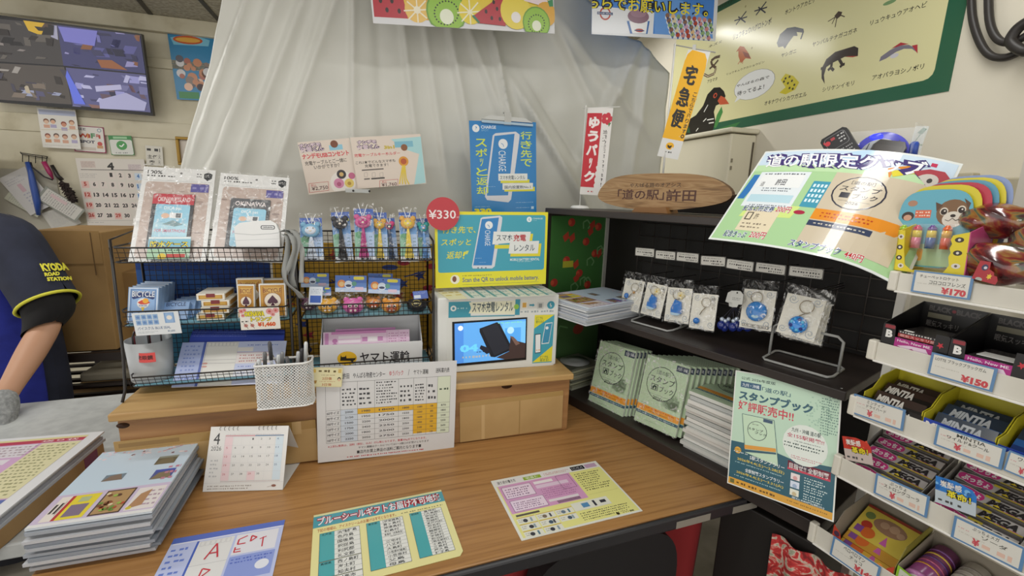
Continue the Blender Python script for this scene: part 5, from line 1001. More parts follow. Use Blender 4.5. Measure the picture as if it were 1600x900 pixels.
s.C(1510, 530, 130, '#8a8a86', ry=88).C(1510, 530, 127, '#e0e2e2', ry=86).Y([(1420, 580), (1450, 600), (1390, 642)], '#e0e2e2').T('やんばるの森で', 1405, 530, 1608, 488, S, b=.03).T('待ってるよ！', 1410, 572, 1575, 556, S, b=.03)
s.Y([(1060, 840), (1085, 760), (1150, 720), (1195, 660), (1222, 590), (1262, 548), (1300, 545), (1325, 570), (1335, 600), (1320, 640), (1275, 660), (1262, 700), (1272, 760), (1250, 830), (1220, 880), (1090, 890)], '#262422').C(1270, 597, 12, '#b8503c', ry=16).C(1271, 597, 6, '#2a1a1a').Y([(1305, 598), (1330, 610), (1358, 650), (1300, 655), (1285, 630)], '#c05a3c')
for q in ([(1200, 700), (1225, 655)], [(1195, 760), (1215, 740)], [(1220, 750), (1262, 742)], [(1150, 820), (1165, 800)], [(1230, 770), (1262, 765)]): s.L(q, .005, '#e3e3dc')
s.Y([(1262, 795), (1280, 720), (1310, 665), (1318, 700), (1290, 770), (1275, 800)], '#4a8a4a').Y([(1260, 830), (1300, 800), (1430, 760), (1400, 790), (1320, 810)], '#3f7a48').Y([(1090, 830), (1105, 790), (1115, 830)], '#2f5a40')
for x, y in ((250, 620), (560, 40), (600, 300)): s.C(x+900, y, 5, '#b0a87a')
s.build('wildlife_poster', 'large cream wildlife poster with dark green border on the right wall', 'poster')
# ---------------------------------------------------------------- on and in the black shelf
gp_ = Plane(37, SH.at(SU0+.0195, 0, 0))
C_ = lambda w_, z: pj(gp_.at(w_, -.001, z))
s = Sheet(gp_, -.001, [C_(.015, .655), C_(.315, .655), C_(.315, .350), C_(.015, .350)], '#3f6e38', .001, .25); rn = random.Random(3); s.unit()
for i in range(22):
    x, y = rn.uniform(.08, .92), rn.uniform(.05, .95); k = i % 3
    if k == 0: s.C(x, y, .06, '#a83a30', ry=.05).C(x-.03, y, .03, '#c4553a', ry=.03)
    elif k == 1: s.Y([(x, y), (x+.09, y-.06), (x+.11, y+.02), (x+.04, y+.07)], '#a8402f')
    else: s.L([(x-.06, y+.05), (x-.07, y-.03), (x, y-.06), (x+.06, y), (x+.02, y+.05)], .006, '#6a9460')
s.R(.22, .55, .4, .63, '#a9a838')
s.build('floral_cloth', 'green shiny cloth with red fruit pattern lining the left inside of the black shelf', 'cloth')
s = Sheet(gp_, -.001, [C_(.01, .318), C_(.30, .318), C_(.30, .05), C_(.01, .05)], '#46663c', .001, .3); s.unit().L([(.2, .5), (.25, .3), (.4, .35)], .006, '#6a9460').C(.6, .4, .1, '#8a4030', ry=.08); s.build('floral_cloth', 'green shiny cloth lining the lower left inside of the black shelf', 'cloth')
mb = MB(); mb.pbox(SH, SU0+.02, SU0+.026, SD-.03, SD-.014, .347, .66, mat('#b9b8b0', .2)); tag(mb.build('corner_strip'), 'pale plastic strip in the back left corner beside the green cloth', 'strip')
# brochures on the middle board
def stack(name, base, du, dv, n, th, cols, labels, cat, group, seed=1, jit=.004, top=None, z0=0.):
    rn = random.Random(seed); z = z0
    for i in range(n):
        j = np.array([rn.uniform(-jit, jit), rn.uniform(-jit, jit)]) if i < n-1 else np.zeros(2); a = rn.uniform(-.012, .012) if i < n-1 else 0
        d1 = du*math.cos(a)+dv/np.linalg.norm(dv)*np.linalg.norm(du)*math.sin(a); d2 = dv*math.cos(a)-du/np.linalg.norm(du)*np.linalg.norm(dv)*math.sin(a)
        o = np.array(base)+du/np.linalg.norm(du)*j[0]+dv/np.linalg.norm(dv)*j[1]; o[2] = z
        mb = MB(); mb.box(o, d1, d2, V3(0, 0, th*.86), mat(cols[i % len(cols)], .5))
        if i < n-1 or top is None: tag(mb.build(name), labels[0] if i < n-1 else labels[1], cat, group if i < n-1 else None)
        z += th
    return z-th
paper_c = ['#c9cdd2', '#bfc4ca', '#d3d6d8', '#b4bac4', '#cccdd0', '#a9b0bc']
zt = stack('brochure', SH.at(-.345, -.114, 0), SH.u*.205, SH.h*.29, 11, .0052, paper_c, ('pale brochure in the stack overhanging the middle board, under the top one', ''), 'brochure', 'brochures on the middle board', 7, .006, top=1, z0=.3468)
def brochure(c, z, label):
    s = Sheet(None, z+.0045, c, '#c8d0d8', .0045, .35); s.unit()
    s.R(0, 0, 1, .63, '#bccddc').R(0, .63, 1, .965, '#c2b4cc').R(0, .965, 1, 1, '#d8d8d8')
    rn = random.Random(2)
    for i in range(60): s.C(rn.uniform(.02, .98), rn.uniform(.01, .2)*rn.random()**.5, rn.uniform(.006, .02), rn.choice(['#dcc8d0', '#d4bcc6', '#c9a8b4', '#e2d6da']), lay=2+i % 3)
    for x0, y0, x1, y1, k in ((.28, .38, .47, .50, 0), (.68, .20, .88, .33, 1), (.75, .42, .95, .56, 2)):
        s.R(x0, y0, x1, y1, ('#6f7f8c', '#5f5a48', '#4a5690')[k]).Y([(x0, y1), (x0+.05, y0+.05), (x1-.05, y0+.03), (x1, y1)], ('#7c6a5c', '#6f6650', '#7c6f58')[k]).R(x0, y0, x1, y0+.03, ('#b9d0e0', '#8a8f84', '#4656a8')[k])
    s.L([(.66, .1), (.84, .03)], .002, '#b86a7a').G(.86, .35, .98, .6, 3, '#b87a90')
    s.R(.06, .66, .15, .95, '#dcd4cc').G(.07, .68, .14, .93, 1, '#3c3230', fill=.7).R(.15, .66, .18, .95, '#b03030').R(.18, .66, .40, .95, '#d9c832').R(.21, .78, .36, .92, '#7a6a80').R(.24, .69, .33, .75, '#a9b48a')
    s.R(.44, .65, .70, .955, '#4a3a34').R(.455, .665, .685, .94, '#a8885c')
    for i in range(26): s.C(rn.uniform(.47, .67), rn.uniform(.68, .92), .02, rn.choice(['#6a8a3a', '#b04a30', '#d4c4a0', '#7a4a2a', '#8fae4a', '#5a3a2a']), lay=8+i % 3)
    s.R(.73, .67, .98, .95, '#d8d2d0').Y([(.74, .93), (.78, .75), (.86, .7), (.86, .9)], '#a8805c').C(.76, .92, .025, '#c9b83a').G(.86, .7, .97, .92, 4, '#a890a0')
    s.build('brochure', label, 'brochure')
b0 = SH.at(-.345, -.114, 0); K = lambda du, dv: pj(V3(*(b0+SH.u*du+SH.h*dv)[:2], zt+.0045))
brochure([K(0, .29), K(.205, .29), K(.205, 0), K(0, 0)], zt, 'topmost brochure with small photos on the stack overhanging the middle board')
# flags on the shelf top
fb = SH.at(-.435, .12, .683); TOPZ = .6825
t = empty('table_flag', fb, 'small red and white table flag on a white round base on the shelf top', 'flag')
mb = MB(); mb.lathe((fb[0], fb[1], TOPZ), [(.034, 0), (.034, .004), (.028, .010), (.006, .012)], mat('#e4e4e2', .4), 24); mb.build('base', t)
FP = Plane(-20, fb); tz = FP.uvz(916, 167)[1]
mb = MB(); mb.tube([(fb[0], fb[1], TOPZ+.011), (fb[0], fb[1], tz)], .0025, mat('#dcdcd8', .4)); ex = FP.at(FP.uvz(966, 167)[0]+.006, 0, tz-.004); mb.tube([FP.at(-.01, 0, tz-.004), ex], .0018, mat('#dcdcd8', .4)); mb.ball((fb[0], fb[1], tz+.002), .004, '#dcdcd8', 8, 6); mb.build('pole', t)
s = Sheet(FP, -.004, [(918, 169), (964, 168), (938, 306), (907, 303)], '#dedbd8', .0006, .6, bend=lambda a, b: .004*math.sin(4*a+2*b), nb=(6, 14))
s.unit().R(0, .06, .60, .91, '#bf2c38').T('ゆうパック', .1, .09, .54, .86, '#ece4e2', b=.05, vert=True).T('当店から荷物が送れます！', .70, .24, .92, .90, '#37302f', b=.02, vert=True)
for k in range(5): a = 2*math.pi*k/5; s.C(.80+.12*math.cos(a), .12+.035*math.sin(a), .10, '#c43444', ry=.035)
s.Y([(.86, .17), (.98, .16), (.9, .21)], '#4a7a48').C(.80, .12, .04, '#e8c8b0', ry=.012).G(.3, .94, .56, .98, 1, '#b84a50'); s.build('flag_cloth', parent=t)
yb = SH.at(-.23, .25, .683); YP = Plane(-25, yb)
YP = Plane(-25, SH.hit(1037, 262, .25)); ypz = YP.uvz(1055, 68)[1]; ub = YP.uvz(1037, 262)[0]
t = empty('table_banner', YP.at(ub, 0, TOPZ), 'tall yellow delivery banner with black lettering on a white pole', 'banner')
mb = MB(); q0 = YP.at(ub, 0, TOPZ+.011); mb.tube([q0, YP.hit(1055, 68)], .0032, mat('#e0e0dc', .35)); mb.tube([YP.hit(1053, 70), YP.hit(1118, 82)], .0018, mat('#a9a9a8', .3)); mb.pbox(YP, YP.uvz(1085, 72)[0]-.005, YP.uvz(1085, 72)[0]+.005, -.003, .003, YP.uvz(1085, 76)[1]-.01, YP.uvz(1085, 70)[1], mat('#b9b9b6', .3)); mb.build('pole', t)
mb = MB(); mb.lathe(YP.at(ub, 0, TOPZ), [(.03, 0), (.03, .004), (.024, .009), (.005, .011)], mat('#e0e0dc', .4), 20); mb.build('base', t)
s = Sheet(YP, -.004, [(1060, 76), (1097, 82), (1071, 250), (1041, 246)], '#d8d8d6', .0006, .5, bend=lambda a, b: .003*math.sin(3*a+3*b), nb=(6, 16))
ol = [(0, 1), (0, .1), (.04, .04), (.2, .0), (.8, .02), (.95, .07), (1, .14), (1, 1)]
s.unit().Y([(0, .82), (0, .1), (.04, .04), (.2, .0), (.8, .02), (.95, .07), (1, .14), (1, .82)], '#e8ae18').T('宅急便', .15, .115, .67, .715, '#23201c', vert=True).T('宅急便', .18, .12, .70, .72, '#23201c', vert=True).T('宅急便', .21, .125, .73, .725, '#23201c', vert=True).T('こちらで承ります。', .80, .36, .97, .80, '#33302a', b=.02, vert=True).C(.45, .885, .19, '#e8ae18', ry=.035).Y([(.33, .88), (.36, .875), (.42, .885), (.55, .875), (.52, .9), (.46, .91), (.36, .9)], '#28241c', lay=3).G(.28, .935, .66, .955, 1, '#3a3a3a', fill=.9); s.build('banner_cloth', parent=t)
# oval wooden sign
OS = Plane(-45, SH.hit(1040, 300, .10)); OAKS = noise_mat('sign_wood', [(.3, '#5e4024'), (.42, '#8c6a40'), (.5, '#a5845a'), (.58, '#8a663c'), (.68, '#a98a60'), (.8, '#6f4e2c')], 13, .4, (.13, 1, 1.6), -45, .03, 3, 3.0)
t = empty('oval_sign', OS.at(0, .0, TOPZ), 'oval live-edge wooden station sign with dark carved lettering on the shelf top', 'sign')
s = Sheet(OS, 0, [(931, 270), (1144, 270), (1144, 329), (931, 329)], OAKS, .022, .4)
ol = []
for k in range(48):
    a = 2*math.pi*k/48; x, y = math.cos(a), math.sin(a); r = 1+.03*math.sin(3*a+1)+.02*math.sin(5*a)
    ol.append((.5+.5*r*math.copysign(abs(x)**.82, x)*.97, .5+.5*r*math.copysign(abs(y)**.9, y)*.97))
s.z(800, 225, 4).T('やんばる路のオアシス', 772, 242, 1098, 270, '#3d2616', b=.03).T('「道の駅」', 690, 282, 1000, 350, '#4a2518', b=.045).T('許田', 1012, 284, 1188, 356, '#4a2518', b=.05)
bm_ = s.build('board', parent=t, outline=ol, back=mat('#5a3c22', .6))
mb = MB(); q = OS.uvz(1012, 330); u0, u1 = OS.uvz(992, 332)[0], OS.uvz(1048, 332)[0]
mb.prism([OS.at(u0, -.02, TOPZ+.0005), OS.at(u1, -.02, TOPZ+.0005), OS.at(u1-.008, -.02, OS.uvz(1040, 326)[1]+.004), OS.at(u0+.012, -.02, OS.uvz(1000, 326)[1]+.004)], OS.h*.07, mat('#8a6238', .5)); mb.build('foot', t)
# price tags and keychains on hooks
HK = mat('#4a4542', .3, .6)
tags = [((993, 386), (1023, 389), (1022, 402), (992, 399.5)), ((1024.5, 390.5), (1056, 393.5), (1055, 407), (1023.5, 404)), ((1057.5, 393), (1092, 396.5), (1091.5, 411), (1056, 407.5)), ((1095, 399), (1134, 401.5), (1133.5, 417), (1094.5, 414)), ((1135.5, 403.5), (1178, 409.5), (1177, 425), (1134.5, 419)), ((1181, 409), (1228, 415), (1227, 430.5), (1180, 424.5)), ((1233, 414.5), (1287, 421), (1286, 437), (1232, 431))]
ordn = ['leftmost', 'second from the left', 'third from the left', 'middle', 'third from the right', 'second from the right', 'rightmost']
HP_ = Plane(-53, SH.at(0, .12, 0))
for i, c in enumerate(tags):
    s = Sheet(HP_, 0, c, '#6a6864', .0015, .3); s.unit().R(.025, .06, .975, .94, '#d4d2cb', r=.15).G(.1, .15, .85, .32, 1, '#6a6866').G(.12, .4, .9, .62, 1, '#3c3a38', fill=.8, ragged=0, seed=i).G(.45, .68, .92, .88, 1, '#3c3a38', fill=.7, ragged=0, seed=i+9)
    t = empty('price_tag', s.P((.5, 1)), ordn[i]+' small white price tag on the hooks over the keychains', 'price tag', 'price tags over the keychains'); s.build('label_plate', parent=t)
    m_ = s.P((.5, .5), -.0035); mb = MB(); g = m_+SH.h*.165; mb.tube([m_, m_+SH.h*.02+V3(0, 0, .004), g], .0014, HK, 5); mb.build('arm', t)
SW = '#7f94ac'
def keychain(c, w, tilt, label, kind, hook=(.5, .03), film=True, copies=0):
    pl = Plane(-53, SH.hit(c[3][0], c[3][1], w), tilt)
    t = empty('keychain_pack', pl.o, label, 'keychain')
    s = Sheet(pl, 0, c, '#e0ddd2', .0018, .4); s.unit()
    s.H0 = s.H; o = s.o.copy(); s.o = o+s.vy*s.H*.17; s.H *= .83       # the card sits below the bag's header
    for x, y, r in ((.2, .12, .13), (.82, .1, .12), (.85, .85, .14), (.14, .86, .11), (.5, .97, .1)):
        an = np.linspace(0, 10, 22); s.L([(x+r*(1-q/11)*math.cos(q), y+r*(1-q/11)*math.sin(q)*s.W/s.H) for q in an], .0009, SW)
    if kind in 'abr': s.T('キラきら' if kind != 'r' else 'ほたる石', .80, .08, .94, .42, '#5a4a38', vert=True)
    if kind == 'd': s.R(.1, .89, .92, .96, '#3a3a44').R(.115, .9, .905, .95, '#d8d2c4').G(.15, .905, .88, .945, 1, '#3a3a44', fill=.8)
    if kind == 'c': s.G(.1, .95, .9, .985, 1, '#4a4a50', fill=.8)
    s.build('card', parent=t)
    G_ = mat('#2f74c4', .12, coat=.6); P = lambda a, b, d=.006: s.P((a, b), d)
    mb = MB(); R_ = s.W*.2
    if kind == 'a': mb.ball(P(.28, .55), (R_*.5, R_*.4, R_*.6), G_); mb.ball(P(.62, .4), R_*.3, '#b88a4a', 8, 6)
    elif kind in 'bc': mb.prism([P(.42, .34, .003), P(.66, .40, .003), P(.74, .72, .003), P(.6, .78, .003), P(.3, .76, .003), P(.28, .62, .003)], s.nf*.006, mat('#2f74c4', .15, coat=.6)); mb.prism([P(.3, .72, .0035), P(.72, .74, .0035), P(.6, .80, .0035), P(.34, .80, .0035)], s.nf*.007, mat('#a9c4d8', .2))
    elif kind == 'r': mb.ball(P(.32, .78), R_*.62, G_)
    elif kind == 'd': mb.lathe(P(.5, .55, .002), [(R_*1.6, 0), (R_*1.6, .004), (R_*1.3, .007), (.001, .008)], mat('#2f80cc', .15, coat=.5), 24, s.ux, s.vy, s.nf); mb.lathe(P(.5, .68, .0075), [(R_*.9, 0), (R_*.5, .002), (.001, .002)], mat('#a9c9dc', .2), 18, s.ux, s.vy*.5, s.nf)
    elif kind == 'e': mb.lathe(P(.52, .70, .002), [(R_*1.2, 0), (R_*1.2, .005), (R_*.9, .008), (.001, .009)], mat('#2a8ae0', .1, coat=.6), 24, s.ux, s.vy, s.nf); 
    mb.build('glass_charm', t, 'blue glass charm')
    if kind in 'bc':
        mb = MB(); f_ = P(.62, .22, .006)
        for q in range(5): mb.ball(f_+R_*.42*(math.cos(q*1.257)*s.ux+math.sin(q*1.257)*s.vy), (R_*.36, R_*.2, R_*.36), '#e0d4a8', 8, 6)
        mb.ball(f_+s.nf*.002, R_*.22, '#d9b43a', 8, 6); mb.build('flower', t, 'cream flower charm')
    mb = MB(); rc = P(.6, .24, .004) if kind in 'are' else P(.45, .2, .004)
    mb.tube([rc+R_*.9*(math.cos(q)*s.ux+math.sin(q)*s.vy) for q in np.linspace(0, 6.28, 17)[:-1]], .0009, mat('#8a7a60', .3, .8), 5, closed=True); mb.tube([rc+s.vy*R_, P(.5, .48, .006), P(.42, .6, .006)], .0012, mat('#8a7a60', .3, .8), 5); mb.build('ring', t)
    if kind == 'e':
        mb = MB()
        for q in range(9): a_ = q*.7; mb.ball(P(.52+.16*math.cos(a_), .70+.13*math.sin(a_), .010), R_*.25, ('#3fa6ec', '#2a3a8a', '#6fc4f0')[q % 3], 7, 5)
        mb.build('bead', t)
    mb = MB(); s.o, s.H = o, s.H0; mb.grid(lambda a, b: s.P((-.06+1.12*a, -.03+1.06*b), .004+.010*math.sin(math.pi*a)*math.sin(math.pi*min(1, max(0, b*1.1-.1)))+.0012*math.sin(15*a+11*b)), 10, 14, BAG); mb.build('film_bag', t)
    h = s.P((.5, .06), .002); mb = MB(); mb.tube([h+s.nf*.014+V3(0, 0, .006), h+s.nf*.010, h-s.nf*.01, h+SH.h*(.29-w)], .0013, HK, 5); mb.build('peg', t, 'wire peg')
keychain(((980, 425), (1010, 430), (997, 489), (968, 481)), .085, 12, 'leftmost bagged keychain with small blue and brown charms', 'a')
keychain(((1012, 430), (1043, 437), (1034, 498), (1003, 490)), .085, 12, 'bagged keychain with blue bell charm and cream flower, second from left', 'b')
keychain(((1044, 437), (1083, 441), (1076, 506), (1039, 502)), .085, 12, 'bagged keychain with blue bell charm and cream flower, third from left', 'c')
keychain(((1085, 447), (1124, 449), (1115, 518), (1076, 511)), .085, 12, 'bagged keychain with metal ring and tiny blue ball charm', 'r')
keychain(((1164, 438), (1214, 443), (1206, 518), (1156, 511)), .085, 12, 'bagged keychain with large round blue glass disc', 'd')
for k in (2, 1): keychain(((1230+5*k, 446+3*k), (1288+5*k, 455+3*k), (1278+5*k, 536+3*k), (1218+5*k, 520+3*k)), .07+.012*k, 14, ('middle' if k == 1 else 'rearmost')+' of three bagged blue bead keychains on the right hook', 'e')
keychain(((1230, 444), (1289, 456), (1278, 536), (1217, 519)), .07, 14, 'front one of three bagged blue bead keychains on the right hook', 'e')
for k in range(3):
    p = SH.hit(1144+2*k, 470, .10-.008*k); s = Sheet(Plane(-53-6*k, p, 10), 0, [(1137+3*k, 454), (1159+2*k, 455), (1154+3*k, 482), (1131+3*k, 478)], '#cfd0cc', .001, .5); s.unit().G(.2, .4, .8, .6, 2, '#5a5a58').C(.5, .12, .06, '#3a3836')
    t = empty('tagged_charm', s.P((.5, 1)), ('front', 'middle', 'rear')[k]+' white hang tag with dark blue glass charms on the shelf hooks', 'charm'); s.build('hang_tag', parent=t, outline=[(.1, .15), (.35, 0), (.7, 0), (.95, .2), (.95, .8), (.7, .8), (.6, 1), (.3, .95), (.25, .75), (.0, .7)])
    for q in range(3):
        mb = MB(); c = SH.hit(1127+18*q+5*k, 508+3*((q+k) % 2), .10+.006*k); mb.ball(c, (.011, .011, .013), mat('#1f2f7c', .1, coat=.6), 12, 8); mb.ball(c+V3(0, 0, .017), .006, mat('#c9d4e4', .1, .3), 8, 6); mb.tube([c+V3(0, 0, .02), SH.hit(1145+2*k, 480, .10-.004*k)], .0008, mat('#2a2a3a', .4), 4); mb.build('glass_charm', t, 'dark blue glass charm')
# grey wire stands
GRW = mat('#a3a4a2', .35)
for nm, (a, b, c, d), up in (('left grey wire display stand under the first keychains', ((984, 501), (1046, 518), (1079, 506), (1014, 490)), None), ('right grey wire display stand at the end of the middle board', ((1190, 560), (1298, 591), (1320, 575), (1213, 547)), 529)):
    A_, B_, C1, D_ = [onz(*q, .3495) for q in (a, b, c, d)]
    t = empty('wire_stand', (A_+B_+C1+D_)/4, nm, 'stand'); mb = MB(); mb.tube([A_+(B_-A_)*.05, A_+(B_-A_)*.95, B_+(C1-B_)*.15, B_+(C1-B_)*.9, C1+(D_-C1)*.05, C1+(D_-C1)*.95, D_+(A_-D_)*.1, D_+(A_-D_)*.9], .003, GRW, 7, closed=True); mb.build('base', t)
    L0, R0 = (A_+D_)/2, (B_+C1)/2; hgt = .082; Zu = V3(0, 0, 1)
    mb = MB(); mb.tube([L0, L0+Zu*(hgt-.01), L0+Zu*hgt+(R0-L0)*.08, R0+Zu*hgt-(R0-L0)*.08, R0+Zu*(hgt-.01), R0], .0032, GRW, 7); mb.build('upright', t)
# stamp books
def stampbook(s, small=False):
    s.unit().R(0, 0, 1, 1, '#b9cfae'); rn = random.Random(1)
    for i in range(5): s.R(rn.uniform(.5, .8), rn.uniform(.45, .68), rn.uniform(.82, .95), rn.uniform(.5, .72), '#b0c8a6', lay=2)
    s.R(.72, .03, .99, .115, '#2f3c50').T('九州・沖縄', .75, .05, .96, .095, '#d8dce0', b=.02)
    s.C(.46, .36, .355, '#26332f').C(.46, .36, .34, '#b9cfae').T('［道の駅］', .31, .17, .62, .235, '#26332f').T('スタンプ', .18, .26, .76, .355, '#26332f', b=.035).R(.24, .385, .40, .475, '#26332f').R(.255, .395, .385, .465, '#b9cfae').Y([(.27, .46), (.27, .43), (.31, .40), (.37, .41), (.37, .46), (.34, .46), (.34, .43), (.31, .43), (.31, .46)], '#26332f').T('ブック', .44, .385, .76, .475, '#26332f', b=.035).L([(.2, .53), (.72, .53)], .0006, '#26332f').T('2026', .33, .55, .52, .60, '#26332f', b=.02).G(.53, .56, .64, .595, 1, '#26332f')
    s.G(.08, .69, .2, .71, 1, '#5a6a6a').R(0, .725, 1, .815, '#e39a2e').G(.1, .735, .92, .76, 1, '#c0492c', fill=.7).G(.3, .775, .75, .80, 1, '#5a4a20').R(0, .825, 1, .865, '#2a5468').G(.04, .83, .95, .86, 1, '#b9ccd0').G(.25, .925, .55, .94, 1, '#5f7a68')
    return s
def books(c, w, n, tilt, labels, group, step=.011, du=.006):
    for i in range(n):
        pl = Plane(-53, SH.hit(c[3][0], c[3][1], w)+SH.h*step*i+SH.u*du*i, tilt)
        c2 = [np.array(q, float) for q in c]
        if i: 
            P0 = Sheet(Plane(-53, SH.hit(c[3][0], c[3][1], w), tilt), 0, c); c2 = [pj(P0.P(q)+SH.h*step*i+SH.u*du*i) for q in ((0, 0), (1, 0), (1, 1), (0, 1))]
        s = Sheet(pl, 0, c2, '#c9d0c4', .0075, .3); stampbook(s)
        o = s.build('stamp_book', labels[0] if i == 0 else labels[1], 'book', None if i == 0 else group)
        if i == 0:
            mb = MB(); mb.grid(lambda a, b: s.P((-.02+1.04*a, -.02+1.03*b), .0028+.0012*math.sin(9*a+5*b)), 6, 8, BAG); f = mb.build('film_sleeve', None); f.parent = o; f.location = Vector(f.location)-o.location
books(((943, 534), (996, 549), (971, 653), (914, 626)), .03, 5, 14, ('front green stamp book of the left group on the base board', 'green stamp book standing behind the front one of the left group'), 'stamp books of the left group')
books(((1010, 554), (1079, 572), (1055, 686), (993, 655)), .035, 10, 14, ('front green stamp book of the right group on the base board', 'green stamp book standing behind the front one of the right group'), 'stamp books of the right group', .0125, .0095)
WS = ['#d3d4d0', '#c6c8c4', '#dcdcd8', '#b9bcba', '#d8d8d4']
ss = stack('stamp_book', SH.at(.118, .035, 0), SH.u*.150, SH.h*.208, 15, .0115, WS, ('white edged stamp book lying in the stack behind the tilted stamp poster', ''), 'book', 'stacked lying stamp books', 12, .008, top=1, z0=.0345)
P_ = lambda u, w_: pj(SH.at(u, w_, ss+.010))
s = Sheet(None, ss+.010, [P_(.118, .243), P_(.268, .243), P_(.268, .035), P_(.118, .035)], '#d3d6d0', .0095, .3); stampbook(s); s.build('stamp_book', 'topmost green stamp book lying on the white edged stack', 'book')
lf = onz(908, 640, .035)
stack('leaflet', SH.at(-.455, .03, 0), SH.u*.12, SH.h*.15, 9, .009, ['#a9ab98', '#8f927c', '#b9ba9c', '#6f7264', '#a3a28a'], ('leaflet pile layer in the dark lower left corner of the shelf', 'topmost leaflet of the pile in the dark lower left corner of the shelf'), 'leaflet', 'leaflets in the lower left corner', 5, .004, z0=.0345)
mb = MB(); c_ = SH.at(-.392, .10, .1165); mb.lathe(c_, [(.056, 0), (.056, .0012), (.018, .0013)], mat('#b9bcbc', .25), 36); tag(mb.build('disc'), 'pale round disc lying on the leaflet pile in the lower left corner', 'disc')
# two bent laminated posters
gpl = Plane(-46, SH.hit(1150, 374, -.05), 42)
s = Sheet(gpl, 0, [(1183, 241), (1497, 243), (1420, 441), (1120, 370)], '#dfe4e2', .0012, .12, bend=lambda a, b: .016*math.sin(math.pi*a)-.05*max(0, a-.7)**2*9*(.3+.7*b), nb=(16, 8))
s.unit().R(.012, .018, .988, .982, '#a9cf9c').R(.012, .018, .988, .24, '#bcdcae').R(.012, .018, .988, .17, '#c9dcec').C(.6, .1, .12, '#b9d6ee', ry=.1)
s.Y([(.03, .28), (.09, .28), (.06, .55), (.015, .55)], '#3a78b8').Y([(.12, .62), (.42, .60), (.40, .72), (.1, .74)], '#cfe48a').Y([(.72, .16), (.82, .1), (.86, .18), (.75, .26)], '#d98a3a').Y([(.74, .18), (.82, .13), (.84, .17), (.76, .23)], '#e0d44a').C(.80, .09, .02, '#3a8a48').R(.885, .05, .91, .08, '#c04060')
s.R(.07, .25, .37, .63, '#dfe7ec').R(.09, .28, .35, .42, '#e8ebec').R(.09, .50, .35, .58, '#b9d8e4').G(.1, .26, .34, .29, 1, '#5a6068', ragged=0).T('道', .11, .36, .135, .41, '#4a4a50').T('許田', .2, .33, .26, .40, '#4a4a50', b=.02).G(.14, .42, .32, .47, 2, '#6a7078').G(.12, .6, .34, .625, 1, '#7a8088')
s.R(.41, .34, .5, .60, '#4a9ab4')
for i in range(4):
    for j in range(4): s.R(.42+.02*i, .37+.05*j, .432+.02*i, .40+.05*j, '#d9eef4')
s.R(.13, .66, .33, .88, '#e0d4b8').R(.145, .69, .185, .77, '#5a5650').R(.153, .70, .178, .76, '#e0d4b8').T('許', .2, .70, .225, .76, '#4a4640').G(.15, .79, .3, .86, 2, '#8a8070')
s.T('記念切符定券', .1, .62, .29, .68, '#3a4a7a', b=.04, out=('#e4e8ee', .05)).T('200円', .30, .615, .38, .675, '#b8323c', b=.04, out=('#ece4e0', .05)).C(.43, .655, .03, '#a8324a', ry=.02)
s.T('記念きっぷ', .08, .89, .22, .955, '#3a4a7a', b=.04, out=('#e4e8ee', .05)).T('200円', .24, .88, .33, .945, '#b8323c', b=.04, out=('#ece4e0', .05))
s.R(.50, .24, .92, .92, '#cbbfa9').C(.655, .42, .125, '#3a3a48').C(.655, .42, .117, '#cbbfa9').T('［道の駅］', .60, .31, .71, .345, '#33323c', b=.01).T('スタンプ', .56, .36, .75, .41, '#33323c', b=.035).R(.575, .425, .62, .475, '#33323c').T('ブック', .635, .425, .75, .475, '#33323c', b=.035).T('2026', .62, .505, .68, .53, '#33323c', b=.02).L([(.58, .50), (.73, .50)], .0006, '#33323c')
s.R(.50, .60, .92, .70, '#e09030').G(.54, .62, .78, .68, 2, '#b84a2c', ragged=.1).R(.50, .71, .80, .76, '#3c4660').G(.53, .72, .78, .75, 1, '#c9c4b8')
s.T('スタンプブック', .47, .90, .72, .965, '#3a4a8a', b=.04, out=('#e8ecf0', .05)).T('440円', .74, .91, .82, .965, '#b8323c', b=.04, out=('#ece4e0', .05)).T('道の駅限定グッズ', .07, .05, .90, .20, '#eef0f4', b=.05, out=('#4a3f78', .10), skew=-.25)
s.build('goods_poster', 'wide shiny bent poster of road station goods leaning over the shelf front', 'poster')
spl = Plane(-53, SH.hit(1205, 780, -.04), 11)
s = Sheet(spl, 0, [(1165, 574), (1325, 618), (1294, 803), (1121, 756)], '#e0e3de', .0014, .2); s.unit().R(.012, .01, .988, .99, '#bcd8c2')
s.R(.012, .635, .988, .955, '#23596a').Y([(.012, .62), (.35, .6), (.6, .63), (.988, .60), (.988, .7), (.012, .7)], '#23596a').R(.012, .935, .988, .99, '#d9a23e')
s.z(1120, 570, 5); GT_ = '#24403c'
s.T('公式 2026年度版', 272, 72, 550, 172, GT_, b=.02); s.R(262, 108, 425, 200, '#2f5a78'); s.T('九州・沖縄', 275, 122, 412, 188, '#dde6ea', b=.03).T('「道の駅」', 440, 172, 655, 268, '#2a5a6c', b=.03).T('スタンプブック', 238, 172, 805, 404, '#2a5a6c', b=.05).T('好評販売中!!', 220, 250, 655, 448, '#c8324a', b=.06)
s.Y([(238, 362), (505, 428), (495, 780), (218, 670)], '#c3dcc0').L([(238, 362), (505, 428), (495, 780), (218, 670), (238, 362)], .0012, '#4a6a70').C(350, 503, 88, '#33454a').C(350, 503, 83, '#c3dcc0').T('スタンプ', 275, 465, 400, 520, '#26332f', b=.02).T('ブック', 330, 505, 425, 550, '#26332f', b=.02).T('道の駅', 315, 440, 370, 465, '#26332f').Y([(222, 608), (492, 640), (490, 668), (220, 640)], '#dc9a3a').Y([(220, 645), (490, 672), (490, 685), (219, 665)], '#2a5468').R(418, 410, 488, 455, '#34506c')
rn = random.Random(6)
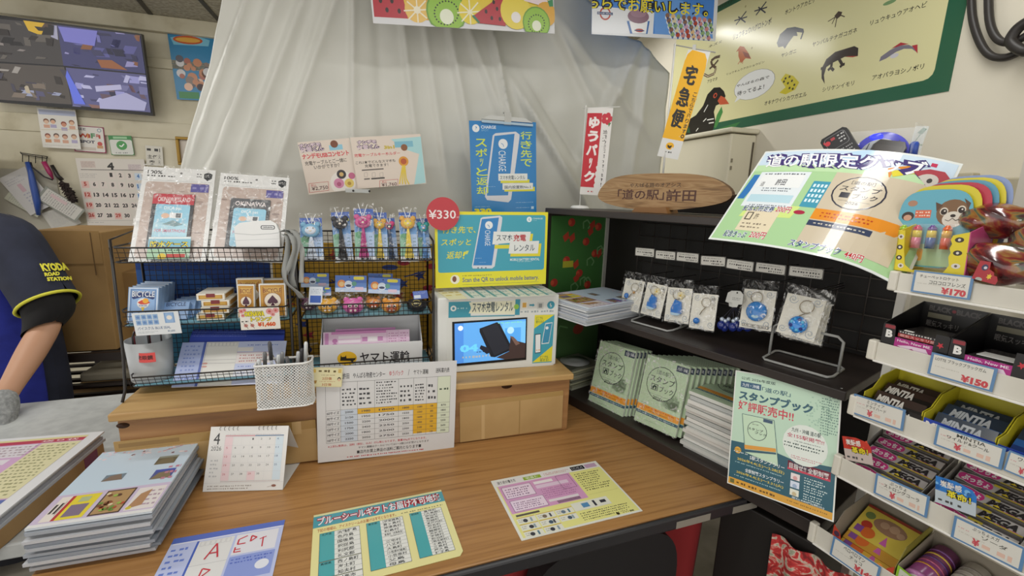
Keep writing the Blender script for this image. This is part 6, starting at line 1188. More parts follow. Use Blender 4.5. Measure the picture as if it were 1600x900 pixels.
for i in range(60): x, y = rn.uniform(.72, .93), rn.uniform(.1, .33); s.raw([(x, y), (x+.015, y), (x+.015, y+.01), (x, y+.01)], [(0, 1, 2, 3)], '#a3c4b0', lay=2)
s.C(720, 620, 172, '#dfe6df').T('九州・沖縄 道の駅', 640, 480, 845, 570, GT_, b=.02).T('全155駅掲載!!', 600, 515, 862, 620, '#b83a58', b=.03)
s.G(650, 575, 840, 640, 1, GT_).G(570, 572, 860, 700, 2, GT_).G(610, 680, 830, 770, 2, '#c0506a')
s.G(935, 285, 960, 560, 14, '#6a8a80').G(885, 285, 905, 560, 14, '#6a8a80') 
s.C(155, 650, 32, '#e0aa3c').G(135, 630, 178, 672, 2, '#4a3a1c')
s.unit()
s.raw([(.585, .645), (.955, .645), (.955, .715), (.585, .715)], [(0, 1, 2, 3)], '#c43a50', lay=3); s.T('目指せ!! 全駅制覇', .60, .658, .94, .702, '#ece4e4', b=.03, lay=5)
for k in range(3): s.R(.62, .735+.062*k, .70, .785+.062*k, ('#e8dcdc', '#d4dcec', '#e4e4d4')[k]).C(.66, .77+.062*k, .02, ('#d9a0a0', '#a0b4d0', '#c9b890')[k]).G(.74, .735+.062*k, .95, .79+.062*k, 3, '#cfe0e0', seed=k, fill=.55)
s.T('5駅スタンプラリー', .22, .70, .56, .735, '#e8eef0', b=.04).G(.05, .69, .2, .71, 1, '#d0dce0').T('2026年4.4(土)～2.28(日)', .09, .745, .56, .775, '#e0c84a', b=.03).G(.07, .78, .56, .80, 1, '#9fc0c4').T('全駅制覇スタンプラリー', .18, .82, .56, .852, '#e8eef0', b=.04).T('2026年4.4(土)～3.31(火)', .09, .86, .56, .888, '#e0c84a', b=.03).G(.07, .895, .56, .915, 1, '#9fc0c4').T('定価440円(税込)', .64, .915, .92, .935, '#e4ecec', b=.03).R(.03, .945, .075, .98, '#6a6a3a').G(.1, .95, .5, .975, 1, '#6a4a1c', fill=.8).G(.6, .95, .95, .97, 1, '#8a6a30')
s.build('stamp_poster', 'upright green and teal stamp book poster leaning on the shelf front', 'poster')
# clear holder with remote control on the shelf top
AH = Plane(-53, SH.at(0, .20, 0)); h0, h1 = AH.uvz(1290, 200)[0], AH.uvz(1431, 200)[0]; az = AH.uvz(1430, 191)[1]
t = empty('clear_holder', AH.at((h0+h1)/2, .04, TOPZ), 'clear acrylic holder box on the shelf top holding a remote control', 'holder')
mb = MB(); mb.pbox(AH, h0, h1, .072, .075, TOPZ+.0005, az, CLEAR); mb.pbox(AH, h0, h1, 0, .003, TOPZ+.0005, .80, CLEAR); mb.pbox(AH, h0, h0+.003, .003, .072, TOPZ+.0005, .82, CLEAR); mb.pbox(AH, h1-.003, h1, .003, .072, TOPZ+.0005, az, CLEAR); mb.build('box', t)
s = Sheet(Plane(-53, AH.hit(1310, 225, .012), 10), 0, [(1274, 224), (1316, 199), (1362, 252), (1320, 275)], '#1b1a1c', .018, .35); s.unit()
s.C(.16, .13, .09, '#c0323c').R(.30, .08, .46, .15, '#b0323c').R(.12, .05, .9, .36, '#8a8a8c', r=.2).R(.135, .058, .885, .352, '#1e1d20', r=.2).C(.2, .17, .1, '#c4343e').R(.35, .1, .5, .16, '#a83a40').G(.6, .08, .85, .3, 3, '#c9c9c9').G(.15, .4, .9, .95, 8, '#b4b4b6', ragged=0, fill=.4)
s.build('remote_control', 'black remote control with red power button in the clear holder', 'remote control', outline=[(.1, 0), (.9, 0), (1, .06), (1, .95), (.9, 1), (.1, 1), (0, .95), (0, .06)])
t = empty('round_device', AH.hit(1376, 240, .055), 'round grey device with glowing blue rim behind the remote control', 'device')
c = AH.hit(1376, 246, .055); rr = abs(AH.uvz(1423, 246, .055)[0]-AH.uvz(1376, 246, .055)[0]); 
mb = MB(); mb.lathe(c, [(rr*.75, -.006), (rr*.96, -.004), (rr, .002), (rr, .012), (rr*.9, .014)], mat('#5a5cc8', .2), 40, AH.u, V3(0, 0, 1), -AH.n); mb.build('rim', t, 'blue rim')
mb = MB(); mb.lathe(c-AH.n*.006, [(rr*.76, 0), (rr*.72, .012), (.001, .013)], mat('#a9adb4', .35), 36, AH.u, V3(0, 0, 1), -AH.n); mb.build('face', t, 'grey face')
mb = MB()
for k in range(7): q = c-AH.n*.0195+AH.u*(-.028+.009*k)+V3(0, 0, .012); mb.box(q, AH.u*.002, -AH.n*.0006, V3(.006, -.004, .022), '#5a5d62')
mb.build('vent', t)
mb = MB(); mb.ball(c+V3(0, 0, rr*.82)-AH.u*rr*.2-AH.n*.0135, (.014, .003, .008), mat('#3038f0', .2, emit=1.2), 10, 6, ax=(AH.u, AH.n, V3(0, 0, 1))); mb.build('light', t, 'glowing blue light')
mb = MB(); mb.tube([c+V3(0, 0, -rr), V3(c[0], c[1], TOPZ+.006)], .012, mat('#8a8d92', .4), 10); mb.lathe((c[0], c[1], TOPZ+.0006), [(.03, 0), (.03, .004), (.014, .007)], mat('#8a8d92', .4), 20); mb.build('stand', t)
s = Sheet(Plane(-53, AH.hit(1390, 236, .025), 12), 0, [(1366, 216), (1411, 222), (1408, 262), (1352, 256)], '#2a2523', .008, .2); s.unit().R(.1, .2, .9, .9, '#352f2c').G(.6, .5, .9, .56, 1, '#7a706a'); s.build('black_phone', 'dark small handset leaning in front of the round grey device', 'handset', outline=[(.15, 0), (.9, .02), (1, .2), (1, 1), (0, 1), (.02, .2)])
s = Sheet(AH, .09, [(1428, 196), (1448, 198), (1440, 240), (1420, 240)], '#d3d6d0', .001, .4); s.unit().Y([(.25, .25), (.6, .05), (.9, .1), (.7, .3)], '#6f9488').L([(.6, .25), (.3, .6)], .002, '#6f9488').R(0, .65, 1, .7, '#5f8a5a'); s.build('leaf_card', 'white card with green leaf picture behind the clear holder', 'card')
mb = MB(); q = AH.hit(1428, 232, .02); mb.lathe(q-V3(0, 0, .02), [(.008, 0), (.008, .03), (.005, .034)], mat('#2f4fa8', .3), 14); mb.lathe(q-V3(0, 0, .02+q[2]-.02-TOPZ-.001), [(.010, 0), (.010, q[2]-.02-TOPZ-.002)], mat('#c9d2d8', .2, alpha=.5), 14); tag(mb.build('bottle'), 'small clear bottle with blue cap at the right of the clear holder', 'bottle')
# wall things behind the candy rack
t = empty('switch_box', WR.at(.31, -.03, .6), 'beige electrical box with small label on the right wall behind the candy', 'electrical box')
a = WR.uvz(1507, 279, -.06); b = WR.uvz(1580, 276, -.06)
mb = MB(); mb.pbox(WR, a[0], b[0]+.03, -.06, 0, .60, a[1], mat('#bdb59c', .5)); mb.build('body', t, bevel=.004)
s = Sheet(WR, -.0615, [(1521, 286), (1552, 284), (1549, 298), (1519, 299)], '#cdc6b2', .0008, .4); s.unit().G(.05, .05, .95, .3, 1, '#6a6455').frame(.05, .35, .9, .98, .001, '#8a8370').G(.2, .5, .6, .9, 3, '#8a8370'); s.build('rating_label', parent=t)
mb = MB(); mb.pbox(WR, b[0]+.031, b[0]+.05, -.05, 0, .60, a[1]+.01, mat('#7d765f', .5)); mb.build('side_trunking', t)
mb = MB(); q = WR.uvz(1470, 280, -.02); mb.pbox(WR, q[0]-.02, a[0]-.001, -.03, 0, .60, q[1]+.015, mat('#c2baa2', .5)); tag(mb.build('trunking', bevel=.003), 'beige wall trunking left of the electrical box', 'trunking')
mb = MB(); q0 = WR.uvz(1592, 280, -.12); mb.pbox(WR, q0[0], q0[0]+.03, -.12, -.10, .55, 1.6, mat('#cfcbc0', .4)); tag(mb.build('white_post'), 'white upright post at the right edge beside the electrical box', 'post')
for i, pts in enumerate((((1518, -40), (1520, 30), (1540, 80), (1570, 90), (1610, 72)), ((1545, -40), (1546, 30), (1560, 62), (1585, 65), (1612, 50)), ((1612, 30), (1590, 45), (1580, 65), (1600, 80), (1625, 75)))):
    q = [WR.hit(x, y, -.02-.012*i) for x, y in pts]; n = len(q); P = []
    for a in np.linspace(0, n-1.001, 26):
        k = int(a); f = a-k; p0, p1, p2, p3 = q[max(k-1, 0)], q[k], q[k+1], q[min(k+2, n-1)]; P.append(.5*(2*p1+(p2-p0)*f+(2*p0-5*p1+4*p2-p3)*f*f+(3*p1-p0-3*p2+p3)*f**3))
    mb = MB(); mb.tube(P, .009 if i < 2 else .012, mat('#2c2826', .45), 8); tag(mb.build('wall_cable'), ('outer hanging loop of thick black cable at the top right wall', 'inner hanging loop of thick black cable at the top right wall', 'bundled coil of black cable at the far right edge of the wall')[i], 'cable')
# ---------------------------------------------------------------- white candy rack
t = empty('candy_rack', RK.at(.2, .1, FLOOR), 'white five tier metal candy rack at the right front of the black shelf', 'rack')
WM = noise_mat('white_enamel', [(.3, '#c4c0b4'), (.7, '#d9d6cc')], 7, .4, (.3, 1, 1)); WM2 = mat('#e2e0da', .35)
TIER = [(.568, .604, .030), (.431, .470, .018), (.310, .351, .004), (.172, .216, -.004), (-.004, .042, -.026)]
UE = .36
for z0, z1, u0 in TIER:
    mb = MB(); mb.pbox(RK, u0+.014, UE, 0, .002, z0+.004, z1, WM); mb.pbox(RK, u0+.012, UE, -.003, .16, z0, z0+.004, WM2); b = mb.build('shelf_tray', t, bevel=.0008)
    mb = MB(); mb.pbox(RK, u0, u0+.014, -.005, .012, z0+.002, z1+.002, mat('#d6d2c6', .35)); mb.build('end_cap', b, bevel=.003)
for u in (RK.uvz(1396, 490, .14)[0], .33):
    mb = MB(); mb.pbox(RK, u, u+.018, .136, .156, FLOOR, .66, WM2); mb.build('post', t, bevel=.002)
mb = MB(); mb.pbox(RK, .045, .355, .05, .25, FLOOR+.0, FLOOR+.03, WM2); mb.build('base', t)
def price(c, z, lines, pr, label, yen=True):
    s = Sheet(RK, -.0035, c, '#5f86b0', .0015, .3, z=z); s.unit().R(.045, .07, .955, .93, '#d6d4cc')
    if pr == 'x': s.T('¥', .30, .56, .42, .88, '#c4505a', b=.05).G(.45, .58, .86, .88, 1, '#d9b8a8', fill=.8).G(.08, .34, .24, .44, 1, '#d09a9a')
    else: s.T(pr, *(.52, .62, .93, .92) if True else 0, '#c4464e', b=.06)
    for k, (tx, x0, y0, x1, y1) in enumerate(lines): s.T(tx, x0, y0, x1, y1, '#4a4a46', b=.03)
    s.G(.1, .52, .5, .6, 1, '#b9b6ac')
    s.build('price_label', label, 'price label')
z5, z6, z7 = (1280, 400, 5), (1280, 560, 5), (1280, 720, 5)
price([(752, 110), (1215, 160), (1170, 345), (705, 275)], z5, [('チューペットロケット', .12, .16, .78, .30), ('コロコロフレンズ', .30, .36, .90, .54)], '¥170', 'price label reading 170 yen on the top lip of the candy rack')
price([(885, -50), (1400, 85), (1345, 262), (838, 118)], z6, [('LOTTE ブラックブラックガム', .08, .14, .86, .30)], '¥150', 'price label reading 150 yen on the second lip of the candy rack')
price([(272, 275), (682, 405), (645, 568), (255, 425)], z6, [('ミンティア', .28, .12, .62, .28), ('ドライハード', .28, .32, .66, .48)], 'x', 'blue framed price label for dry hard mints, leftmost on the third lip')
price([(928, 520), (1462, 705), (1420, 872), (885, 668)], z6, [('MINTIA', .32, .10, .74, .26), ('ワイルド&クール', .18, .30, .80, .46)], 'x', 'blue framed price label with wide mint lettering, middle of the third lip')
price([(1482, 718), (1860, 860), (1810, 1030), (1440, 870)], z6, [('ワイルド', .22, .14, .7, .32)], 'x', 'blue framed price label at the right frame edge of the third lip')
price([(440, 100), (868, 275), (835, 455), (428, 245)], z7, [('ぷっちょ', .28, .10, .60, .26), ('ストロングコーラ', .18, .30, .84, .48)], 'x', 'price label for strong cola chews on the fourth lip, left one')
price([(1062, 430), (1620, 690), (1580, 870), (1022, 590)], z7, [('ぷっちょメガ', .28, .10, .66, .26), ('ソーダ', .42, .30, .78, .48)], 'x', 'price label for soda chews on the fourth lip, right one')
price([(122, 600), (488, 830), (440, 990), (72, 715)], z7, [('ペロペロマン', .25, .12, .7, .32), ('チョコ', .4, .38, .66, .54)], '¥140', 'price label reading 140 yen on the lowest visible lip')
# top tier: blister packs in a yellow and pink box
TU = lambda x, y, w_=0.: RK.uvz(x, y, w_)
z_t = .5725
u0, u1 = TU(1401, 425, .01)[0], TU(1511, 428, .01)[0]
t = empty('candy_display_box', RK.at((u0+u1)/2, .07, z_t), 'yellow fronted display box of toy candy packs on the top tier', 'box')
ZP, ZQ = (1380, 360, 7.26), (1380, 260, 7.26)
Bx = Plane(-65, RK.at(0, .008, 0)); Y_ = '#dcc82c'
s = Sheet(Bx, 0, [(155, -20), (960, 30), (940, 495), (140, 465)], Y_, .0015, .4, z=ZP)
ol = [(0, .0), (.10, .0), (.12, .5), (.16, .85), (.27, .98), (.72, .98), (.79, .8), (.765, .6), (.79, .5), (.765, .4), (.79, .3), (.765, .2), (.79, .1), (1, .02), (1, 1), (0, 1)]
for x, y in ((.05, .16), (.05, .42), (.06, .68), (.10, .88), (.88, .2), (.88, .5), (.88, .8)): s.unit().C(x, y, .045 if x < .5 else .06, '#3a3026' if y not in (.16, .88, .8) else '#d9d3c9', ry=.06); s.C(x, y, .02, '#d9d3c9' if y not in (.16, .88, .8) else '#6a5a50', ry=.03)
s.build('box_front', parent=t, outline=ol)
mb = MB(); q0 = s.P((1, 1)); q1 = s.P((1, .02)); d_ = RK.n*.10
mb.prism([q0, q1, q1+d_+V3(0, 0, .025), q0+d_], RK.u*.0015, mat('#b8487a', .4)); q0 = s.P((0, 1)); q1 = s.P((0, .02)); mb.prism([q0, q1, q1+d_+V3(0, 0, .025), q0+d_], RK.u*.0015, mat(Y_, .4)); mb.box(s.P((0, 1)), RK.u*s.W, d_, V3(0, 0, .001), mat(Y_, .4)); mb.build('box_side', t)
def blister(x0, w_, col, label, k, face):
    c = [(x0, 270), (x0+800, 285), (x0+850, 990), (x0, 1110)]
    pl = Plane(-65, RK.at(0, w_, 0), 4)
    s = Sheet(pl, 0, [(150+k*0, 270), (990, 270), (985, 1160), (150, 1130)], col, .0012, .35, z=ZQ)
    s.o = s.o+RK.u*x0; s.o = s.o+V3(0, 0, .004*k)
    t = empty('candy_pack', s.P((.5, 1)), label, 'candy', None)
    ol = [(.5+.5*math.copysign(abs(math.cos(a))**.6, math.cos(a)), .5-.5*math.copysign(abs(math.sin(a))**.5, math.sin(a))) for a in np.linspace(0, 2*math.pi, 33)[:-1]]
    s.unit()
    if face:
        s.C(.74, .30, .21, '#7a5a3c', ry=.17).Y([(.50, .16), (.53, .28), (.6, .2)], '#5a3f2a').Y([(.86, .12), (.93, .26), (.95, .18)], '#5a3f2a').C(.76, .38, .14, '#d9d2c6', ry=.10).C(.63, .28, .055, '#d9cfc0', ry=.05).C(.85, .26, .055, '#d9cfc0', ry=.05).C(.63, .285, .042, '#2a1c14', ry=.038).C(.85, .265, .042, '#2a1c14', ry=.038).C(.64, .275, .012, '#ece4dc').C(.86, .255, .012, '#ece4dc').C(.755, .335, .035, '#2a1c14', ry=.02).L([(.66, .385), (.71, .40), (.755, .365), (.80, .395), (.85, .37)], .001, '#3a2a20')
        s.R(.24, .26, .46, .36, '#d46a4a').G(.25, .27, .45, .35, 2, '#ecd9c9').C(.18, .17, .07, '#a97f66', ry=.04).C(.14, .34, .09, '#3a2a22', ry=.06).C(.14, .36, .06, '#c99a80', ry=.04)
        s.R(.02, .70, .98, .98, '#a9c4a4', r=.1).C(.12, .84, .05, '#c4506a', ry=.035).C(.28, .88, .05, '#c4506a', ry=.035).R(.36, .76, .44, .92, '#d9a05a', r=.4)
    s.build('card', parent=t, outline=ol)
    if face:
        for i, (cap, a, b) in enumerate((('#9cc43a', '#c9d44a', '#b9cfa0'), ('#c43a5c', '#e0c93a', '#d87a9a'), ('#5a2a8c', '#d9c23a', '#3a5a9c'), ('#e06a3a', '#e0a82a', '#d8604a'))):
            x = .15+.20*i; mb = MB(); R_ = .0072
            for y0, y1, r0, r1, c_ in ((.46, .49, .35, .8, cap), (.49, .53, .9, .95, cap), (.53, .62, .95, 1, a), (.62, .76, 1, 1, b)):
                p0, p1 = s.P((x, y0), .008), s.P((x, y1), .008); mb.tube([p0, p1], [R_*r0, R_*r1], mat(c_, .15, coat=.5), 12)
            mb.build('candy_tube', t)
        mb = MB(); mb.grid(lambda q, r: s.P((.04+.92*q, .44+.36*r), .004+.014*math.sin(math.pi*q)**.4*math.sin(math.pi*r)**.4), 12, 8, mat('#f0f4f4', .08, alpha=.13, spec=.9)); mb.build('blister', t)
blister(.046, .047, '#8a9cc8', 'lavender backed toy candy pack, rearmost in the yellow box', 6, False)
blister(.038, .040, '#d9c93a', 'yellow backed toy candy pack, fifth back in the yellow box', 5, False)
blister(.030, .033, '#5f9cb4', 'blue backed toy candy pack, fourth back in the yellow box', 4, False)
blister(.022, .026, '#b83a4c', 'red backed toy candy pack, third back in the yellow box', 3, False)
blister(.010, .019, '#d4c432', 'yellow backed toy candy pack just behind the front puppy pack', 2, False)
blister(.0, .012, '#62aabf', 'blue backed toy candy pack with puppy face in front of the yellow box', 0, True)
s = Sheet(Plane(-65, RK.at(0, .0185, 0), 8), 0, [(75, 70), (810, 70), (1300, 900), (90, 900)], '#b03a48', .0015, .35, z=ZQ); s.unit()
s.C(.37, .16, .16, '#d0c9c2', ry=.10).C(.29, .15, .035, '#3a3634', ry=.03).C(.42, .15, .035, '#3a3634', ry=.03).C(.36, .20, .02, '#3a3634', ry=.012).C(.15, .18, .07, '#c4685c', ry=.06).C(.1, .24, .05, '#5a3a30', ry=.03)
s.build('candy_pack', 'tall red backed candy pack with white bear face behind the yellow box', 'candy', outline=[(.03, .35), (.0, .22), (.06, .08), (.2, .01), (.4, 0), (.58, .05), (.75, .25), (1, .65), (1, 1), (.1, 1)])
RB = noise_mat('rainbow_candy', [(.3, '#2e1418'), (.42, '#5a1a20'), (.48, '#7c2a24'), (.53, '#8f6a34'), (.57, '#4c5a48'), (.64, '#4a2a30'), (.78, '#3a2a2a')], 16, .16, (.12, 1, 2), 20, .15, 3, 1.5, .8, .5)
for i, (x, y, w_, rx, rz) in enumerate(((1560, 345, .075, .052, .028), (1562, 412, .035, .060, .034), (1640, 380, .06, .045, .035))):
    mb = MB(); c = RK.hit(x, y, w_); c[2] = max(c[2], z_t+rz+.001); mb.ball(c, (rx, .035, rz), RB, 24, 14, ax=(RK.u, RK.h, V3(0, 0, 1)))
    b = np.array(mb.v); b += np.array([.0035*math.sin(9*k[0]*20+k[2]*90)*np.array([1, 1, .6]) for k in b]); mb.v = [tuple(q) for q in b]
    tag(mb.build('candy_bag'), ('upper rainbow striped glossy candy bag at the right of the top tier', 'lower rainbow striped glossy candy bag at the front right of the top tier', 'rainbow striped candy bag at the right frame edge of the top tier')[i], 'candy bag')
s = Sheet(RK, -.006, [(1060, 300), (1330, 420), (1330, 600), (1050, 575)], '#a82c34', .001, .35, z=ZP); s.unit().Y([(.62+.12*math.cos(a)*(1 if k % 2 else .5), .70+.17*math.sin(a)*(1 if k % 2 else .5)) for k, a in enumerate(np.linspace(0, 6.283, 13)[:-1])], '#e0c03a').C(.3, .32, .13, '#3a3a5a', ry=.16).C(.33, .33, .07, '#c9c4cc', ry=.07).C(.28, .95, .14, '#a9b0a8', ry=.1)
s.build('candy_card', 'small red card with yellow star at the lip of the top tier', 'card', outline=[(0, .05), (.42, 0), (.5, .35), (.72, .45), (.78, .6), (.9, .6), (1, .8), (.98, 1), (0, 1)])
# second tier: black gum boxes
def gumbox(u0, w0, z0, label, k):
    t = empty('gum_box', RK.at(u0+.05, w0+.06, z0), label, 'gum box'); K_ = mat('#191718', .3)
    W, D, Hf, Hb = .098, .125, .072, .100
    mb = MB(); mb.pbox(RK, u0, u0+W, w0, w0+D, z0, z0+.001, K_)
    for u in (u0, u0+W-.001): mb.prism([RK.at(u, w0, z0), RK.at(u, w0, z0+Hf), RK.at(u, w0+D, z0+Hb+.005), RK.at(u, w0+D, z0)], RK.u*.001, K_)
    mb.pbox(RK, u0, u0+W, w0+D, w0+D+.001, z0, z0+Hb+.005, K_); mb.build('tray', t)
    B = Plane(-65, RK.at(0, w0-.0012, 0)); q = lambda u, z: pj(B.at(u, 0, z))
    s = Sheet(B, 0, [q(u0, z0+Hf), q(u0+W, z0+Hf), q(u0+W, z0), q(u0, z0)], '#191718', .0006, .3); s.unit()
    s.R(.22, .30, .79, 1, '#a8267e').T('Hello, New ME.', .26, .335, .77, .41, '#e8d8e4', b=.04).Y([(.27, .50), (.45, .44), (.7, .43), (.76, .56), (.6, .60), (.5, .5), (.4, .58)], '#dcc8d8').T('B', .06, .15, .17, .35, '#e4e2de', b=.05).R(.03, .02, .19, .11, '#8a2a34')
    s.Y([(.885+.055*math.cos(a)*(1 if j % 2 else .42), .25+.085*math.sin(a)*(1 if j % 2 else .42)) for j, a in enumerate(np.linspace(-.31, 5.97, 11)[:-1])], '#c02a38')
    ol = [(0, .03), (.02, 0), (.17, 0), (.2, .05), (.21, .30), (.79, .30), (.80, .0), (.98, 0), (1, .03), (1, 1), (0, 1)]
    s.build('front_panel', parent=t, outline=ol)
    Bk = Plane(-65, RK.at(0, w0+D-.0008, 0)); q2 = lambda u, z: pj(Bk.at(u, 0, z))
    s = Sheet(Bk, 0, [q2(u0+.004, z0+Hb+.003), q2(u0+W-.004, z0+Hb+.003), q2(u0+W-.004, z0+.055), q2(u0+.004, z0+.055)], '#1c1a1a', .0003, .3); s.unit().T('BLACK', .08, .06, .46, .28, '#5a5654', b=.05).T('BLACK', .54, .06, .94, .28, '#5a5654', b=.05).C(.5, .17, .035, '#8a2a34').R(.08, .36, .48, .56, '#8a8672').T('眠気スッキリ', .08, .66, .62, .92, '#8a8684', b=.04); s.build('back_panel', parent=t)
    for i in range(5 if k == 0 else 4):
        zz = z0+.0015+.0125*i; t2 = empty('gum_pack', RK.at(u0+.055, w0+.04, zz), (('lowest', 'second', 'third', 'fourth', 'topmost')[i] if k == 0 else ('lowest', 'second', 'third', 'topmost')[i])+' black gum pack inside the '+('left' if k == 0 else 'right')+' black gum box', 'gum')
        mb = MB(); mb.pbox(RK, u0+.022, u0+.080, w0+.003+.0006*i, w0+.085, zz, zz+.0118, mat('#2c2828', .22)); mb.build('pack', t2, bevel=.001)
        B3 = Plane(-65, RK.at(0, w0+.0024+.0006*i, 0)); q3 = lambda u, z: pj(B3.at(u, 0, z)); s = Sheet(B3, 0, [q3(u0+.022, zz+.0118), q3(u0+.080, zz+.0118), q3(u0+.080, zz), q3(u0+.022, zz)], '#2c2828', .0002, .25); s.unit().R(.0, .45, 1, 1, '#a82c34').T('眠気スッキリ感', .06, .52, .95, .92, '#dcb0a8', b=.03).G(.04, .05, .96, .38, 1, '#c9c4c0', fill=.8, ragged=0, seed=i); s.build('front_print', parent=t2)
g0 = TU(1374, 545, .006)[0]
gumbox(g0, .006, .4356, 'left black gum box with white letter B on the second tier', 0)
gumbox(g0+.0995, .004, .4356, 'right black gum box with white letter B on the second tier', 1)
mb = MB(); q = RK.at(g0+.030, .010, .4996); mb.box(q, RK.u*.014, RK.h*.006, V3(0, 0, .0015), '#dcdad6'); tag(mb.build('sticker', bevel=.0005), 'tiny white sticker on the rim of the left black gum box', 'sticker')
mb = MB(); a = RK.at(g0+.130, .015, .4876); mb.box(a, RK.u*.062, RK.h*.03, V3(0, 0, .0012), '#d6d6d4'); tag(mb.build('paper_strip'), 'white paper strip lying in the right black gum box', 'paper')
# third tier: yellow trays of mints
def minttray(u0, z0, label, col, packs, plabel, flame):
    t = empty('mint_tray', RK.at(u0+.047, .06, z0), label, 'tray'); Yc = mat('#b9ae22', .45); W, D = .094, .115
    mb = MB(); mb.pbox(RK, u0, u0+W, .004, .004+D, z0, z0+.001, Yc)
    for u in (u0, u0+W-.0015): mb.prism([RK.at(u, .004, z0), RK.at(u, .004, z0+.052), RK.at(u, .03, z0+.056), RK.at(u, .055, z0+.078), RK.at(u, D, z0+.088), RK.at(u, D, z0)], RK.u*.0015, Yc)
    mb.pbox(RK, u0, u0+W, D, D+.0015, z0, z0+.088, Yc); mb.build('tray_body', t)
    for i, (w_, z_, tilt, fr) in enumerate(packs):
        pl = Plane(-65, RK.at(0, w_, z_), tilt); o = pl.at(u0+.006, w_*0, z_)
        t2 = empty('mint_pack', RK.at(u0+.047, w_, z_), plabel[i], 'mints')
        o = RK.at(u0+.007, w_, z_); v = pl.v
        s = Sheet(RK, 0, [(0, 0), (1, 0), (1, 1), (0, 1)], col, .0075, .18); s.W, s.H = .079, .050; s.ux = RK.u; s.vy = -v; s.nf = np.cross(s.vy, s.ux); s.o = o+v*.050; s.unit()
        if flame: s.R(0, 0, 1, .3, '#3a2a24').T('MINTIA', .06, .14, .62, .46, '#dcd8d2', b=.05, skew=.1).G(.2, .5, .5, .56, 1, '#c9c4bc').Y([(.5, .98), (.6, .72), (.7, .8), (.74, .6), (.82, .78), (.92, .62), (.98, .98)], '#c4582a').Y([(.58, .98), (.68, .82), (.76, .9), (.84, .8), (.92, .98)], '#e0a03a').R(.68, .5, .86, .56, '#a9a49c')
        else: s.R(0, .0, 1, .45, '#2c3848').R(0, .45, 1, .7, '#2f62a8').T('MINTIA', .12, .14, .8, .48, '#b9bec4', b=.05, skew=.1).G(.2, .55, .7, .62, 1, '#8fb0d4')
        s.build('case', parent=t2)
    B = Plane(-65, RK.at(0, .0028, 0)); q = lambda u, z: pj(B.at(u, 0, z)); zf = z0+.044
    s = Sheet(B, 0, [q(u0+.0015, zf), q(u0+W, zf), q(u0+W, z0), q(u0+.0015, z0)], '#1d1a1a' if flame else '#2340a0', .0006, .3); s.unit().T('MINTIA', .45, .12, .85, .42, '#dcdad6', b=.06)
    if not flame: s.T('MIA', .04, .1, .38, .4, '#dcdad6', b=.06)
    s.build('tray_front', parent=t)
m0 = TU(1346, 640, .006)[0]
minttray(m0, .3145, 'left yellow tray of black mint packs on the third tier', '#1f1b1a', ((.06, .352, 56, 1), (.030, .346, 50, 1), (.008, .326, 34, 1)), ('rear black mint pack lying high in the left yellow tray', 'middle black mint pack with flame in the left yellow tray', 'front black mint pack behind the dry hard price label'), True)
minttray(m0+.0955, .3145, 'right yellow tray of blue mint packs on the third tier', '#1f3a7c', ((.055, .350, 56, 0), (.028, .344, 50, 0), (.008, .324, 34, 0)), ('rear blue mint pack lying high in the right yellow tray', 'middle blue mint pack in the right yellow tray', 'front blue mint pack in the right yellow tray'), False)
minttray(m0+.191, .3145, 'third yellow tray of mint packs at the right frame edge', '#1f3a7c', ((.055, .350, 56, 0), (.028, .344, 50, 0)), ('rear blue mint pack in the tray at the right frame edge', 'front blue mint pack in the tray at the right frame edge'), False)
s = Sheet(RK, -.0028, [(1053, 405), (1170, 440), (1150, 520), (1030, 490)], '#2c4aa0', .0008, .3, z=(1280, 520, 5)) if False else None
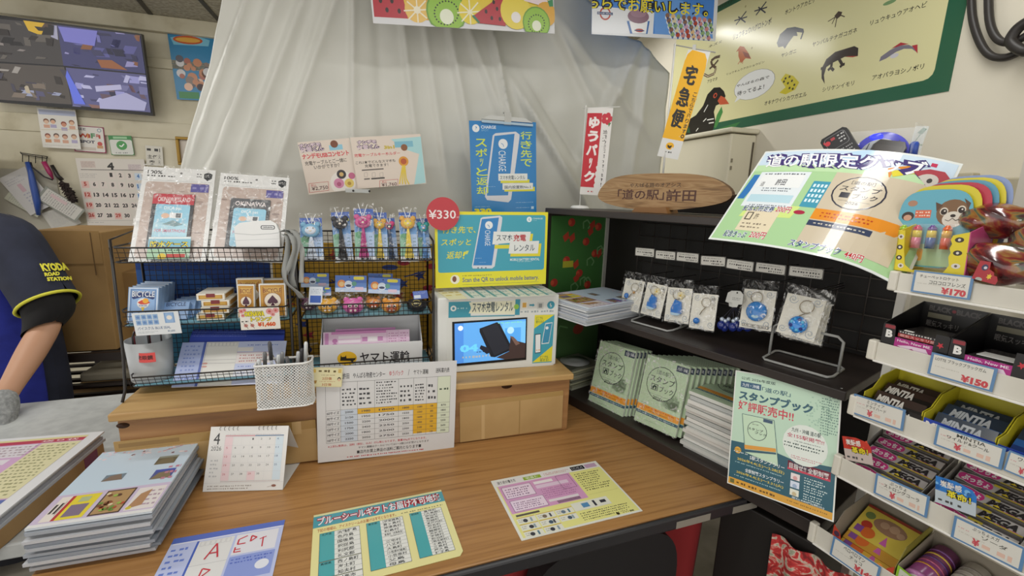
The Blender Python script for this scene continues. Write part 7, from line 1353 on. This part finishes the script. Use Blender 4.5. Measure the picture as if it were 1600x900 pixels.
# fourth tier: long chew sticks
def chews(u0, z0, lab, nrow, sign):
    t = empty('chew_box', RK.at(u0+.06, .06, z0), lab+' grey open carton of long chew sticks on the fourth tier', 'carton'); W = .123; Gc = mat('#8d8a86', .6)
    mb = MB(); mb.pbox(RK, u0, u0+W, .004, .13, z0, z0+.001, Gc)
    for u in (u0, u0+W-.0012): mb.prism([RK.at(u, .004, z0), RK.at(u, .004, z0+.035), RK.at(u, .125, z0+.085), RK.at(u, .13, z0)], RK.u*.0012, Gc)
    mb.pbox(RK, u0, u0+W, .13, .1312, z0, z0+.085, Gc); mb.build('carton_body', t)
    for i in range(nrow):
        w_ = .010+.0245*i; z_ = z0+.019+.0140*i
        t2 = empty('chew_stick', RK.at(u0+.06, w_, z_), ('front', 'second', 'third', 'fourth', 'rearmost')[i]+' grey and pink chew stick in the '+lab+' carton', 'chews')
        s = Sheet(RK, 0, [(0, 0), (1, 0), (1, 1), (0, 1)], '#b4b0ae', .015, .2); a = math.radians(55); v = math.sin(a)*RK.h+math.cos(a)*V3(0, 0, 1)
        s.W, s.H, s.ux, s.vy = .108, .0235, RK.u, -v; s.nf = np.cross(s.vy, s.ux); s.o = RK.at(u0+.008, w_, z_)+v*.0235; s.unit()
        s.R(0, .0, 1, .12, '#4a4646').R(0, .85, 1, 1, '#5a5654').C(.22, .48, .185, '#e4d8dc', ry=.46).C(.22, .48, .18, '#b03070', ry=.42).C(.22, .48, .165, '#c23a80', ry=.36).C(.08, .46, .07, '#c23a80', ry=.32).C(.36, .5, .08, '#c23a80', ry=.34).T('ぷっちょ', .06, .24, .40, .74, '#e8dce2', b=.05).R(.43, .08, .60, .26, '#c9b83a').T('MEGA', .48, .22, .92, .80, '#2c2a2c', b=.06, skew=.3).R(.46, .80, 1, .9, '#b9a83a').G(.68, .72, .96, .86, 1, '#c46a8a').Y([(.55, .7), (.6, .52), (.64, .7)], '#d9c03a')
        s.build('wrapper', parent=t2)
    B = Plane(-65, RK.at(0, .0022, 0)); q = lambda u, z: pj(B.at(u, 0, z))
    s = Sheet(B, 0, sign[0], sign[1], .0008, .35, z=sign[2]); s.unit().R(0, .52, 1, 1, '#c2b4ae' if sign[1][1] == 'c' or sign[1] == '#c0392b' else '#b9c4cc')
    rn = random.Random(3)
    for k in range(14): s.C(rn.random(), rn.uniform(.05, .5), rn.uniform(.03, .09), rn.choice(['#d4583a', '#b03028'] if sign[1] == '#c0392b' else ['#3f8ad4', '#2464ac', '#7ab4e4']), lay=2)
    s.T('炭酸感', .12, .10, .66, .34, '#e8e4dc', b=.05, lay=5).T('革命！', .30, .38, .88, .64, '#ecdc2c', b=.05, out=('#2a2418', .06), lay=5).G(.08, .78, .66, .90, 1, '#4a4a4a', fill=.9)
    s.build('sign_flap', parent=t, outline=[(0, .02), (.5, .0), (.9, .12), (1, .3), (1, .75), (.9, 1), (0, .9)])
c0 = TU(1318, 735, .006)[0]
chews(c0, .1765, 'left', 5, ([(200, 612), (412, 640), (405, 835), (185, 780)], '#c0392b', z6))
chews(c0+.130, .1765, 'right', 5, ([(930, 130), (1255, 215), (1200, 440), (885, 300)], '#2f78c4', z7))
# fifth tier: toy candy carton, green box of tubes
v0 = TU(1298, 850, .004)[0]
t = empty('toy_candy_carton', RK.at(v0+.055, .06, 0), 'red fronted open carton of yellow toy candy packs on the fifth tier', 'carton')
Gi = mat('#8a8274', .6); W = .110
mb = MB(); z0 = .0008; mb.pbox(RK, v0, v0+W, .004, .12, z0, z0+.001, Gi)
mb.prism([RK.at(v0, .004, z0), RK.at(v0, .004, .062), RK.at(v0, .03, .09), RK.at(v0, .12, .115), RK.at(v0, .12, z0)], RK.u*.0012, Gi); mb.prism([RK.at(v0+W, .004, z0), RK.at(v0+W, .004, .055), RK.at(v0+W, .03, .09), RK.at(v0+W, .12, .115), RK.at(v0+W, .12, z0)], RK.u*.0012, mat('#7c742c', .5)); mb.pbox(RK, v0, v0+W, .12, .1212, z0, .115, Gi); mb.build('carton_body', t)
B = Plane(-65, RK.at(0, .0028, 0)); q = lambda u, z: pj(B.at(u, 0, z))
s = Sheet(B, 0, [q(v0, .066), q(v0+W, .066), q(v0+W, .001), q(v0, .001)], '#b8402c', .0008, .4); s.unit().Y([(.14+.05*math.cos(a)*(1 if k % 2 else .45), .52+.09*math.sin(a)*(1 if k % 2 else .45)) for k, a in enumerate(np.linspace(0, 6.283, 13)[:-1])], '#e0b83a').C(.07, .25, .05, '#4a3048', ry=.09).C(.06, .62, .05, '#d9c4c4', ry=.06).R(.6, .5, .9, .66, '#c4582f').C(.8, .4, .05, '#d98a3a')
s.build('carton_front', parent=t, outline=[(0, 0), (.12, .18), (.16, .42), (.3, .55), (.34, .8), (.5, .9), (.62, .7), (.8, .62), (.92, .3), (1, .15), (1, 1), (0, 1)])
for i in range(3):
    s = Sheet(RK, 0, [(0, 0), (1, 0), (1, 1), (0, 1)], ('#c9a03a', '#b98a34', '#c4b04a')[i], .010, .2); a = math.radians(58); v = math.sin(a)*RK.h+math.cos(a)*V3(0, 0, 1)
    s.W, s.H, s.ux, s.vy = .096, .078, RK.u, -v; s.nf = np.cross(s.vy, s.ux); s.o = RK.at(v0+.007, .012+.016*i, .0215+.013*i)+v*.078; s.unit()
    s.R(0, 0, 1, .08, '#8a3a2c').C(.55, .38, .30, '#8f6f58', ry=.22).C(.45, .36, .08, '#a98a70').C(.62, .34, .09, '#a98a70').C(.76, .42, .07, '#a98a70').C(.2, .6, .1, '#a83a2c').C(.3, .8, .13, '#c4622c').R(.06, .7, .2, .9, '#7a4a8c').Y([(.55, .9), (.6, .62), (.68, .9)], '#b85a9c').C(.15, .3, .09, '#6a7a48')
    s.build('candy_pack', ('front', 'middle', 'rear')[i]+' yellow and brown toy candy pack leaning in the red fronted carton', 'candy')
x0 = v0+W+.004
t = empty('tube_candy_box', RK.at(x0+.06, .06, 0), 'green edged box of candy tubes on the fifth tier', 'box'); Gg = mat('#7fae2c', .4); W2 = .13
mb = MB(); mb.pbox(RK, x0, x0+W2, .004, .12, .0008, .0018, Gi); mb.prism([RK.at(x0, .004, .0008), RK.at(x0, .004, .066), RK.at(x0, .12, .10), RK.at(x0, .12, .0008)], RK.u*.0012, Gi); mb.pbox(RK, x0, x0+W2, .12, .1212, .0008, .10, Gi); mb.pbox(RK, x0+W2, x0+W2+.0012, .004, .12, .0008, .06, Gi); mb.build('box_body', t)
B = Plane(-65, RK.at(0, .0028, 0)); q = lambda u, z: pj(B.at(u, 0, z))
s = Sheet(B, 0, [q(x0, .064), q(x0+W2, .064), q(x0+W2, .001), q(x0, .001)], '#8ab832', .0008, .4); s.unit().Y([(.03, .06), (.97, .4), (.97, .95), (.03, .95)], '#c4c8b8').G(.07, .2, .5, .85, 7, '#5a6a4a', ragged=.15).R(.08, .7, .16, .86, '#3a4a3a')
s.build('box_front', parent=t, outline=[(0, 0), (1, .36), (1, 1), (0, 1)])
for i, (du, zc, c1, c2) in enumerate(((.026, .045, '#7a3a6a', '#a86a9c'), (.072, .045, '#b9b4ac', '#a82c30'), (.108, .040, '#8a8480', '#9a9490'))):
    t2 = empty('candy_tube', RK.at(x0+du, .06, zc-.02), ('purple foil', 'pale grey', 'dull grey')[i]+' candy tube lying in the green edged box', 'candy tube')
    mb = MB(); mb.tube([RK.at(x0+du, .018, zc), RK.at(x0+du, .115, zc+.022)], .021, mat(c1, .22), 20); mb.build('tube', t2)
    mb = MB(); d = RK.at(x0+du, .115, zc+.022)-RK.at(x0+du, .018, zc); d /= np.linalg.norm(d); p = RK.at(x0+du, .018, zc); mb.tube([p-d*.001, p+d*.006], .0218, mat(c2, .25), 20); mb.tube([p-d*.0016, p-d*.0009], .015, mat('#c9c4bc', .4), 18); mb.build('end_band', t2)
    mb = MB(); 
    for k in range(5): q_ = p+d*(.03+.012*k); mb.tube([q_, q_+d*.004], .0213, mat(('#c98a3a', '#b85a7c', '#5a3a7c', '#d4b04a', '#8a5a9c')[k] if i == 0 else ('#8f8a84', '#a09a94', '#8f8a84', '#9c9690', '#8a847e')[k], .25), 20)
    mb.build('printed_band', t2)
fc = noise_mat('red_floral', [(.34, '#7c1f20'), (.42, '#a8282a'), (.50, '#c23a36'), (.56, '#c9b8a8'), (.66, '#8a9078'), (.76, '#b8aca0')], 26, .8, dist=2.5)
mb = MB(); mb.grid(lambda a, b: SH.at(.385+.25*a, .012+.010*math.sin(a*22)+.03*b, -.055-b*.55), 40, 8, fc); tag(mb.build('floral_drape', solid=.002), 'red and white floral cloth draped below the black shelf beside the candy rack', 'cloth')
# ---------------------------------------------------------------- chair tucked under the counter
cp = onz(955, 870, -.10)
t = empty('chair', (cp[0], cp[1]+.2, FLOOR), 'black chair tucked under the front of the counter, only its rounded back showing', 'chair'); Kc = mat('#121013', .7)
CP = Plane(20.4, cp)
mb = MB(); mb.prism([CP.at(.20*math.copysign(abs(math.cos(a))**.5, math.cos(a)), 0, -.25+.19*math.copysign(abs(math.sin(a))**.55, math.sin(a))) for a in np.linspace(0, 6.283, 37)[:-1]], CP.h*.05, Kc); mb.build('backrest', t, bevel=.012)
mb = MB(); mb.pbox(CP, -.22, .22, .05, .46, -.34, -.28, Kc); mb.build('seat', t, bevel=.015)
for u in (-.2, .17):
    for w_ in (.02, .42): mb = MB(); mb.tube([CP.at(u+.015, w_, FLOOR+.001), CP.at(u+.015, w_+.01, -.34)], .012, Kc, 8); mb.build('leg', t)
# ---------------------------------------------------------------- on the counter
s = Sheet(Plane(17.2, RI.at(0, -.019, 0), 1), 0, [(491, 573), (710.7, 564.5), (712.5, 699.5), (499, 724)], '#d3d3d4', .0012, .22); s.unit()
cols = [.06, .159, .276, .396, .567, .677, .774, .857, .955]; y0, yh, y1 = .165, .455, .80; rows = [yh+(y1-yh)*k/6 for k in range(7)]
s.R(cols[1], yh, cols[2], y1, '#c3ccd8').R(cols[7], y0, cols[8], y1, '#d2dac4').R(cols[2], rows[0], cols[7], rows[1], '#d8a934').R(cols[5], rows[1], cols[7], y1-.02, '#d8a934')
for x in cols: s.L([(x, y0), (x, y1)], .0006, '#5a5a5c')
for y in [y0, y1]+rows: s.L([(cols[0], y), (cols[-1], y)], .0006, '#5a5a5c')
for i in range(1, 7): s.G(cols[i]+.012, y0+.06 if i != 3 else y0+.01, cols[i+1]-.012, yh-.03, (5, 5, 4, 8, 4, 6, 3)[i], '#46464a', fill=.55, seed=i)
s.G(cols[7]+.015, .28, cols[8]-.015, .33, 1, '#4a5a4a')
for r in range(6):
    s.T(('60', '80', '100', '120', '140', '160')[r]+'サイズ', cols[0]+.006, rows[r]+.012, cols[1]-.008, rows[r+1]-.012, '#46464a', b=.02)
    for c in range(1, 8): s.T(('2000', '1980', '1800', '1800', '1380', '1180', '870')[c-1] if r == 0 else str(1200+150*r+100*((c*7+r) % 9)), cols[c]+.03, rows[r]+.018, cols[c+1]-.03, rows[r+1]-.018, '#46464a', b=.02)
s.T('道の駅許田　やんばる物産センター', .11, .075, .47, .135, '#4a4a4c', b=.03).T('ゆうパック', .50, .075, .60, .13, '#b8404c', b=.03).T('/', .635, .07, .645, .135, '#4a4a4c').T('ヤマト運輸', .675, .075, .785, .13, '#4a4a4c', b=.03).T('送料案内表', .84, .07, .945, .125, '#4a4a4c', b=.03)
s.T('※上記価格表は、送料（税抜、込み）の価格となります。重量30kgまでとなります。', .07, .825, .78, .855, '#b8404c', b=.02).T('ヤマト運輸はクールについては1〜3個口の荷受けとなります', .28, .865, .80, .89, '#4a4a4c', b=.02).T('■店内お買上商品の送料ご案内となります■', .27, .905, .74, .945, '#3c3c40', b=.04).G(.2, .96, .78, .98, 1, '#b8404c', fill=.7)
s.build('price_table', 'white laminated parcel shipping price table standing against the riser front', 'price table')
s = Sheet(Plane(17.2, RI.at(0, -.023, 0)), 0, [(241, 375), (480, 372), (467, 527), (238, 518)], '#d9cf9c', .001, .35, z=(440, 500, 5)); s.unit().R(.02, .03, .98, .97, '#ddd6ac').G(.2, .1, .8, .25, 1, '#6a5a34', fill=.9, ragged=0).T('2日後', .33, .48, .66, .64, '#b0643a', b=.04).T('3日後', .33, .80, .66, .95, '#b0643a', b=.04).G(.3, .34, .75, .42, 1, '#8a7a54').R(.03, .08, .11, .26, '#d9b85a').R(.85, .06, .96, .26, '#d0b468').C(.9, .58, .06, '#3a342c', ry=.1).C(.9, .62, .045, '#d9b898', ry=.08).Y([(.02, .68), (.16, .66), (.14, .82), (.05, .84)], '#a8823a').G(.25, .68, .78, .75, 1, '#b8785a')
s.build('delivery_card', 'small cream card about delivery days stuck on the corner of the price table', 'card')
# white mesh pen basket
a = RI.uvz(397, 575, -.062); b = RI.uvz(488, 565, -.062); c = RI.uvz(398, 641, -.062)
u0, u1, z0, z1 = a[0], b[0]-.004, .1915, (a[1]+b[1])/2; z0 = max(c[1], .172); w0, w1 = -.062, -.012
t = empty('pen_basket', RI.at((u0+u1)/2, -.037, z0), 'white perforated metal pen basket hooked on the bottom of the left wire rack', 'basket'); Wm = mat('#dfdfdd', .35)
rc = .022
def path(s_):                                           # around the basket wall: left side, front, rounded right side
    L1, L2 = w1-w0, (u1-u0-rc); L3 = rc*math.pi/2; L4 = (w1-w0-rc); tot = L1+L2+L3+L4; d = s_*tot
    if d < L1: return (u0, w1-d)
    d -= L1
    if d < L2: return (u0+d, w0)
    d -= L2
    if d < L3: q = d/rc; return (u1-rc+rc*math.sin(q), w0+rc-rc*math.cos(q))
    return (u1, w0+rc+(d-L3))
mb = MB(); tot = (w1-w0)+(u1-u0-rc)+rc*1.571+(w1-w0-rc); Hh = z1-z0; ps = .0075
for sg in (1, -1):
    n = int((tot+Hh)/ps)
    for i in range(n+1):
        P = []
        for k in range(13):
            zz = Hh*k/12; d = (i*ps-zz) if sg > 0 else (i*ps-Hh+zz)
            if 0 <= d <= tot: u, w_ = path(d/tot); P.append(RI.at(u, w_, z0+zz))
        if len(P) > 1: mb.tube(P, .0010, Wm, 4, cap=False)
mb.build('mesh_wall', t)
mb = MB()
for zz, r in ((z0, .0022), (z1, .0028)): mb.tube([RI.at(*path(k/40), zz) for k in range(41)]+[RI.at(u0, w1, zz)], r, Wm, 6)
mb.pbox(RI, u0, u1, w0+.003, w1, z0, z0+.001, Wm)
for u in (u0+.02, u1-.02): mb.tube([RI.at(u, w1, z1), RI.at(u, .03, z1+.004), RI.at(u, .085, .252)], .0016, Wm, 5)
mb.build('rim', t)
for i, (x, y, x2, y2, c1) in enumerate(((1220, 105, 1260, 250, '#c9ccce'), (1268, 50, 1262, 250, '#6a6a6c'), (1305, -30, 1340, 250, '#4a4a4e'), (1375, 70, 1360, 250, '#c3c6c8'), (1405, 50, 1395, 250, '#8a8c90'), (1440, 85, 1490, 250, '#5a5a5e'), (1530, 45, 1500, 250, '#b9bcc0'), (1560, 20, 1545, 250, '#3a3a3e'), (1590, -30, 1575, 250, '#d0d3d4'))):
    w_ = (-.045, -.03, -.025, -.038, -.022, -.05, -.03, -.022, -.035)[i]; p1 = RI.hit(160+x/5, 540+y/5, w_); p0 = RI.at(min(max(RI.uvz(160+x2/5, 540+y2/5, w_)[0], u0+.008), u1-.01), w_, z0+.003)
    t2 = empty('ballpoint_pen', p0, ('first', 'second', 'third', 'fourth', 'fifth', 'sixth', 'seventh', 'eighth', 'last')[i]+' pen from the left in the white mesh basket', 'pen')
    d = p1-p0; L = np.linalg.norm(d); d /= L; mb = MB(); mb.tube([p0, p0+d*.01, p0+d*(L*.7)], [.001, .0038, .0042], mat('#d4d8da', .1, alpha=.45), 8); mb.tube([p0+d*.005, p0+d*L*.9], .0012, '#2a2a2e', 5); mb.build('barrel', t2)
    mb = MB(); mb.tube([p0+d*L*.7, p0+d*L*.97, p1], [.0045, .0045, .003], mat(c1, .2), 8); mb.tube([p0+d*L*.72-RI.h*.006, p0+d*L*.96-RI.h*.006, p0+d*L*.97], .0011, mat(c1, .25), 5); mb.build('cap', t2)
# desk calendar
bl, br, bk = onz(320.5, 769), onz(444.5, 766), onz(465, 740)
fu = br-bl; yaw = math.degrees(math.atan2(fu[1], fu[0]))
best = min(range(4, 40), key=lambda q: abs(Plane(yaw, bl, q).hit(326, 668)[2]*0+np.linalg.norm(np.array(pj(bl+(Plane(yaw, bl, q).hit(326, 668)-bl)))-np.array((326, 668)))+abs(((Plane(yaw, bl, q).hit(448, 666)-Plane(yaw, bl, q).hit(326, 668))@(fu/np.linalg.norm(fu)))-np.linalg.norm(fu))*1000))
CPl = Plane(yaw, bl, 24)
t = empty('desk_calendar', (bl+br)/2, 'small white April 2026 desk calendar standing on the counter', 'calendar')
s = Sheet(CPl, 0, [(326, 668), (448, 666), (445, 766), (320.5, 769)], '#dedddb', .0012, .5); s.o = s.o+V3(0, 0, max(0, .0008-s.P((0, 1))[2])); s.unit()
s.T('4', .055, .10, .135, .28, '#3a3a3c').T('2026', .035, .31, .165, .375, '#4a4a4c').G(.06, .29, .13, .305, 1, '#8a8a8a').R(.20, .14, .95, .155, '#c98a94').R(.58, .14, .95, .155, '#5a7a9c').G(.21, .12, .94, .135, 1, '#a89898', fill=.6)
s.R(.20, .165, .30, .84, '#e4ccd0').R(.85, .165, .95, .84, '#ccdae4').R(.525, .70, .63, .84, '#e4ccd0')
for r in range(6): s.L([(.20, .165+.135*r), (.95, .165+.135*r)], .0004, '#c4c4c8')
for c in range(8): s.L([(.20+.107*c, .165), (.20+.107*c, .84)], .0003, '#ceced0')
for n in range(1, 31):
    k = n+2; r, c = k//7, k % 7; h = .018 if n > 9 else .010
    s.T(str(n), .235+.107*c-h, .185+.135*r, .235+.107*c+h, .215+.135*r, '#b8505a' if c == 0 or n == 29 else '#5a6a8a' if c == 6 else '#5a5a5e')
s.L([(.2, .855), (.95, .855)], .0006, '#9a6a74').R(0, .87, 1, .875, '#c9c9ca').G(.05, .9, .6, .98, 2, '#9a928c', ragged=.2).C(.88, .93, .03, '#8a5a4a', ry=.02).L([(.8, .95), (.86, .93)], .0006, '#8a5a4a').G(.05, .5, .15, .8, 5, '#b9b9bb')
s.build('front_sheet', parent=t)
mb = MB(); T0, T1 = s.P((0, 0)), s.P((1, 0)); hh = CPl.h; b0 = T0+hh*.075; b0[2] = .001; b1 = T1+hh*.075; b1[2] = .001
mb.prism([T0, T1, b1, b0], hh*.001, mat('#d4d3d0', .5)); mb.prism([s.P((0, 1)), s.P((1, 1)), b1, b0], V3(0, 0, .0008), mat('#d4d3d0', .5)); mb.build('easel', t)
mb = MB()
for k in list(range(5))+list(range(9, 14)):
    x = .11+.055*k+.02; c = s.P((x, .03), .001); mb.tube([c+CPl.u*.0012*0+CPl.v*.004*math.cos(q)+s.nf*.004*math.sin(q) for q in np.linspace(0, 6.28, 11)[:-1]], .0006, mat('#8a8a88', .3, .7), 4, closed=True)
mb.build('ring_binding', t)
# flat sheets on the counter
s = Sheet(None, .0016, [(497, 804), (695, 764.5), (718.5, 868), (474, 932)], '#e0da9c', .0010, .18); s.unit()
s.R(.0, .0, 1, .022, '#d4d4a4').R(.0, .03, 1, .20, '#4f9aa8').T('ブルーシールギフトお届け不可地域', .03, .05, .97, .18, '#ece4ea', b=.05, out=('#a82838', .08)).T('下記の地域は、アイスクリームのお届けは不可となります。', .03, .225, .60, .275, '#b0502c', b=.02).G(.64, .235, .97, .27, 1, '#7a7a5a', ragged=0)
def ptable(x0, x1, xm, y0, blocks):
    y = y0
    for head, names, h in blocks:
        hh = h*len(names); s.R(x0, y, xm, y+hh, '#4fa4aa').R(xm, y, x1, y+hh, '#dfe0dc').T(head, x0+.012, y+.008, xm-.02, y+.036, '#2a4448', b=.03)
        for i, nme in enumerate(names):
            s.L([(xm, y+h*i), (x1, y+h*i)], .0005, '#5a6468').T(nme, xm+.02, y+h*i+.15*h, x1-.02 if len(nme) > 3 else xm+.02+(x1-xm-.04)*.82, y+h*i+.85*h, '#33383a', b=.02)
        s.frame(x0, y, x1, y+hh, .0007, '#5a6468'); y += hh+.006
ptable(.05, .325, .15, .30, (('北海道', ('浜鶴群島', '色丹島', '国後島', '択捉島', '利尻郡', '礼文郡'), .062), ('島根県', ('西ノ島町', '海士町', '知夫村'), .062), ('長崎県', ('対馬市', '小値賀町'), .062)))
ptable(.375, .645, .475, .295, (('東京都', ('［伊豆諸島］', '青ヶ島村', '神津島村', '利島村', '新島村（式根島含）', '御蔵島村', '三宅村', '八丈町', '大島町', '［小笠原村諸島］', '小笠原村', '父島', '母島'), .048),))
ptable(.70, .95, .79, .285, (('鹿児島県', ('喜界町', '［大島郡］', '伊仙町', '奄美市', '与論町', '瀬戸内町', '知名町', '大和村', '龍郷町', '天城町', '宇検村', '和泊町', '［熊毛郡町］', '十島村', '三島村', '屋久島', '種子島'), .037),))
s.build('delivery_sheet', 'yellow laminated sheet listing ice cream gift exclusion areas flat on the counter front', 'sheet', outline=[(0, 0), (.985, 0), (1, .02), (1, .95), (.97, 1), (0, 1)])
s = Sheet(None, .0016, [(770.5, 751), (932.5, 719.8), (1002, 798.5), (810.5, 846)], '#dcdcd4', .0010, .18); s.unit()
s.R(.02, .03, .985, .975, '#dfdc8c').R(.02, .03, .99, .13, '#dcd9d8').T('送り状の書き方', .04, .04, .2, .10, '#3a3a3c', b=.04).R(.27, .05, .43, .11, '#8fae3a').T('宅急便', .29, .06, .41, .10, '#e8ecd8', b=.03).G(.46, .05, .7, .1, 2, '#b86a5a').R(.72, .035, .85, .11, '#26262a').G(.73, .05, .84, .10, 2, '#c9c9cc').R(.86, .035, .97, .11, '#b89ab4')
s.R(.03, .13, .68, .62, '#cf9ac0').R(.05, .17, .30, .38, '#e4cfe0', r=.1).R(.06, .42, .34, .60, '#e4cfe0', r=.1).frame(.05, .17, .30, .38, .0008, '#4a2c4a').frame(.06, .42, .34, .60, .0008, '#4a2c4a').G(.07, .2, .28, .36, 4, '#7a5a7a').G(.08, .45, .32, .58, 4, '#7a5a7a').R(.33, .17, .5, .22, '#e8e0e4').R(.33, .24, .62, .30, '#dcc4d8').frame(.54, .15, .66, .40, .0008, '#4a2c4a').G(.35, .32, .64, .5, 5, '#b07aa4').R(.36, .52, .62, .56, '#dcd4d8')
rn = random.Random(9)
for k in range(40): x = .42+.2*k/40; s.R(x, .565, x+.0028, .61, '#3a3a3c')
s.G(.71, .17, .96, .52, 9, '#5a5a40', ragged=.4).L([(.7, .58), (.97, .58)], .0006, '#b8b46a').R(.05, .645, .24, .675, '#5a5248')
for r in range(3):
    for c in range(4-r): s.R(.04+.155*c, .695+.10*r, .185+.155*c, .785+.10*r, '#dcdcd0').R(.04+.155*c, .695+.10*r, .185+.155*c, .705+.10*r, '#c9a84a').C(.10+.155*c+.02*(r % 2), .75+.10*r, .018, rn.choice(['#4a5a6a', '#6a7a8a', '#7a6a5a', '#3a3a44'])).G(.05+.155*c, .72+.1*r, .09+.155*c, .77+.1*r, 2, '#9a9a94').R(.14+.155*c, .72+.10*r, .155+.155*c, .775+.10*r, rn.choice(['#5a7a8a', '#4a4a54', '#8a9aa4']))
s.R(.50, .66, .82, .79, '#dcdcd0').R(.58, .69, .64, .76, '#5a8ab4').R(.68, .68, .70, .77, '#3a3a44').R(.74, .70, .79, .745, '#3a3a40').G(.52, .82, .95, .95, 4, '#4a4a3c', ragged=.2).C(.8, .955, .014, '#3a3420').T('ヤマト運輸', .84, .945, .94, .97, '#3a3a34', b=.03)
s.build('instruction_sheet', 'pink and yellow slip writing instruction sheet lying flat on the counter middle', 'sheet')
A_, B_ = onz(272, 842, .0016), onz(445.5, 812, .0016); R_ = onz(422, 900, .0016)-B_; R_ /= np.linalg.norm(R_); e = (B_-A_)/np.linalg.norm(B_-A_); R_ -= e*(R_@e); R_ /= np.linalg.norm(R_)
s = Sheet(None, .0016, [(272, 842), (445.5, 812), pj(B_+R_*.24), pj(A_+R_*.24)], '#b9c2e6', .001, .18); s.unit()
s.R(0, 0, 1, .07, '#5a70c0').R(.02, .07, .98, .085, '#d9dcec').G(.03, .12, .2, .9, 12, '#6a80cc', ragged=.4).R(.23, .09, .25, .75, '#4a62b8').R(.25, .10, .56, .66, '#dcdcdc').L([(.25, .38), (.56, .38)], .0006, '#9a9aa4')
for k in range(6): s.frame(.27+.045*k, .11, .305+.045*k, .16, .0004, '#a9a9b0')
s.L([(.36, .33), (.42, .16), (.47, .33)], .003, '#c4404c').L([(.38, .27), (.46, .27)], .003, '#c4404c').L([(.37, .60), (.38, .43), (.45, .46), (.39, .52), (.47, .56), (.37, .61)], .003, '#c4404c')
s.R(.58, .10, .96, .34, '#dcdce4').L([(.68, .13), (.61, .16), (.61, .22), (.68, .22)], .003, '#c4404c').L([(.72, .14), (.72, .21), (.77, .17), (.72, .14)], .003, '#c4404c').L([(.60, .25), (.60, .31), (.66, .31)], .0028, '#c4404c').L([(.60, .28), (.65, .28)], .0025, '#c4404c').L([(.80, .2), (.86, .18)], .0025, '#c4404c').L([(.83, .18), (.84, .3)], .0025, '#c4404c').R(.58, .36, .97, .62, '#8c9cd8').G(.6, .38, .95, .45, 2, '#5a6cc0').C(.88, .5, .06, '#dfe2ec').R(.50, .66, .99, 1, '#dcdde0')
for k in range(34): s.R(.53+.009*k, .68, .533+.009*k+.002*(k % 3), .755, '#3a3a40')
s.R(.25, .68, .48, .98, '#dcdce0')
s.build('form_sheet', 'blue sample shipping form with red handwritten letters A and B on the counter', 'sheet')
# brochure stacks at the left
base = [onz(x, y, .094) for x, y in ((172, 707), (319, 687), (229, 801), (19, 825))]
du = (base[1]-base[0])+(base[2]-base[3]); du /= np.linalg.norm(du); dv = (base[0]-base[3]); dv -= du*(dv@du); dv /= np.linalg.norm(dv); BW, BD = .196, .262
cen = sum(base)/4; fl = cen-du*BW/2-dv*BD/2
zt = stack('brochure', fl, du*BW, dv*BD, 13, .0071, ['#8f969f', '#a9adb4', '#7f8690', '#b9bbc0', '#8a919b', '#9ca2ab'], ('brochure in the tall front left stack, under the top one', ''), 'brochure', 'brochures in the front left stack', 21, .011, top=1, z0=.0008)
K = lambda a, b: pj(fl*V3(1, 1, 0)+du*a+dv*b+V3(0, 0, zt+.0062))
brochure([K(0, BD), K(BW, BD), K(BW, 0), K(0, 0)], zt+.0012, 'topmost pale blue brochure with small photos on the front left stack')
E_ = onz(163, 674, .066); E2 = onz(0, 806, .066); ed_ = (E_-E2)/np.linalg.norm(E_-E2); nl = V3(-ed_[1], ed_[0], 0); c0_ = E2-ed_*.06; LW = .26; LL = np.linalg.norm(E_-E2)+.06
mb = MB(); mb.box(c0_*V3(1, 1, 0)+V3(0, 0, .001)+ed_*.02, ed_*(LL-.03), nl*(LW-.02), V3(0, 0, .038), CARDB); 
tag(mb.build('carton', bevel=.002), 'flat tan carton under the white framed price form stack at the left edge', 'carton')
mb = MB(); mb.box(c0_*V3(1, 1, 0)+V3(0, 0, .012)+ed_*(LL-.09)-nl*.0012, ed_*.05, nl*.001, V3(0, 0, .026), mat('#7c3a58', .5)); tag(mb.build('tape_strip'), 'purple tape strip on the side of the flat tan carton', 'tape')
for i in range(3):
    mb = MB(); mb.box(c0_*V3(1, 1, 0)+V3(0, 0, .0395+.0075*i)+nl*.003*i, ed_*(LL-.004*i), nl*LW, V3(0, 0, .007), mat(('#b9bcc2', '#a3a6ae', '#c9cacd')[i], .5)); tag(mb.build('form_pad'), ('lowest', 'second', 'third')[i]+' grey edged form pad under the white framed form at the left edge', 'form pad')
top0 = c0_*V3(1, 1, 0)+V3(0, 0, .0665); KK = lambda a, b: pj(top0+ed_*a+nl*b)
s = Sheet(None, .0665, [KK(LL, LW), KK(LL, 0), KK(0, 0), KK(0, LW)], '#dcdde0', .0035, .3); s.unit()
s.R(.0, .035, .90, 1, '#cfa8cc').R(0, .035, .90, .06, '#d9d09a').R(0, .06, .90, .10, '#b84458').T('送り状', .55, .068, .85, .092, '#e8d8dc', b=.03).R(0, .11, .55, .26, '#d9d4da').G(.02, .12, .88, .25, 4, '#a8949c', ragged=.1).R(.58, .11, .90, .70, '#d9d4ac').G(.6, .13, .88, .68, 16, '#9a9a70', ragged=.2).R(0, .28, .5, .34, '#dcd6de').R(0, .40, .5, .46, '#dcd6de').G(.0, .5, .5, .66, 5, '#a878a4').R(0, .71, .90, .78, '#5a6cac').T('ゆうパック', .5, .72, .84, .77, '#d4daec', b=.03).R(0, .79, .90, .97, '#d9d6dc').G(.02, .8, .86, .96, 5, '#9a98b4')
s.build('form_sheet', 'white framed pink and yellow parcel form on top of the left edge stack', 'sheet')
